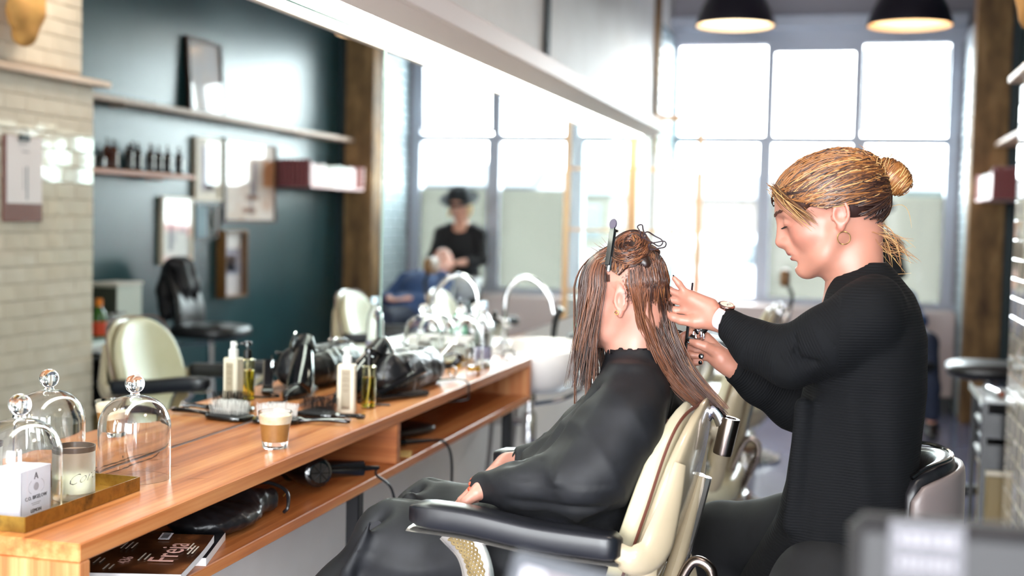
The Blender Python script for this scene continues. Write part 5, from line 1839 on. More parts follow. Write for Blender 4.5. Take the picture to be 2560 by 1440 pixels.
# ------------------------------------------------------------------ people: shared anatomy
m_skin = tone_mat('skin', .42, **{'Subsurface_Weight': .25, 'Subsurface_Radius': (.012, .005, .003), 'Subsurface_Scale': .6})
m_hairm = tone_mat('hair', .34)
m_wethair = tone_mat('wet_hair', .30)
for _m in (m_hairm, m_wethair):
    _m.node_tree.nodes['Principled BSDF'].inputs['Coat Weight'].default_value = .05


def rgb(h):
    return np.array(lin(h)[:3])


def slab_field(F, zs, x0, x1, b, yc, k=.02, n=2.4, ycs=None):
    s, g = F._blk((-9, -9, zs[0] - .03), (9, 9, zs[-1] + .03))
    X, Y, Z = g
    z = F.ax[2][s[2]]
    a0, a1, bb = np.interp(z, zs, x0), np.interp(z, zs, x1), np.interp(z, zs, b)
    cy = np.interp(z, zs, ycs) if ycs is not None else np.full(len(z), yc)
    cx, a = (a0 + a1) / 2, (a1 - a0) / 2
    cx, a, bb, cy = (q.astype(np.float32)[None, None] for q in (cx, a, bb, cy))
    q = ((np.abs(X - cx) / a) ** n + (np.abs(Y - cy) / bb) ** n) ** (1 / n)
    f = (q - 1) * np.minimum(a, bb)
    f = np.maximum(np.maximum(f, zs[0] - Z), Z - zs[-1])
    F.mix(s, f.astype(np.float32), k, 'add')
    return F


def head_mesh(h=.0026, ear=1.0, neck=((-.028, 0, -.045, .050), (-.004, 0, -.105, .047), (.0, 0, -.16, .054)), open_eyes=False):
    """head in its own frame: f forward, l to the person's left, u up; origin between the ear canals"""
    F = Field((-.115, -.095, -.20), (.132, .095, .128), h)
    F.ell((-.004, 0, .044), (.094, .0735, .070), k=.02)
    F.ell((-.032, 0, .028), (.064, .069, .068), k=.03)
    F.ell((.048, 0, .050), (.0515, .060, .052), k=.03)
    F.ell((.044, 0, -.022), (.049, .054, .072), k=.03)
    F.cone((.028, 0, -.045), (.068, 0, -.070), .040, .022, .03)
    for s in (-1, 1):
        F.cone((.004, s * .055, -.030), (.040, s * .040, -.068), .016, .015, .03)
        F.cone((.040, s * .040, -.068), (.080, s * .012, -.082), .015, .012, .025)
        F.ell((.055, s * .037, -.016), (.030, .026, .026), k=.02)
        F.cone((.0945, s * .010, .035), (.078, s * .046, .031), .0085, .008, .018)
    F.ell((.0835, 0, -.079), (.0135, .017, .0125), k=.018)
    F.chain([(a, b, c) for a, b, c, r in neck], [r for *_, r in neck], .03)
    for s in (-1, 1):
        F.ell((.105, s * .031, .0165), (.0155, .017, .0100), k=.014, op='sub')
        F.ell((.0832, s * .0305, .0145), (.0132, .0155, .0112), k=.004)
    # nose
    F.cone((.088, 0, .020), (.0955, 0, -.018), .011, .0125, .012)
    F.cone((.0990, 0, .022), (.1135, 0, -.0150), .0075, .0086, .012)
    F.ell((.1135, 0, -.0175), (.0088, .0085, .0080), k=.006)
    for s in (-1, 1):
        F.ell((.1015, s * .0105, -.0215), (.0105, .0070, .0072), k=.008)
    F.cone((.113, 0, -.0235), (.1010, 0, -.0280), .0055, .0070, .006)
    for s in (-1, 1):
        F.ell((.1055, s * .0062, -.0290), (.0050, .0028, .0036), k=.002, op='sub')
    # mouth
    F.ell((.0935, 0, -.041), (.0130, .025, .0165), k=.014)
    F.ell((.0988, 0, -.0425), (.0080, .0195, .0056), k=.006)
    F.ell((.0962, 0, -.0548), (.0080, .0170, .0064), k=.006)
    F.ell((.1085, 0, -.0487), (.0140, .0225, .0013), k=.003, op='sub')
    F.ell((.1005, 0, -.0660), (.0085, .020, .0048), k=.008, op='sub')
    # ears
    E_ = ear
    for s in (-1, 1):
        o = np.array((-.006, 0, -.002))
        ep = lambda f, l, u: (o[0] + (f - o[0]) * E_, s * l, o[2] + (u - o[2]) * E_)
        F.ell(ep(-.011, .0735, .002), (.0155 * E_, .0055, .0275 * E_), rot_euler(0, -.18, s * .35), k=.004)
        pts = []
        for a in np.linspace(-.9, 4.0, 15):
            pts.append(ep(-.011 - .0150 * math.sin(a), .0755 + .004 * math.sin(a), .006 - .0245 * math.cos(a + math.pi)))
        F.chain(pts, [.0032] * len(pts), .003)
        F.ell(ep(-.0045, .0745, -.0235), (.0080, .0050, .0085 * E_), k=.004)
        F.ell(ep(-.0085, .0815, -.001), (.0090 * E_, .0062, .0125 * E_), rot_euler(0, -.2, 0), k=.004, op='sub')
        F.ell(ep(.0045, .0735, -.0030), (.0045, .0045, .0065), k=.004)
    return F.mesh(1)


def head_tones(V, base, lips, blush, ear=None):
    f, l, u = V.T
    c = np.tile(base, (len(V), 1))
    def blend(c, w, col):
        return c * (1 - w[:, None]) + col * w[:, None]
    c = blend(c, .45 * np.exp(-(((f - .068) / .03) ** 2 + ((np.abs(l) - .042) / .025) ** 2 + ((u + .012) / .026) ** 2)), blush)
    c = blend(c, .35 * np.exp(-(((f - .114) / .014) ** 2 + (l / .014) ** 2 + ((u + .018) / .012) ** 2)), blush)
    dl = np.minimum(((f - .1005) / .0115) ** 2 + (l / .0205) ** 2 + ((u + .0430) / .0056) ** 2, ((f - .0975) / .012) ** 2 + (l / .018) ** 2 + ((u + .0545) / .0062) ** 2)
    c = blend(c, np.clip(1.5 - 1.1 * dl, 0, .9), lips)
    if ear is not None:
        c = blend(c, .4 * (np.abs(l) > .073) * (np.abs(u) < .04), ear)
    return c


class Frame:
    def __init__(self, O, fwd, up):
        self.O = np.array(O, float)
        self.F = np.array(fwd, float)
        self.F /= np.linalg.norm(self.F)
        up = np.array(up, float)
        up -= self.F * (up @ self.F)
        self.U = up / np.linalg.norm(up)
        self.L = np.cross(self.U, self.F)
        self.M = np.array([self.F, self.L, self.U])

    def w(self, p):
        return self.O + np.asarray(p, float) @ self.M

    def loc(self, p):
        return (np.asarray(p, float) - self.O) @ self.M.T


def merge(parts):
    Vs, Fs, Cs, n = [], [], [], 0
    for V, F, C in parts:
        Vs.append(V)
        Fs.append(F + n)
        Cs.append(np.hstack([C, np.ones((len(V), 1))]))
        n += len(V)
    return np.vstack(Vs), np.vstack(Fs), np.vstack(Cs)


def hand_mesh(joints, rads, palm, wrist, h=.0021, nails=True):
    allp = np.array([p for j in joints for p in j] + [w[0] for w in wrist] + [p[0] for p in palm])
    F = Field(allp.min(0) - .035, allp.max(0) + .035, h)
    for (a, ra), (b, rb) in zip(palm[::2], palm[1::2]):
        F.cone(a, b, ra, rb, .010)
    F.chain([w[0] for w in wrist], [w[1] for w in wrist], .012)
    for j, r in zip(joints, rads):
        F.chain(j, r, .0035)
    return F.mesh(1)


# ------------------------------------------------------------------ the stylist
def knit_mat(name, c1, c2, period=.0052, depth=.0016):
    m = mat(name, c1, .85, 0, **{'Specular_IOR_Level': .2})
    nt, N, L, b = nodes(m)
    a = N.new('ShaderNodeVertexColor')
    a.layer_name = 'tone'
    sp = N.new('ShaderNodeSeparateColor')
    L.new(a.outputs[0], sp.inputs[0])
    mu = N.new('ShaderNodeMath')
    mu.operation = 'MULTIPLY'
    mu.inputs[1].default_value = 2 * math.pi / period
    L.new(sp.outputs[0], mu.inputs[0])
    si = N.new('ShaderNodeMath')
    si.operation = 'SINE'
    L.new(mu.outputs[0], si.inputs[0])
    bump(nt, si.outputs[0], .32, depth)
    r = N.new('ShaderNodeMapRange')
    L.new(si.outputs[0], r.inputs[0])
    r.inputs[1].default_value = -1
    mx = N.new('ShaderNodeMix')
    mx.data_type = 'RGBA'
    L.new(r.outputs[0], mx.inputs[0])
    mx.inputs[6].default_value = lin(c1)
    mx.inputs[7].default_value = lin(c2)
    L.new(mx.outputs[2], b.inputs['Base Color'])
    return m


def polyline_coord(V, pts):
    """distance along / distance from a polyline"""
    best = np.full(len(V), 9.0)
    co = np.zeros(len(V))
    acc = 0
    for a, b in zip(pts[:-1], pts[1:]):
        a, b = np.array(a), np.array(b)
        d = b - a
        L_ = np.linalg.norm(d)
        t = np.clip((V - a) @ d / L_ ** 2, 0, 1)
        q = np.linalg.norm(V - a - t[:, None] * d, axis=1)
        m = q < best
        best[m] = q[m]
        co[m] = acc + (t * L_)[m]
        acc += L_
    return co, best


def stylist():
    t = thing('person', 'stylist in a ribbed black sweater, blonde bun, cutting the seated client\'s hair', 'person', (1.47, 2.5, 0))
    HF = Frame((1.4543, 2.50, 1.4498), (-.946, 0, -.326), (-.326, 0, .946))
    skin, blush, lips = rgb('#ad7865'), rgb('#aa5f52'), rgb('#8a4642')
    V, F = head_mesh()
    HV = V.copy()
    parts = [(HF.w(V), F, head_tones(V, skin, lips, blush, rgb('#b4695a')))]
    # near (left) hand: palm to the camera, fingers in the client's hair
    y0 = 2.43
    J = [
        [(1.1785, y0, 1.2964), (1.1671, y0 - .004, 1.3123), (1.1583, y0 - .006, 1.322)],
        [(1.1694, y0 + .002, 1.2906), (1.1489, y0 + .006, 1.2984), (1.134, y0 + .012, 1.3033), (1.1253, y0 + .016, 1.3069)],
        [(1.1674, y0 + .004, 1.2781), (1.1409, y0 + .008, 1.281), (1.122, y0 + .014, 1.2835)],
        [(1.1742, y0 + .004, 1.2600), (1.1579, y0 + .004, 1.2600), (1.1446, y0 + .006, 1.2626), (1.1284, y0 + .012, 1.2667)],
        [(1.2019, y0 - .006, 1.2404), (1.1739, y0 - .010, 1.2425), (1.1582, y0 - .008, 1.2474), (1.1446, y0 - .004, 1.2539)]]
    Rr = [[.0072, .0064, .0052], [.0076, .0070, .0064, .0052], [.0078, .0072, .0058], [.0078, .0074, .0068, .0056], [.0125, .0092, .0084, .0062]]
    W = (1.2391, y0, 1.2508)
    palm = []
    for b_, r in (((1.1815, y0, 1.2950), .0075), ((1.1760, y0, 1.2885), .0080), ((1.1760, y0 + .002, 1.2775), .0082), ((1.1800, y0 + .002, 1.2605), .0085)):
        palm += [((W[0] - .012, W[1], W[2] + (b_[2] - 1.2508) * .45), .0155), (b_, r)]
    palm += [((1.232, y0 - .003, 1.2425), .016), ((1.2019, y0 - .007, 1.2410), .0145)]
    palm += [((1.222, y0 - .002, 1.268), .0135), ((1.192, y0 - .003, 1.284), .0115)]
    wr = [((1.2310, y0, 1.2520), .0190), ((1.2450, y0 - .004, 1.2470), .0205), ((1.2650, 2.415, 1.2400), .0215), ((1.305, 2.40, 1.2160), .0270)]
    V, F = hand_mesh(J, Rr, palm, wr)
    c = np.tile(skin, (len(V), 1))
    crease = np.zeros(len(V))
    parts.append((V, F, c * .985 + .015 * blush))
    # far (right) hand closed round scissors and comb
    y1 = 2.53
    J = [
        [(1.2114, y1, 1.2024), (1.1814, y1 - .010, 1.2123), (1.1672, y1 - .014, 1.2036), (1.1653, y1 - .016, 1.1873)],
        [(1.2038, y1 - .004, 1.1899), (1.1727, y1 - .018, 1.1827), (1.1650, y1 - .022, 1.1694)],
        [(1.2098, y1 - .002, 1.1771), (1.1763, y1 - .014, 1.1715), (1.1860, y1 - .026, 1.1664), (1.2061, y1 - .028, 1.1658)],
        [(1.2182, y1, 1.1640), (1.1872, y1 - .012, 1.1551), (1.1930, y1 - .024, 1.1515), (1.2056, y1 - .026, 1.1530)],
        [(1.2363, y1 - .012, 1.1729), (1.2127, y1 - .026, 1.1855), (1.1980, y1 - .028, 1.1900), (1.1812, y1 - .026, 1.1937)]]
    Rr = [[.0085, .0076, .0068, .0056], [.0085, .0078, .0060], [.0085, .0078, .0072, .0058], [.0080, .0070, .0064, .0054], [.0120, .0098, .0086, .0064]]
    W = (1.2528, y1, 1.1536)
    palm = []
    for b_, r in ((J[0][0], .0100), (J[1][0], .0105), (J[2][0], .0105), (J[3][0], .0095)):
        palm += [((W[0] - .010, W[1], W[2] + (b_[2] - 1.165) * .35), .0160), (b_, r)]
    palm += [((1.245, y1 - .006, 1.162), .016), (J[4][0], .0125)]
    wr = [((1.246, y1, 1.1570), .0185), ((1.262, y1 + .004, 1.1450), .0195), ((1.2803, 2.545, 1.1334), .0205), ((1.3133, 2.57, 1.1127), .026)]
    V, F = hand_mesh(J, Rr, palm, wr)
    parts.append((V, F, np.tile(skin, (len(V), 1))))
    # trunk and limbs that the clothes cover
    B = Field((1.02, 1.96, .02), (1.72, 2.94, 1.36), .012)
    B.chain([(1.494, 2.5, 1.335), (1.515, 2.5, 1.26)], [.055, .085], .03)
    B.ell((1.525, 2.5, 1.19), (.078, .135, .14), k=.05)
    B.ell((1.515, 2.5, 1.00), (.082, .125, .16), k=.05)
    B.ell((1.50, 2.5, .83), (.105, .155, .11), k=.05)
    B.chain([(1.5152, 2.345, 1.285), (1.3915, 2.36, 1.1905), (1.305, 2.40, 1.2160)], [.045, .036, .027], .03)
    B.chain([(1.5152, 2.655, 1.275), (1.42, 2.66, 1.12), (1.386, 2.61, 1.0674), (1.3133, 2.57, 1.1127)], [.045, .036, .033, .026], .03)
    B.chain([(1.49, 2.44, .785), (1.375, 2.14, .715), (1.40, 2.10, .40), (1.41, 2.09, .10)], [.080, .056, .045, .035], .03)
    B.chain([(1.49, 2.57, .785), (1.235, 2.73, .750), (1.29, 2.79, .40), (1.32, 2.81, .10)], [.080, .056, .045, .035], .03)
    V, F = B.mesh(1)
    parts.append((V, F, np.tile(skin, (len(V), 1))))
    body = mesh_np('body', *(lambda a: (a[0], a[1], m_skin, t, None, a[2]))(merge(parts)))

    # ---- sweater
    S = Field((1.20, 2.22, .68), (1.74, 2.80, 1.40), .0056)
    zs = [.700, .731, .799, .8575, .9304, 1.042, 1.1217, 1.224, 1.279, 1.305, 1.335, 1.352, 1.364]
    x0 = [1.285, 1.2967, 1.3336, 1.3626, 1.3794, 1.3909, 1.4072, 1.4230, 1.436, 1.442, 1.452, 1.478, 1.500]
    x1 = [1.633, 1.632, 1.6297, 1.6264, 1.6231, 1.6295, 1.6353, 1.632, 1.617, 1.605, 1.580, 1.566, 1.553]
    bb = [.215, .212, .205, .20, .195, .19, .185, .180, .150, .118, .078, .060, .052]
    slab_field(S, zs, x0, x1, bb, 2.5, .02)
    la = [(1.2600, 2.405, 1.2440), (1.3221, 2.375, 1.2040), (1.3850, 2.350, 1.1890), (1.4511, 2.335, 1.2250), (1.5152, 2.345, 1.2700), (1.53, 2.38, 1.29)]
    S.chain(la, [.0290, .0440, .0540, .0590, .0600, .055], .022)
    ra = [(1.2700, 2.540, 1.1390), (1.3170, 2.575, 1.1080), (1.3860, 2.610, 1.0650), (1.44, 2.65, 1.13), (1.5152, 2.650, 1.2650)]
    S.chain(ra, [.0290, .0400, .0500, .0540, .058], .022)
    # folds: bunched elbow, under-arm drape, long hollow below the arm
    for k in range(5):
        a = .30 + k * .045
        S.cone((1.362 + k * .017, 2.300, 1.215 + k * .006), (1.378 + k * .014, 2.292, 1.150 + k * .010), .004, .004, .012, op='sub')
    S.cone((1.45, 2.300, 1.13), (1.50, 2.285, .82), .010, .018, .045, op='sub')
    S.cone((1.53, 2.297, 1.12), (1.58, 2.295, .90), .008, .016, .04, op='sub')
    S.cone((1.410, 2.345, 1.10), (1.395, 2.335, .88), .014, .012, .03)
    # neck opening
    S.chain([tuple(HF.w((-.010, 0, -.09))), tuple(HF.w((.0, 0, -.125)))], [.052, .049], .006, op='sub')
    # cuffs end cleanly
    S.ell((1.2440, 2.412, 1.2500), (.022, .034, .034), k=.004, op='sub')
    S.ell((1.2560, 2.532, 1.1500), (.020, .030, .030), k=.004, op='sub')
    V, F = S.mesh(2)
    c1, d1 = polyline_coord(V, la[:5])
    c2, d2 = polyline_coord(V, ra)
    rib = V[:, 2].copy()
    m1 = (d1 < .066) & (V[:, 0] < 1.47)
    rib[m1] = c1[m1]
    m2 = (d2 < .058) & (V[:, 0] < 1.45) & ~m1
    rib[m2] = c2[m2]
    m_knit = knit_mat('black_rib_knit', '#060709', '#08090c')
    mesh_np('sweater', V, F, m_knit, t, None, np.stack([rib, rib, rib, np.ones(len(V))], 1))
    # ---- jeans and shoes
    P = Field((1.12, 1.98, .06), (1.66, 2.92, .90), .008)
    P.chain([(1.50, 2.45, .780), (1.455, 2.32, .770), (1.375, 2.14, .715), (1.395, 2.105, .42), (1.41, 2.09, .12)], [.092, .085, .066, .055, .046], .03)
    P.chain([(1.50, 2.56, .780), (1.40, 2.63, .790), (1.235, 2.73, .755), (1.285, 2.785, .42), (1.32, 2.81, .12)], [.092, .085, .066, .055, .046], .03)
    P.ell((1.52, 2.5, .80), (.11, .17, .09), k=.04)
    mesh_np('jeans', *P.mesh(2), mottled('black_denim', '#08090b', '#0d0e11', 60, .75), t)
    for yy, xo in ((2.09, .08), (2.81, -.01)):
        s = Field((1.16 + xo, yy - .07, -.01), (1.42 + xo, yy + .07, .16), .006)
        s.chain([(1.335 + xo, yy, .10), (1.335 + xo, yy, .05), (1.24 + xo, yy, .038), (1.215 + xo, yy, .034)], [.046, .048, .040, .034], .02)
        s.cone((1.0, yy, -.20), (1.5, yy, -.20), .201, .201, .003, op='sub')
        mesh_np('shoe', *s.mesh(1), m_leath, t)

    # ---- hair
    dark, mid, gold, pale = rgb('#2e1c18'), rgb('#573521'), rgb('#8f5c30'), rgb('#bf9660')
    cap_c, cap_r = np.array((-.006, 0, .043)), np.array((.110, .0820, .0800))
    C = Field((-.125, -.095, -.06), (.105, .095, .130), .0034)
    C.ell(cap_c, cap_r, k=.01)
    C.ell((-.036, 0, .022), (.062, .068, .060), k=.02)
    # hairline: forehead, temple, round the ear, nape
    C.cone((.150, -.1, -.020), (.150, .1, -.020), .079, .079, .006, op='sub')
    for s in (-1, 1):
        C.ell((.050, s * .080, -.026), (.048, .034, .048), k=.008, op='sub')
        C.ell((-.008, s * .092, -.002), (.024, .030, .040), k=.006, op='sub')
        C.ell((.034, s * .086, .004), (.050, .030, .032), k=.006, op='sub')
    C.ell((.03, 0, -.085), (.090, .1, .060), k=.012, op='sub')
    V, F = C.mesh(2)
    u = np.clip((V[:, 2] - .01) / .09, 0, 1)[:, None]
    col = dark * (1 - u) + mid * u
    mesh_np('hair_cap', HF.w(V), F, m_hairm, t, None, np.hstack([col, np.ones((len(V), 1))]))
    bun = np.array(HF.loc((1.5330, 2.50, 1.5180)))
    c0 = np.array((-.018, 0, .032))
    def on_cap(p, lift):
        d = p - c0
        d = d / np.linalg.norm(d, axis=-1, keepdims=True)
        best = 0
        for c_, r_ in ((cap_c, cap_r), (np.array((-.038, 0, .020)), np.array((.068, .073, .066)))):
            o_ = (c0 - c_) / r_
            e_ = d / r_
            A_ = (e_ * e_).sum(-1, keepdims=True)
            B_ = (e_ * o_).sum(-1, keepdims=True)
            C_ = (o_ * o_).sum() - 1
            disc = np.maximum(B_ * B_ - A_ * C_, 0)
            best = np.maximum(best, np.where(B_ * B_ - A_ * C_ > 0, (-B_ + np.sqrt(disc)) / A_, 0))
        return c0 + d * (best * (1 + lift) + .0035)
    n = 1250
    Cs, cols = [], []
    for i in range(n):
        w = RNG.random()
        if w < .62:          # swept back from brow and temple
            s = RNG.uniform(-1, 1)
            l = s * .078
            f0 = .096 - .088 * abs(s) ** 1.9 + RNG.uniform(-.012, .004)
            u0 = .074 - .034 * abs(s) ** 2.2
            a = np.array((f0, l, u0))
            e = bun + np.array((.012, RNG.uniform(-.016, .016), RNG.uniform(-.016, .016)))
        elif w < .74:        # temple hair laid over the ear
            sg = 1 if RNG.random() < .6 else -1
            f0 = RNG.uniform(.005, .082)
            a = np.array((f0, sg * .075, .020 + .55 * (f0 - .015) + RNG.uniform(0, .012)))
            e = bun + np.array((.012, RNG.uniform(-.016, .016), RNG.uniform(-.016, .006)))
        else:                # up from the nape
            s = RNG.uniform(-1, 1)
            a = np.array((-.030 - .050 * (1 - abs(s)) - RNG.uniform(0, .02), s * .072, -.040 + .045 * abs(s) ** 2 + RNG.uniform(0, .05)))
            e = bun + np.array((.006, RNG.uniform(-.014, .014), -.016))
        T = np.linspace(0, 1, 12)[:, None]
        p = a * (1 - T) + e * T
        sag = RNG.uniform(-.012, .010)
        p[:, 2] += (sag * np.sin(math.pi * T))[:, 0]
        p[:, 1] += (RNG.normal(0, .004) * np.sin(math.pi * T * 1.5))[:, 0]
        lift = .012 + .030 * RNG.random() * np.sin(math.pi * np.clip(T * 1.0, 0, 1)) * RNG.random()
        q = on_cap(p, lift)
        k = np.clip((T - .80) / .2, 0, 1)
        q = q * (1 - k) + p * k
        Cs.append(HF.w(q))
        g = RNG.random()
        if w < .74:
            top = np.clip((a[2] - .01) / .07, 0, 1)
            base = gold if g < .22 + .22 * top else (pale if g > .94 else (mid if g < .75 else dark))
        else:
            base = dark if g < .7 else mid
        cols.append(base * RNG.uniform(.8, 1.15))
    strands('hair_strands', np.array(Cs), RNG.uniform(.0007, .0017, n), .0003, m_hairm, t, None, np.array(cols), 4)
    # bun
    Bn = Field((-.20, -.05, .0), (-.03, .05, .15), .0034)
    Rb = rot_euler(0, .55, 0)
    cb = HF.loc((1.5555, 2.50, 1.5270))
    Bn.ell(cb, (.030, .030, .041), Rb, .01)
    Bn.cone(bun + np.array((.012, 0, 0)), cb, .020, .024, .012)
    V, F = Bn.mesh(1)
    mesh_np('bun', HF.w(V), F, m_hairm, t, None, np.hstack([np.tile(gold * .85, (len(V), 1)), np.ones((len(V), 1))]))
    Cs, cols = [], []
    for i in range(260):
        a0 = RNG.uniform(0, 2 * math.pi)
        span = RNG.uniform(.8, 2.4)
        hgt = RNG.uniform(-.9, .9)
        ang = a0 + np.linspace(0, span, 12)
        zz = hgt + np.linspace(0, RNG.uniform(-.25, .35), 12)
        zz = np.clip(zz, -.97, .97)
        r = np.sqrt(1 - zz ** 2)
        lift = RNG.uniform(1.0, 1.06)
        p = np.stack([.030 * r * np.cos(ang), .030 * r * np.sin(ang), .041 * zz], 1) * lift
        Cs.append(HF.w(p @ np.array(Rb).T + cb))
        cols.append((gold if RNG.random() < .6 else (pale if RNG.random() < .6 else mid)) * RNG.uniform(.85, 1.15))
    strands('bun_strands', np.array(Cs), RNG.uniform(.0007, .0014, 260), .0003, m_hairm, t, None, np.array(cols), 4)
    # loose face-framing lock, nape wisps and flyaways
    Cs, cols = [], []
    for i in range(64):
        j = RNG.normal(0, .0052, 3)
        pts = np.array([(.092, .026, .088), (.078, .052, .058), (.058, .0655, .027), (.039, .0715, -.002), (.033, .0705, -.026 - .02 * (i % 2))]) + j
        pts[:, 1] += RNG.uniform(.001, .006)
        pts[1:, 2] += RNG.normal(0, .005)
        pts += np.linspace(0, 1, 5)[:, None] * np.array((RNG.normal(0, .010), RNG.normal(0, .002), RNG.normal(0, .008)))
        pts[0] += np.array((RNG.normal(0, .006), RNG.normal(0, .010), 0))
        Cs.append(HF.w(bez(pts, 12)[:12]) if len(bez(pts, 12)) >= 12 else HF.w(bez(pts, 16)[:12]))
        cols.append((gold if i % 3 == 1 else (mid if i % 3 else pale)) * RNG.uniform(.7, 1.1))
    for i in range(56):
        s = RNG.uniform(-1, 1)
        a = np.array((-.055, s * .045, -.045 + RNG.uniform(-.01, .02)))
        d = np.array((RNG.uniform(-.075, -.005), RNG.normal(0, .012), RNG.uniform(-.105, -.03)))
        cv = RNG.normal(0, .012)
        T = np.linspace(0, 1, 12)[:, None]
        p = a + d * T + np.array((cv, RNG.normal(0, .006), -cv)) * np.sin(math.pi * T)
        Cs.append(HF.w(p))
        cols.append((pale if RNG.random() < .6 else gold) * RNG.uniform(.9, 1.2))
    for i in range(46):
        a = on_cap(bun + np.array((RNG.uniform(.0, .05), RNG.uniform(-.03, .03), RNG.uniform(.0, .03))), .01)
        d = np.array((RNG.normal(-.008, .012), RNG.normal(0, .01), abs(RNG.normal(.014, .010))))
        T = np.linspace(0, 1, 12)[:, None]
        Cs.append(HF.w(a + d * T + np.array((.006, 0, 0)) * T * T * RNG.normal()))
        cols.append((pale if i % 2 else gold) * 1.1)
    strands('loose_hair', np.array(Cs), .0006, .0002, m_hairm, t, None, np.array(cols), 4)
    # brows and lashes on both sides
    def out(l_, u_, r_=.0035):
        k_ = (np.abs(HV[:, 1] - l_) < r_) & (np.abs(HV[:, 2] - u_) < r_)
        return HV[k_, 0].max() if k_.any() else .09
    Cs, cols = [], []
    for s in (-1, 1):
        for i in range(60):
            v = RNG.random()
            a = np.array((.1040 - .027 * v ** 1.5, s * (.010 + .038 * v), .0335 + .005 * math.sin(v * 2.4) + RNG.uniform(-.0024, .0024)))
            a[0] = out(a[1], a[2]) + .0004
            d = np.array((-.004, s * .006, .0015))
            T = np.linspace(0, 1, 5)[:, None]
            Cs.append(HF.w(a + d * T + np.array((.0012, 0, 0))))
            cols.append(rgb('#4a2e24'))
        for i in range(26):
            v = i / 25
            a = np.array((.0962 - .010 * (2 * v - 1) ** 2, s * (.0185 + .0235 * v), .0085 - .0010 * abs(2 * v - 1)))
            a[0] = out(a[1], a[2], .0025) - .0004
            d = np.array((.0085, s * .005 * (v - .4), -.0030))
            T = np.linspace(0, 1, 5)[:, None]
            Cs.append(HF.w(a + d * T + np.array((0, 0, .0016)) * T * T))
            cols.append(rgb('#140d0c'))
    strands('brows_and_lashes', np.array(Cs), .0009, .0003, m_hairm, t, None, np.array(cols), 4)
    # hoop earring, watch, nails
    e = HF.w((-.0035, .0775, -.0450))
    build('hoop_earring', MB().tube([e + .0118 * (math.cos(a) * HF.F + math.sin(a) * HF.U) for a in np.linspace(0, 2 * math.pi, 28, endpoint=False)], .0009, 6, closed=True), mat('gold_ring', '#d8b06a', .2, 1.0), t)
    wc = np.array((1.2560, 2.4105, 1.2500))
    wd = np.array((1.2660, 2.412, 1.2390)) - np.array((1.2391, 2.43, 1.2508))
    wd /= np.linalg.norm(wd)
    R = frame_to(wd)
    band = build('watch_band', MB().lathe([(.0232, -.007), (.0248, -.006), (.0248, .006), (.0232, .007)], 28, wc, R), mat('white_watch_band', '#e9dfe2', .35), t)
    upn = np.array((0.30, -.35, .88))
    upn -= wd * (upn @ wd)
    upn /= np.linalg.norm(upn)
    Rw = frame_to(upn)
    fc = wc + upn * .0255
    w = build('watch_case', MB().lathe([(0, -.004), (.0145, -.004), (.0165, -.001), (.0165, .003), (.0145, .0045), (.0132, .0045), (.0130, .003), (0, .003)], 30, fc, Rw), mat('rose_gold', '#d9a99a', .18, 1.0), t)
    build('watch_dial', MB().lathe([(0, .0031), (.0129, .0033), (.0129, .0036), (0, .0036)], 26, fc, Rw), mat('dial_cream', '#d8c8b8', .4), w)
    for k, (a, l) in enumerate(((.4, .006), (2.2, .009))):
        d2 = Rw @ np.array((math.cos(a), math.sin(a), 0))
        build('watch_hand', MB().tube([fc + upn * .0042, fc + upn * .0042 + d2 * l], .0004, 5), m_ink, w)
    m_nail = mat('black_nail_varnish', '#0a0c0c', .12)
    def nail(p, d, nrm, L=.0105, wdt=.0052):
        d, nrm = np.array(d, float), np.array(nrm, float)
        d /= np.linalg.norm(d)
        nrm -= d * (d @ nrm)
        nrm /= np.linalg.norm(nrm)
        s_ = np.cross(nrm, d)
        build('fingernail', MB().sell(p, (L / 2, wdt, .0016), (.8, .8), np.array([d, s_, nrm]).T, (8, 14)), m_nail, t)
    nail((1.1800, 2.4995, 1.1955), (-1, 0, .25), (-.1, -.9, .45))
    nail((1.1632, 2.5085, 1.1905), (-.1, 0, -1), (-.75, -.65, .1))
    nail((1.1625, 2.5035, 1.1720), (-.45, -.2, -.8), (-.7, -.7, -.1))
    nail((1.2065, 2.4965, 1.1662), (1, 0, .0), (.1, -1, .15))
    nail((1.2050, 2.4995, 1.1532), (1, 0, .1), (.1, -1, -.1), .008, .004)
    nail((1.1570, y0 - .004, 1.3262), (-.6, 0, .75), (.6, .3, .75), .007, .004)
    return t


stylist()

# comb and scissors in the far hand
_t = thing('tail_comb', 'thin black tail comb held upright between the stylist\'s hands', 'comb', (1.1727, 2.505, 1.156))
build('comb_tail', MB().tube([(1.1845, 2.502, 1.3117), (1.178, 2.504, 1.23), (1.1737, 2.506, 1.170)], [.0018, .0028, .0034], 8), m_black, _t)
build('comb_spine', MB().box((1.1722, 2.508, 1.135), (.006, .004, .075), rot_euler(0, .07, 0)), m_black, _t, False)
for k in range(16):
    build('comb_tooth', MB().box((1.1672, 2.508, 1.104 + k * .004), (.008, .002, .0016)), m_black, _t, False)
_t = thing('scissors', 'steel haircutting scissors with finger rings in the stylist\'s far hand', 'scissors', (1.20, 2.515, 1.20))
for k, (a, b) in enumerate((((1.2009, 2.513, 1.2043), (1.2135, 2.520, 1.2165)), ((1.196, 2.512, 1.2085), (1.190, 2.508, 1.225)))):
    hnd = build('finger_ring', MB().tube([np.array(a) + .0105 * np.array((math.cos(q) * .8, -.25 * math.cos(q), math.sin(q))) for q in np.linspace(0, 2 * math.pi, 22, endpoint=False)], .0020, 7, closed=True), m_chrome, _t)
    build('shank', MB().tube([a, b], [.0030, .0024], 8), m_chrome, hnd)
build('finger_rest', MB().tube(bez([(1.2045, 2.516, 1.212), (1.2105, 2.518, 1.2175), (1.2165, 2.520, 1.222)], 8), .0044, 8), m_black, _t)
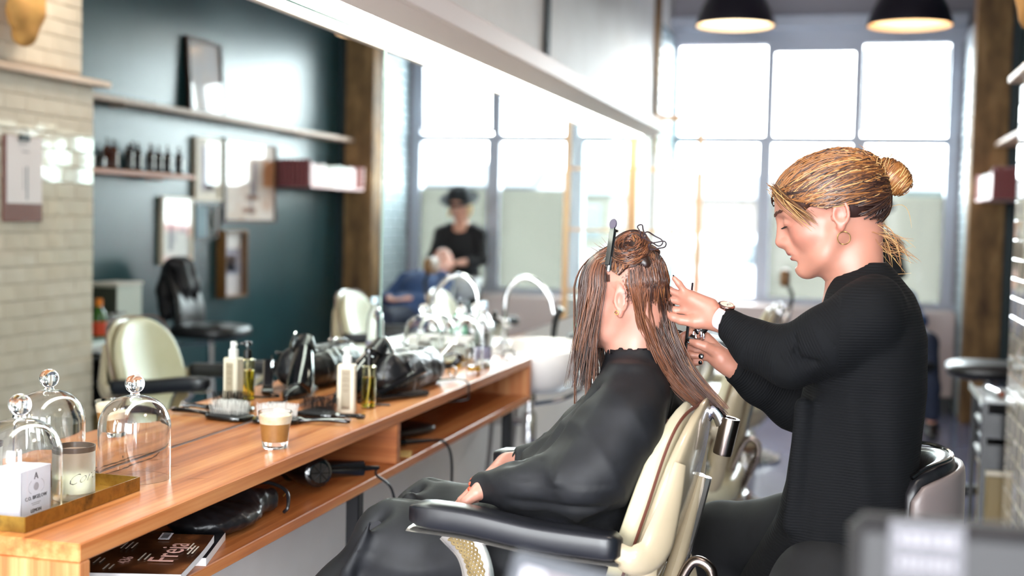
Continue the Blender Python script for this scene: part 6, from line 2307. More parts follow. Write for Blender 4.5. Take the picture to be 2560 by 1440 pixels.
for s in (-1, 1):
    build('blade', MB().prism([(0, -.003), (.055, -.0015), (.06, 0), (0, .003)], -.0008, .0008, 'y', rot_euler(0, -.2 + s * .04, 2.6), (1.192, 2.510 + s * .001, 1.203)), m_steel, _t, False)

# ------------------------------------------------------------------ the client
def client():
    t = thing('person', 'client in a black salon cape, long wet auburn hair sectioned with clips', 'person', (1.02, 2.42, 0))
    th, pt = math.radians(12), math.radians(7)
    SCL = .91
    fw = np.array((-math.cos(th) * math.cos(pt), math.sin(th) * math.cos(pt), -math.sin(pt)))
    L = np.array((-math.sin(th), -math.cos(th), 0))
    HF = Frame(np.array((1.0588, 2.361, 1.2801)) - L * .0755 * SCL, fw, (0, 0, 1))
    HF.M = HF.M * SCL
    HF.loc = lambda p: (np.asarray(p, float) - HF.O) @ HF.M.T / SCL ** 2
    def _w(p):
        p = np.array(p, float)
        p[..., 0] = np.where(p[..., 0] < 0, p[..., 0] * (.80 + .2 * np.clip((-.02 - p[..., 2]) / .10, 0, 1)), p[..., 0])
        return HF.O + p @ HF.M
    HF.w = _w
    skin, blush, lips = rgb('#b98472'), rgb('#b86c5c'), rgb('#904f48')
    root = rgb('#4a2c20')
    nb = HF.loc((1.080, 2.425, 1.160))
    nb2 = HF.loc((1.085, 2.425, 1.10))
    V, F = head_mesh(ear=1.22, neck=((-.030, 0, -.040, .050), (*nb, .048), (*nb2, .060)))
    tone = head_tones(V, skin, lips, blush, rgb('#bb6857'))
    f, l, u = V.T
    # hair roots tint the scalp under the two loose sections and the pinned crown, leaving the parting bare
    vee = .046 + .62 * np.abs(f + .012)
    gap = u - vee
    side = np.abs(l) < .2
    front = (f > .012) & (gap < -.008) & (u > .040 - .3 * np.clip(f - .05, 0, 1)) & (np.sqrt((f / .094) ** 2 + (l / .0735) ** 2 + ((u - .044) / .07) ** 2) > .93)
    rear = (f < -.028) & (gap < -.008) & (u > -.012)
    crown = gap > .004
    fuzz = RNG.normal(0, .006, len(V))
    rear = (f < -.030 + fuzz) & (gap < -.006 + fuzz * .4) & (u > -.010 + fuzz)
    for msk in (front & (u > .03 + fuzz), rear, crown):
        tone[msk] = root * .8
    parts = [(HF.w(V), F, tone)]
    # forearms and hands
    def hand(w, k, yv, down, elbow):
        w, k = np.array(w), np.array(k)
        d = (k - w) / np.linalg.norm(k - w)
        sd = np.array((0, yv, 0))
        J, R = [], []
        for i, (o, ln) in enumerate(((-.027, .85), (-.009, 1.0), (.009, .95), (.026, .75))):
            b = k + sd * o
            J.append([b, b + d * .030 * ln + np.array((0, 0, -.004)), b + d * .050 * ln + np.array((0, 0, -.016 * down)), b + d * .056 * ln + np.array((0, 0, -.036 * down))])
            R.append([.0088, .0080, .0072, .0058])
        J.append([w + d * .018 - sd * .024, w + d * .042 - sd * .040 + np.array((0, 0, -.004)), w + d * .062 - sd * .042 + np.array((0, 0, -.010)), w + d * .076 - sd * .036 + np.array((0, 0, -.014))])
        R.append([.0125, .0100, .0090, .0065])
        palm = []
        for b in J[:4]:
            palm += [(w + d * .012, .018), (b[0], .0110)]
        palm += [(w, .018), (J[4][0], .013)]
        return hand_mesh(J, R, palm, [(w, .019), (np.array(elbow), .026)], .0028)
    for a in (((.845, 2.235, .930), (.800, 2.255, .900), 1, 1.3, (1.00, 2.215, .955)), ((.790, 2.595, .905), (.755, 2.560, .878), 1, 1.0, (.96, 2.625, .955))):
        V, F = hand(*a)
        parts.append((V, F, np.tile(skin, (len(V), 1))))
    B = Field((.40, 2.10, .10), (1.24, 2.76, 1.14), .012)
    B.chain([(1.085, 2.425, 1.10), (1.075, 2.42, 1.02)], [.06, .09], .04)
    B.ell((1.05, 2.42, 1.00), (.070, .13, .11), k=.05)
    B.ell((1.02, 2.42, .86), (.075, .12, .13), k=.05)
    B.ell((.99, 2.42, .76), (.09, .15, .075), k=.05)
    for s in (-1, 1):
        B.chain([(1.09, 2.42 + s * .14, 1.05), (1.05, 2.42 + s * .205, .965), (.98, 2.42 + s * .205, .955)], [.040, .030, .026], .03)
        B.chain([(.98, 2.42 + s * .09, .76), (.62, 2.42 + s * .10, .775), (.57, 2.42 + s * .10, .50), (.585, 2.42 + s * .10, .33)], [.075, .055, .045, .036], .03)
    V, F = B.mesh(1)
    parts.append((V, F, np.tile(skin, (len(V), 1))))
    mesh_np('body', *(lambda a: (a[0], a[1], m_skin, t, None, a[2]))(merge(parts)))
    # ---- trousers and shoes under the cape
    P = Field((.40, 2.18, .16), (1.20, 2.68, .88), .009)
    for s in (-1, 1):
        P.chain([(.98, 2.42 + s * .09, .755), (.62, 2.42 + s * .10, .770), (.57, 2.42 + s * .10, .50), (.585, 2.42 + s * .10, .33)], [.085, .067, .058, .050], .03)
    mesh_np('trousers', *P.mesh(1), mat('charcoal_trousers', '#2a2a30', .8), t)
    for s in (-1, 1):
        k = Field((.36, 2.42 + s * .10 - .07, .20), (.68, 2.42 + s * .10 + .07, .38), .007)
        yy = 2.42 + s * .10
        k.chain([(.590, yy, .335), (.585, yy, .300), (.50, yy, .275), (.465, yy, .268)], [.045, .046, .038, .032], .02)
        mesh_np('shoe', *k.mesh(1), m_leath, t)

    # ---- cape
    C = Field((.43, 2.08, .50), (1.26, 2.80, 1.215), .0062)
    zs = [.80, .86, .92, .97, 1.003, 1.052, 1.0977, 1.125, 1.150]
    x0 = [.83, .835, .85, .880, .910, .953, 1.000, 1.028, 1.045]
    x1 = [1.110, 1.118, 1.128, 1.140, 1.148, 1.156, 1.158, 1.152, 1.132]
    bb = [.205, .205, .208, .208, .205, .196, .165, .120, .080]
    slab_field(C, zs, x0, x1, bb, 2.42, .03)
    C.chain([(1.085, 2.425, 1.120), (1.083, 2.425, 1.165)], [.072, .057], .02)
    C.chain([(1.090, 2.34, 1.100), (1.090, 2.275, 1.050), (1.065, 2.225, .985), (1.030, 2.205, .958), (.92, 2.220, .948), (.832, 2.242, .924)], [.060, .062, .052, .044, .038, .030], .05)
    C.chain([(1.090, 2.50, 1.100), (1.085, 2.565, 1.050), (1.02, 2.630, .975), (.92, 2.628, .938), (.822, 2.604, .912)], [.060, .062, .048, .042, .032], .05)
    for s in (-1, 1):
        C.chain([(1.00, 2.42 + s * .10, .775), (.80, 2.42 + s * .10, .780), (.645, 2.42 + s * .10, .773), (.545, 2.42 + s * .11, .66), (.52, 2.42 + s * .12, .54)], [.095, .090, .085, .075, .08], .05)
    slab_field(C, [.51, .60, .68, .745], [.475, .495, .530, .60], [.80, .80, .80, .78], [.235, .225, .21, .17], 2.42, .05)
    # folds
    fold = [((1.05, 2.30, 1.10), (.93, 2.235, .985)), ((1.02, 2.27, 1.06), (.95, 2.23, .96)), ((.99, 2.36, 1.085), (.88, 2.31, .98)), ((1.10, 2.26, 1.05), (1.09, 2.225, .94))]
    for i, (a, b) in enumerate(fold):
        C.cone(a, b, .005, .012, .05, op='add' if i % 2 else 'sub')
    for i in range(8):
        y = 2.22 + i * .055
        C.cone((.62, y, .85), (.50 + .01 * (i % 2), y + .012 * (i % 3 - 1), .58), .004, .012, .04, op='sub' if i % 2 else 'add')
    C.cone((.90, 2.21, .995), (.80, 2.24, .985), .008, .004, .03, op='sub')
    for yy in (2.14, 2.70):
        sl, g = C._blk((-9, yy - .036, -9), (9, yy + .036, .9205))
        C.d[sl] = np.maximum(C.d[sl], .004)
    # neck opening, clear of the skin
    C.chain([(1.083, 2.425, 1.135), (1.081, 2.425, 1.22)], [.047, .050], .004, op='sub')
    # wrists
    C.ell((.798, 2.250, .908), (.020, .032, .026), k=.006, op='sub')
    C.ell((.788, 2.596, .905), (.022, .034, .030), k=.006, op='sub')
    V, F = C.mesh(2)
    Nn = vnormals(V, F)
    ang = np.arctan2(V[:, 1] - 2.42, V[:, 0] - 1.082)
    rad_ = np.hypot(V[:, 1] - 2.42, V[:, 0] - 1.082)
    drop = np.clip((1.17 - V[:, 2]) / .25, 0, 1)
    wob = .8 * np.sin(V[:, 2] * 19 + 2) + .5 * np.sin(V[:, 0] * 31)
    ridge = lambda q: (1 - np.abs(np.sin(q))) ** 2 - .3
    up = V[:, 2] > .87
    d1 = .0075 * drop * ridge(ang * 3.6 + wob * .9) * up
    d2 = .0050 * drop * ridge(V[:, 0] * 26 + V[:, 2] * 17 + 1.4 * np.sin(V[:, 1] * 14)) * up
    d3 = .0065 * ridge(V[:, 1] * 24 + 1.2 * np.sin(V[:, 2] * 11 + V[:, 0] * 8)) * (V[:, 2] < .90) * np.clip((.90 - V[:, 2]) / .05, 0, 1)
    nearpad = (np.abs(V[:, 1] - 2.14) < .05) | (np.abs(V[:, 1] - 2.70) < .05)
    amt = (d1 + d2 + d3) * np.where(nearpad & (V[:, 2] < .96), .15, 1)
    V = V + Nn * amt[:, None]
    m_cape = mottled('black_nylon_cape', '#0e0f12', '#141519', 30, .60, 0, (1, 1, 1), .04, **{'Specular_IOR_Level': .35})
    mesh_np('cape', V, F, m_cape, t)
    build('cape_collar', MB().tube([(1.082 + .0505 * math.cos(a), 2.425 + .0505 * math.sin(a), 1.172 + .010 * math.cos(a)) for a in np.linspace(0, 2 * math.pi, 36, endpoint=False)], .0045, 8, closed=True), m_cape, t)
    build('hair_tie_bracelet', MB().tube([(.800 + .004 * math.sin(a), 2.600 + .0215 * math.cos(a), .909 + .0215 * math.sin(a)) for a in np.linspace(0, 2 * math.pi, 24, endpoint=False)], .0024, 6, closed=True), m_black, t)
    for k in range(9):
        a = -.6 + k * .42
        build('bracelet_bead', MB().sell((.815, 2.246 + .0235 * math.cos(a), .916 + .0235 * math.sin(a)), (.0052, .0052, .0052), (1, 1), n=(7, 10)), mat('copper_bead', '#a8452a', .3), t)

    # ---- hair
    brown, auburn, dk, lt = rgb('#482b1f'), rgb('#6b4029'), rgb('#2b1913'), rgb('#936039')
    hc, hr = np.array((-.004, 0, .043)), np.array((.101, .0805, .0785))
    def surf(az, el, lift=0.0):
        return hc + np.stack([np.cos(el) * np.cos(az), np.cos(el) * np.sin(az), np.sin(el)], -1) * hr * (1 + np.atleast_1d(lift)[:, None])
    NP = 20
    allc, cols, rad = [], [], []
    def put(p, col, r):
        allc.append(p)
        cols.append(col)
        rad.append(r)
    def tint():
        g = RNG.random()
        b = brown if g < .35 else (auburn if g < .74 else (dk if g < .92 else lt))
        return b * RNG.uniform(.8, 1.2)
    # front: combed forward over the brow and cheek, hanging straight
    ncl = 74
    for c in range(ncl):
        az = math.radians(RNG.uniform(-72, 74))
        el0 = RNG.uniform(.55, 1.20) if az < 1.0 else RNG.uniform(.30, .95)
        lift = RNG.uniform(.02, .17) * (1 if abs(az) < 1.0 else .5)
        zend = RNG.uniform(1.10, 1.20) if RNG.random() > .08 else RNG.uniform(.98, 1.06)
        tone_c = tint()
        drift = RNG.normal(0, .008, 2)
        m_ = int(RNG.integers(7, 15))
        spread = RNG.uniform(.004, .010)
        for s_ in range(m_):
            e0 = el0 + RNG.normal(0, .10)
            a0 = az + RNG.normal(0, .07)
            T = np.linspace(0, 1, NP)
            k = np.clip(T / .42, 0, 1)
            el = e0 * (1 - k) ** 1.25 - .12 * k
            P = surf(np.full(NP, a0 * 1.0), el, .012 + lift * k)
            Wp = HF.w(P)
            i0 = int(.42 * (NP - 1)) + 1
            anchor = Wp[i0]
            j = RNG.normal(0, spread, 2)
            for i in range(i0 + 1, NP):
                v = (i - i0) / (NP - 1 - i0)
                conv = (1 - v) ** .8
                Wp[i] = (anchor[0] + drift[0] * v + (.020 if az < .7 else -.014) * v + j[0] * (conv - 1), anchor[1] + drift[1] * v + j[1] * (conv - 1) - .004 * v, anchor[2] + (zend - anchor[2]) * v)
            put(Wp, tone_c * RNG.uniform(.85, 1.15), RNG.uniform(.0007, .0013))
    # a few long thin locks in front of the face
    for c in range(9):
        a0 = math.radians(RNG.uniform(-6, 26))
        zend = RNG.uniform(.98, 1.12)
        for s_ in range(5):
            T = np.linspace(0, 1, NP)
            k = np.clip(T / .36, 0, 1)
            P = surf(np.full(NP, a0 + RNG.normal(0, .012)), .95 * (1 - k) ** 1.2 - .1 * k, .012 + .26 * k)
            Wp = HF.w(P)
            i0 = int(.36 * (NP - 1)) + 1
            an = Wp[i0].copy()
            for i in range(i0 + 1, NP):
                v = (i - i0) / (NP - 1 - i0)
                Wp[i] = (an[0] + .010 * v, an[1] + RNG.normal(0, .0006), an[2] + (zend - an[2]) * v)
            put(Wp, auburn * RNG.uniform(.9, 1.2), .0006)
    # rear: combed back from the parting, drawn to the stylist's hand, tips flicking behind the chair
    lo = [np.array(p) for p in ((1.100, 2.375, 1.240), (1.132, 2.39, 1.163), (1.171, 2.40, 1.113), (1.225, 2.41, 1.070))]
    hi = [np.array(p) for p in ((1.138, 2.440, 1.262), (1.156, 2.430, 1.203), (1.198, 2.425, 1.136), (1.264, 2.425, 1.072))]
    for c in range(120):
        azd = RNG.uniform(114, 225)
        s = float(np.clip((azd - 114) / 66, 0, 1))
        az = math.radians(azd)
        el0 = RNG.uniform(-.45, .30 + .45 * min(1, s * 1.6))
        tone_c = tint()
        off = RNG.normal(0, .006, 3)
        m_ = int(RNG.integers(8, 14))
        w = np.clip(s + RNG.normal(0, .05), 0, 1)
        ctrl = [a * (1 - w) + b * w for a, b in zip(lo, hi)]
        stray = RNG.normal(0, .010)
        short = RNG.uniform(.84, 1.0)
        for s_ in range(m_):
            e0 = el0 + RNG.normal(0, .09)
            a0 = az + RNG.normal(0, .07)
            r0 = HF.w(surf(np.array([a0]), np.array([e0]), .010))[0]
            r1 = HF.w(surf(np.array([a0 + .0]), np.array([min(e0 - .25, -.25)]), .040))[0]
            pts = [r0, r1] + [cc + off * (1 - .5 * i / 3) + RNG.normal(0, .0045 * (1 - .22 * i), 3) + (np.array((stray, 0, -stray)) * i / 3) for i, cc in enumerate(ctrl)]
            pth = bez(pts, 40)
            q = np.linspace(0, (len(pth) - 1) * short, NP)
            i_ = q.astype(int)
            fr = (q - i_)[:, None]
            i2 = np.minimum(i_ + 1, len(pth) - 1)
            put(pth[i_] * (1 - fr) + pth[i2] * fr, tone_c * RNG.uniform(.85, 1.2), RNG.uniform(.0007, .0012))
    strands('long_hair', np.array(allc), np.array(rad), .0003, m_wethair, t, None, np.array(cols), 4)
    # pinned-up crown: low cap with the bare parting below, plus the coiled twist
    K = Field((-.125, -.10, .02), (.11, .10, .145), .0034)
    K.ell(hc, hr * 1.02, k=.01)
    X, Y, Z = (K.ax[0][:, None, None], K.ax[1][None, :, None], K.ax[2][None, None, :])
    cut = ((.050 + .62 * np.abs(X + .012)) - Z) * .85 + 0 * Y
    K.d = np.maximum(K.d, np.broadcast_to(cut, K.d.shape).astype(np.float32))
    V, F = K.mesh(2)
    mesh_np('crown_hair', HF.w(V), F, m_hairm, t, None, np.hstack([np.tile(dk * 1.3, (len(V), 1)), np.ones((len(V), 1))]))
    ax = np.array((-.10, .62, .78))
    Rk = frame_to(ax)
    cc = np.array((-.030, .034, .100))
    Cw = Field((-.12, -.04, .03), (.06, .12, .19), .0034)
    ring = [cc + Rk @ np.array((.031 * math.cos(a), .031 * math.sin(a), .004 + .004 * math.sin(a * 2))) for a in np.linspace(0, 2 * math.pi, 20)]
    Cw.chain(ring, [.0150 + .001 * math.sin(i) for i in range(20)], .003)
    Cw.cone(cc + Rk @ np.array((.03, 0, 0)), np.array((.030, .02, .105)), .016, .010, .02)
    Cw.cone(cc + Rk @ np.array((-.03, .01, 0)), np.array((-.075, .045, .070)), .018, .012, .02)
    V, F = Cw.mesh(1)
    mesh_np('hair_twist', HF.w(V), F, m_hairm, t, None, np.hstack([np.tile(dk * .9, (len(V), 1)), np.ones((len(V), 1))]))
    allc, cols = [], []
    for i in range(700):
        a0, b0 = RNG.uniform(0, 2 * math.pi, 2)
        sp = RNG.uniform(.9, 2.6)
        a = a0 + np.linspace(0, sp, 14)
        b = b0 + np.linspace(0, RNG.uniform(-1.2, 1.2), 14)
        rr = .0192 * RNG.uniform(1.0, 1.16)
        p = np.stack([(.031 + rr * np.cos(b)) * np.cos(a), (.031 + rr * np.cos(b)) * np.sin(a), .004 + rr * np.sin(b)], 1)
        allc.append(HF.w(cc + p @ np.array(Rk).T))
        cols.append(tint() * 1.1)
    for i in range(420):       # crown strands drawn up from the parting into the twist
        f0 = RNG.uniform(-.085, .055)
        u0 = .052 + .62 * abs(f0 + .012)
        sg = 1 if RNG.random() < .75 else -1
        e = cc + Rk @ np.array((.03 * math.cos(i), .03 * math.sin(i), .008))
        rem = 1 - ((f0 - hc[0]) / hr[0]) ** 2 - ((u0 - hc[2]) / hr[2]) ** 2
        l0 = sg * hr[1] * math.sqrt(max(rem, .02))
        T = np.linspace(0, 1, 14)[:, None]
        p = np.array((f0, l0, u0)) * (1 - T) + e * T
        q = (p - hc) / hr
        n_ = np.linalg.norm(q, axis=1, keepdims=True)
        s1 = hc + q / n_ * hr * (1.03 + .05 * RNG.random())
        kk = np.clip((T - .7) / .3, 0, 1)
        allc.append(HF.w(s1 * (1 - kk) + p * kk))
        cols.append(tint())
    strands('pinned_strands', np.array(allc), RNG.uniform(.0008, .0018, 1120), .0003, m_wethair, t, None, np.array(cols), 4)
    allc, cols = [], []
    for i in range(60):
        a = surf(np.array([RNG.uniform(-1, 3.5)]), np.array([RNG.uniform(.8, 1.5)]), .03)[0]
        d = np.array((RNG.normal(0, .01), RNG.normal(0, .01), abs(RNG.normal(.008, .006))))
        T = np.linspace(0, 1, 10)[:, None]
        allc.append(HF.w(a + d * T + RNG.normal(0, .006, 3) * T * T))
        cols.append(auburn * 1.2)
    strands('flyaway_hair', np.array(allc), .0005, .0002, m_wethair, t, None, np.array(cols), 3)
    e = HF.w((.0015, .0805, -.0265))
    build('earring', MB().tube([e + .0036 * (math.cos(a) * HF.F + math.sin(a) * HF.U) for a in np.linspace(0, 2 * math.pi, 16, endpoint=False)], .0009, 6, closed=True), mat('gold_ring', '#d8b06a', .2, 1.0), t)
    return t, HF, cc, Rk


_t, _HF, _cc, _Rk = client()

# sectioning clip and hair band in the crown
_t = thing('sectioning_clip', 'long black sectioning clip with silver tip holding the client\'s crown hair', 'hair clip', (1.047, 2.318, 1.339))
_a, _b = np.array((1.0470, 2.322, 1.3370)), np.array((1.0535, 2.345, 1.4270))
_d = (_b - _a) / np.linalg.norm(_b - _a)
_n = np.array((-.35, -.93, .1))
_n -= _d * (_n @ _d)
_n /= np.linalg.norm(_n)
_R = np.array([np.cross(_d, _n), _n, _d]).T
_L = float(np.linalg.norm(_b - _a))
build('upper_jaw', MB().box((_a + _b) / 2 + _n * .006, (.0115, .0035, _L * .80), _R, bev=.0012), m_gloss, _t, False)
build('lower_jaw', MB().box((_a + _b) / 2 - _n * .0005 - _d * .006, (.0100, .003, _L * .86), _R, bev=.001), m_black, _t, False)
build('silver_tip', MB().box(_a + _d * .012 + _n * .003 + np.cross(_d, _n) * .003, (.006, .004, .030), _R, bev=.001), m_chrome, _t, False)
build('thumb_pad', MB().lathe([(0, -.002), (.0072, -.002), (.0078, 0), (.0072, .002), (0, .002)], 20, _b - _d * .004 + _n * .006, frame_to(_n), sy=1.3), mat('purple_grey_pad', '#4c4454', .35), _t)
build('pivot', MB().tube([(_b - _d * .016) + np.cross(_d, _n) * .0085, (_b - _d * .016) - np.cross(_d, _n) * .0085], .0022, 8), m_chrome, _t)
_t = thing('hair_band', 'thin dark elastic hair band looped loosely round the client\'s twist', 'hair band', (1.115, 2.40, 1.405))
_c0 = np.array((1.112, 2.375, 1.398))
for k, (r, o, tl) in enumerate(((.020, (.010, 0, .0), .5), (.013, (-.012, 0, .014), 1.2), (.017, (.018, .004, -.012), -.2))):
    Rq = rot_euler(1.2, tl, .3)
    build('band_loop', MB().tube([_c0 + np.array(o) + Rq @ np.array((r * math.cos(a), .45 * r * math.sin(a), .004 * math.sin(3 * a))) for a in np.linspace(0, 2 * math.pi, 26, endpoint=False)], .0014, 6, closed=True), mat('dark_elastic', '#2c1c20', .6), _t)

# ------------------------------------------------------------------ washing customer and hatted colleague by the window
def far_head(t, O, fwd, up, skin, parts, neck_w):
    HF = Frame(O, fwd, up)
    nb = HF.loc(neck_w)
    V, F = head_mesh(.0042, neck=((-.028, 0, -.045, .050), (*(.5 * (np.array((-.028, 0, -.045)) + nb)), .047), (*nb, .055)))
    parts.append((HF.w(V), F, head_tones(V, skin, rgb('#a8625a'), rgb('#c8806e'))))
    return HF


def hatted():
    t = thing('person', 'colleague in a dark brimmed hat and black top beside the window', 'person', (1.66, 10.08, 0))
    skin = rgb('#cf9a84')
    parts = []
    HF = far_head(t, (1.655, 10.00, 1.535), (.02, -.90, -.43), (0, -.43, .9), skin, parts, (1.66, 10.06, 1.40))
    B = Field((1.36, 9.55, .0), (1.98, 10.22, 1.46), .011)
    B.chain([(1.66, 10.06, 1.41), (1.66, 10.07, 1.34)], [.052, .08], .03)
    B.ell((1.66, 10.09, 1.20), (.155, .085, .16), k=.05)
    B.ell((1.66, 10.10, .98), (.13, .085, .16), k=.05)
    for s in (-1, 1):
        B.chain([(1.66 + s * .165, 10.07, 1.29), (1.66 + s * .205, 9.98, 1.08), (1.66 + s * .07, 9.80, 1.06)], [.046, .038, .028], .03)
        for k in range(5):
            o = (k - 2) * .016
            B.chain([(1.66 + s * .07 + o * .6, 9.80 - .01, 1.06), (1.66 + s * .05 + o, 9.745 - .01 * (k == 2), 1.06), (1.66 + s * .04 + o, 9.715, 1.05)], [.013, .009, .007], .006)
        B.chain([(1.66 + s * .08, 10.11, .88), (1.66 + s * .09, 10.10, .48), (1.66 + s * .09, 10.11, .07)], [.085, .058, .042], .03)
    V, F = B.mesh(1)
    parts.append((V, F, np.tile(skin, (len(V), 1))))
    mesh_np('body', *(lambda a: (a[0], a[1], m_skin, t, None, a[2]))(merge(parts)))
    S = Field((1.34, 9.72, .76), (2.0, 10.24, 1.42), .012)
    S.ell((1.66, 10.08, 1.20), (.175, .105, .18), k=.05)
    S.ell((1.66, 10.09, .98), (.16, .105, .20), k=.05)
    for s in (-1, 1):
        S.chain([(1.66 + s * .10, 10.07, 1.335), (1.66 + s * .17, 10.06, 1.29), (1.66 + s * .21, 9.98, 1.09), (1.66 + s * .13, 9.87, 1.065)], [.055, .060, .052, .040], .03)
    mesh_np('black_top', *S.mesh(1), mat('black_jersey', '#111216', .8), t)
    P = Field((1.44, 9.98, .05), (1.88, 10.22, .92), .013)
    for s in (-1, 1):
        P.chain([(1.66 + s * .075, 10.10, .86), (1.66 + s * .09, 10.09, .48), (1.66 + s * .09, 10.10, .10)], [.10, .072, .056], .03)
    mesh_np('trousers', *P.mesh(1), mat('black_jersey', '#111216', .8), t)
    for s in (-1, 1):
        K = Field((1.66 + s * .09 - .07, 9.90, -.02), (1.66 + s * .09 + .07, 10.19, .14), .009)
        K.chain([(1.66 + s * .09, 10.10, .08), (1.66 + s * .09, 10.08, .045), (1.66 + s * .09, 9.97, .034)], [.048, .044, .034], .02)
        K.cone((1.2, 10.0, -.3), (2.2, 10.0, -.3), .301, .301, .003, op='sub')
        mesh_np('shoe', *K.mesh(1), m_leath, t)
    # hat and long fair hair
    R = np.array([HF.F, HF.L, HF.U]).T
    hat = build('hat', MB().lathe([(.0, .168), (.045, .165), (.078, .150), (.092, .120), (.098, .078), (.100, .066), (.155, .060), (.168, .066), (.166, .058), (.10, .054), (.096, .060)], 32, HF.w((-.006, 0, -.004)), R, cap=False), mottled('dark_felt', '#22262a', '#2b3034', 20, .85), t)
    build('hat_band', MB().lathe([(.1005, .070), (.0985, .094)], 32, HF.w((-.006, 0, -.004)), R, cap=False), mat('black_jersey', '#111216', .8), hat)
    H = []
    cols = []
    for i in range(240):
        az = math.radians(RNG.uniform(55, 305))
        r = HF.w((.10 * math.cos(az) - .01, .084 * math.sin(az), .055))
        mid = HF.w((.102 * math.cos(az) - .012, .092 * math.sin(az), -.02))
        e = mid + np.array((RNG.normal(0, .012), RNG.normal(0, .01) - .02, -.16 + RNG.uniform(-.05, .03)))
        H.append(bez([r, mid, .5 * (mid + e) + RNG.normal(0, .006, 3), e], 12)[:10])
        cols.append((rgb('#c9a06a') if i % 3 else rgb('#e0c696')) * RNG.uniform(.8, 1.1))
    m_ = min(len(h) for h in H)
    strands('fair_hair', np.array([h[:m_] for h in H]), .0026, .0008, m_hairm, t, None, np.array(cols), 4)


def washing_customer():
    t = thing('person', 'customer in blue lying back in a chair under the colleague\'s hands', 'person', (1.80, 9.3, 0))
    skin = rgb('#d29a86')
    parts = []
    HF = far_head(t, (1.680, 9.63, 1.055), (.10, -.62, .78), (-.10, .78, .62), skin, parts, (1.70, 9.52, 1.00))
    B = Field((1.45, 8.60, .10), (2.2, 9.62, 1.12), .012)
    B.chain([(1.70, 9.52, 1.00), (1.72, 9.45, .96)], [.052, .07], .03)
    B.ell((1.75, 9.32, .86), (.15, .17, .10), rot_euler(.6), k=.05)
    B.ell((1.81, 9.12, .70), (.14, .15, .11), k=.05)
    for s in (-1, 1):
        B.chain([(1.74 + s * .165, 9.40, .93), (1.79 + s * .20, 9.20, .78), (1.83 + s * .07, 9.02, .80)], [.045, .036, .026], .03)
        for k in range(5):
            o = (k - 2) * .014
            B.chain([(1.83 + s * .07 + o * .6, 9.02, .80), (1.84 + s * .03 + o, 8.965, .80), (1.84 + s * .02 + o, 8.935, .79)], [.012, .0085, .007], .006)
        B.chain([(1.83 + s * .08, 9.08, .68), (1.93 + s * .09, 8.80, .66), (1.96 + s * .09, 8.70, .35), (1.97 + s * .09, 8.68, .13)], [.085, .058, .046, .036], .03)
    V, F = B.mesh(1)
    parts.append((V, F, np.tile(skin, (len(V), 1))))
    mesh_np('body', *(lambda a: (a[0], a[1], m_skin, t, None, a[2]))(merge(parts)))
    S = Field((1.44, 8.92, .55), (2.16, 9.58, 1.06), .012)
    S.ell((1.75, 9.32, .86), (.17, .20, .12), rot_euler(.6), k=.05)
    S.ell((1.81, 9.12, .71), (.16, .18, .13), k=.05)
    for s in (-1, 1):
        S.chain([(1.73 + s * .10, 9.46, .96), (1.74 + s * .17, 9.40, .93), (1.79 + s * .205, 9.20, .78), (1.83 + s * .11, 9.07, .80)], [.055, .056, .048, .036], .03)
    mesh_np('blue_shirt', *S.mesh(1), mottled('blue_cotton', '#2a3f68', '#34507e', 12, .8), t)
    P = Field((1.64, 8.58, .10), (2.16, 9.22, .82), .012)
    for s in (-1, 1):
        P.chain([(1.83 + s * .08, 9.10, .68), (1.93 + s * .09, 8.80, .665), (1.96 + s * .09, 8.70, .38), (1.97 + s * .09, 8.68, .20)], [.10, .073, .060, .052], .03)
    mesh_np('dark_jeans', *P.mesh(1), mottled('navy_denim', '#161d30', '#202a42', 30, .8), t)
    for s in (-1, 1):
        K = Field((1.97 + s * .09 - .07, 8.44, .02), (1.97 + s * .09 + .07, 8.76, .20), .009)
        K.chain([(1.97 + s * .09, 8.69, .13), (1.97 + s * .09, 8.68, .09), (1.97 + s * .09, 8.53, .075)], [.048, .046, .034], .02)
        mesh_np('shoe', *K.mesh(1), m_leath, t)
    H, cols = [], []
    for i in range(200):
        az = RNG.uniform(0, 2 * math.pi)
        el = RNG.uniform(.1, 1.3)
        a = HF.w((-.01 - .09 * math.sin(el), .078 * math.cos(el) * math.cos(az), .045 + .075 * math.cos(el) * math.sin(az)))
        e = HF.w((-.10, RNG.normal(0, .03), RNG.uniform(.0, .06))) + np.array((RNG.normal(0, .01), .01, -.05 + RNG.normal(0, .02)))
        H.append(bez([a, .6 * a + .4 * e + RNG.normal(0, .006, 3), e], 10)[:8])
        cols.append(rgb('#6a4a2c') * RNG.uniform(.7, 1.2))
    m_ = min(len(h) for h in H)
    strands('brown_hair', np.array([h[:m_] for h in H]), .003, .001, m_hairm, t, None, np.array(cols), 4)


hatted()
washing_customer()

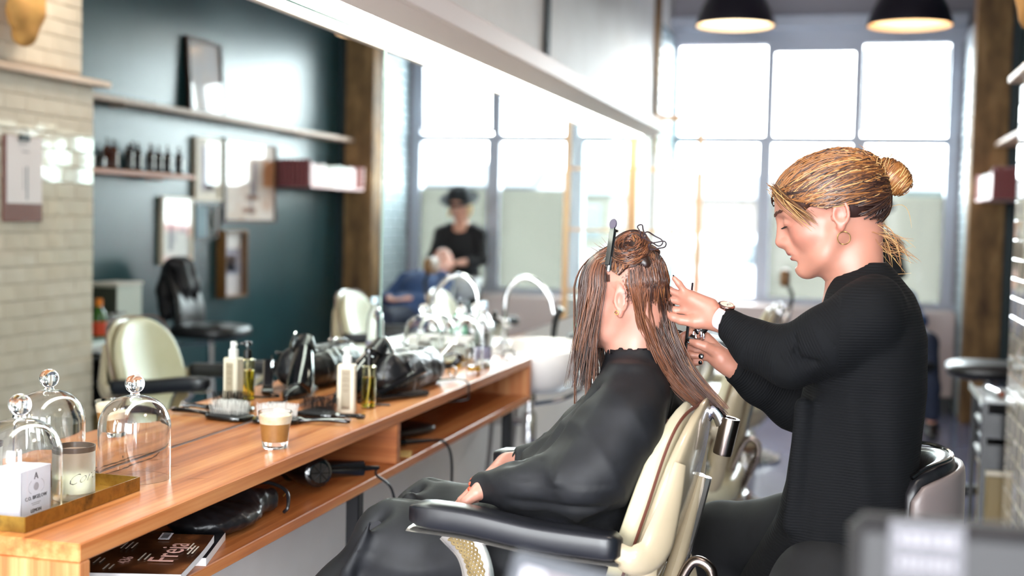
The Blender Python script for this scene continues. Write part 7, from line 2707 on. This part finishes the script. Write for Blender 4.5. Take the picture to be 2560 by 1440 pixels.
_t = thing('wash_chair', 'low black reclining wash chair under the lying customer', 'chair', (1.82, 9.15, 0))
build('seat', MB().sell((1.82, 9.06, .54), (.25, .26, .055), (.5, .5)), m_leath, _t)
build('backrest', MB().sell((1.76, 9.37, .755), (.23, .30, .05), (.5, .5), rot_euler(.62, 0, .1)), m_leath, _t)
build('leg_rest', MB().sell((1.89, 8.80, .53), (.20, .16, .04), (.5, .5), rot_euler(.15)), m_leath, _t)
build('pedestal', MB().lathe([(.20, 0), (.20, .03), (.06, .06), (.06, .49), (0, .49)], 24, (1.82, 9.15, 0)), m_steel, _t)
_t = thing('backwash_basin', 'pale grey backwash basin under the customer\'s head', 'basin', (1.62, 9.76, 0))
_rows = []
for r, z in ((.10, .80), (.20, .84), (.24, .93), (.25, .985), (.235, .985), (.22, .93), (.16, .87), (.01, .86)):
    _rows.append([(1.60 + r * .9 * math.cos(a), 9.74 + r * .75 * math.sin(a), z - .04) for a in np.linspace(0, 2 * math.pi, 32, endpoint=False)])
build('bowl', MB().sheet(np.array(_rows).transpose(1, 0, 2), closed_u=True), mat('pale_grey_ceramic', '#c9cdd0', .2), _t, True, angle=180)
build('stand', MB().box((1.60, 9.78, .39), (.16, .14, .78), bev=.01), mat('pale_grey_ceramic', '#c9cdd0', .2), _t, False)

# ------------------------------------------------------------------ the street outside
m_asph = mottled('grey_asphalt', '#2a2a2e', '#36363a', 3, .8)
struct('floor_street', MB().box((6, 50.5, -.22), (90, 79.0, .1)), m_asph)
m_fglass = mat('facade_glass', '#20262a', .1)
m_join = mat('painted_joinery', '#55555a', .5)
def house(x0, x1, H, col, label):
    """low terrace on the far side of the square"""
    t = thing('terraced_house', label, 'building', ((x0 + x1) / 2, 70, -.17), 'low houses across the square')
    m = mottled('render_' + col[1:], col, col, .6, .8)
    build('wall', MB().box(((x0 + x1) / 2, 73, H / 2 - .17), (x1 - x0 - .1, 6, H)), m, t, False)
    n = max(2, int((x1 - x0) / 2.2))
    for i in range(n):
        x = x0 + (i + .5) * (x1 - x0) / n
        w = build('window', MB().box((x, 69.95, H * .45), (1.2, .14, 1.9)), m_join, t, False)
        build('pane', MB().box((x, 69.86, H * .45), (1.0, .08, 1.7)), m_fglass, w, False)
    build('roof', MB().prism([(69.6, H - .17), (76.4, H - .17), (73, H + 1.3)], x0 + .05, x1 - .05, 'x'), mat('slate_roof', '#2e2f34', .7), t, False)


for a, b, H, c, l in ((-16, -8.5, 3.4, '#423e3a', 'low grey brown house across the square, farthest left'),
                      (-8.5, -1.0, 3.0, '#4d4844', 'low house across the square behind the red car'),
                      (-1.0, 7.0, 3.6, '#3a4340', 'low grey green house straight across from the window'),
                      (7.0, 16.0, 3.1, '#474139', 'low brownish house right of the grey green one'),
                      (16.0, 26.0, 3.5, '#3f4246', 'low slate grey house farthest right across the square')):
    house(a, b, H, c, l)


def car(x, y, col, label, van=False):
    t = thing('parked_car', label, 'car', (x, y, -.17), 'cars parked in the street')
    m = mat('car_paint_' + col[1:], col, .25, 0, **{'Coat_Weight': .8})
    h = 1.9 if van else 1.45
    body = [(-2.1, .3), (2.1, .3), (2.15, .75), (1.95, .92), (1.2, 1.0), (.75, h - .05), (.4, h), (-1.5, h), (-1.9, 1.05), (-2.12, .95)]
    build('body', MB().prism([(x + a, b - .17) for a, b in body], y - .85, y + .85, 'y'), m, t, False)
    gl = [(.98, 1.02), (.66, h - .1), (-1.38, h - .1), (-1.7, 1.04)]
    build('side_glass', MB().prism([(x + a, b - .17) for a, b in gl], y - .87, y + .87, 'y'), mat('car_glass', '#30383c', .05), t, False)
    for wx in (-1.35, 1.35):
        for s in (-1, 1):
            w = build('wheel', MB().lathe([(.0, -.1), (.3, -.1), (.33, -.06), (.33, .06), (.3, .1), (0, .1)], 20, (x + wx, y + s * .78, .165), rot_euler(math.pi / 2)), m_black, t)
            build('hub', MB().lathe([(0, -.115), (.18, -.11), (.18, .11), (0, .115)], 14, (x + wx, y + s * .78, .165), rot_euler(math.pi / 2)), m_steel, w)


car(-2.2, 15.4, '#a01c30', 'red car parked outside beyond the left window pane')
car(.9, 18.5, '#8f9498', 'pale car parked across the road, behind the red one')
car(4.3, 15.8, '#50565c', 'grey car parked outside beyond the right window pane')
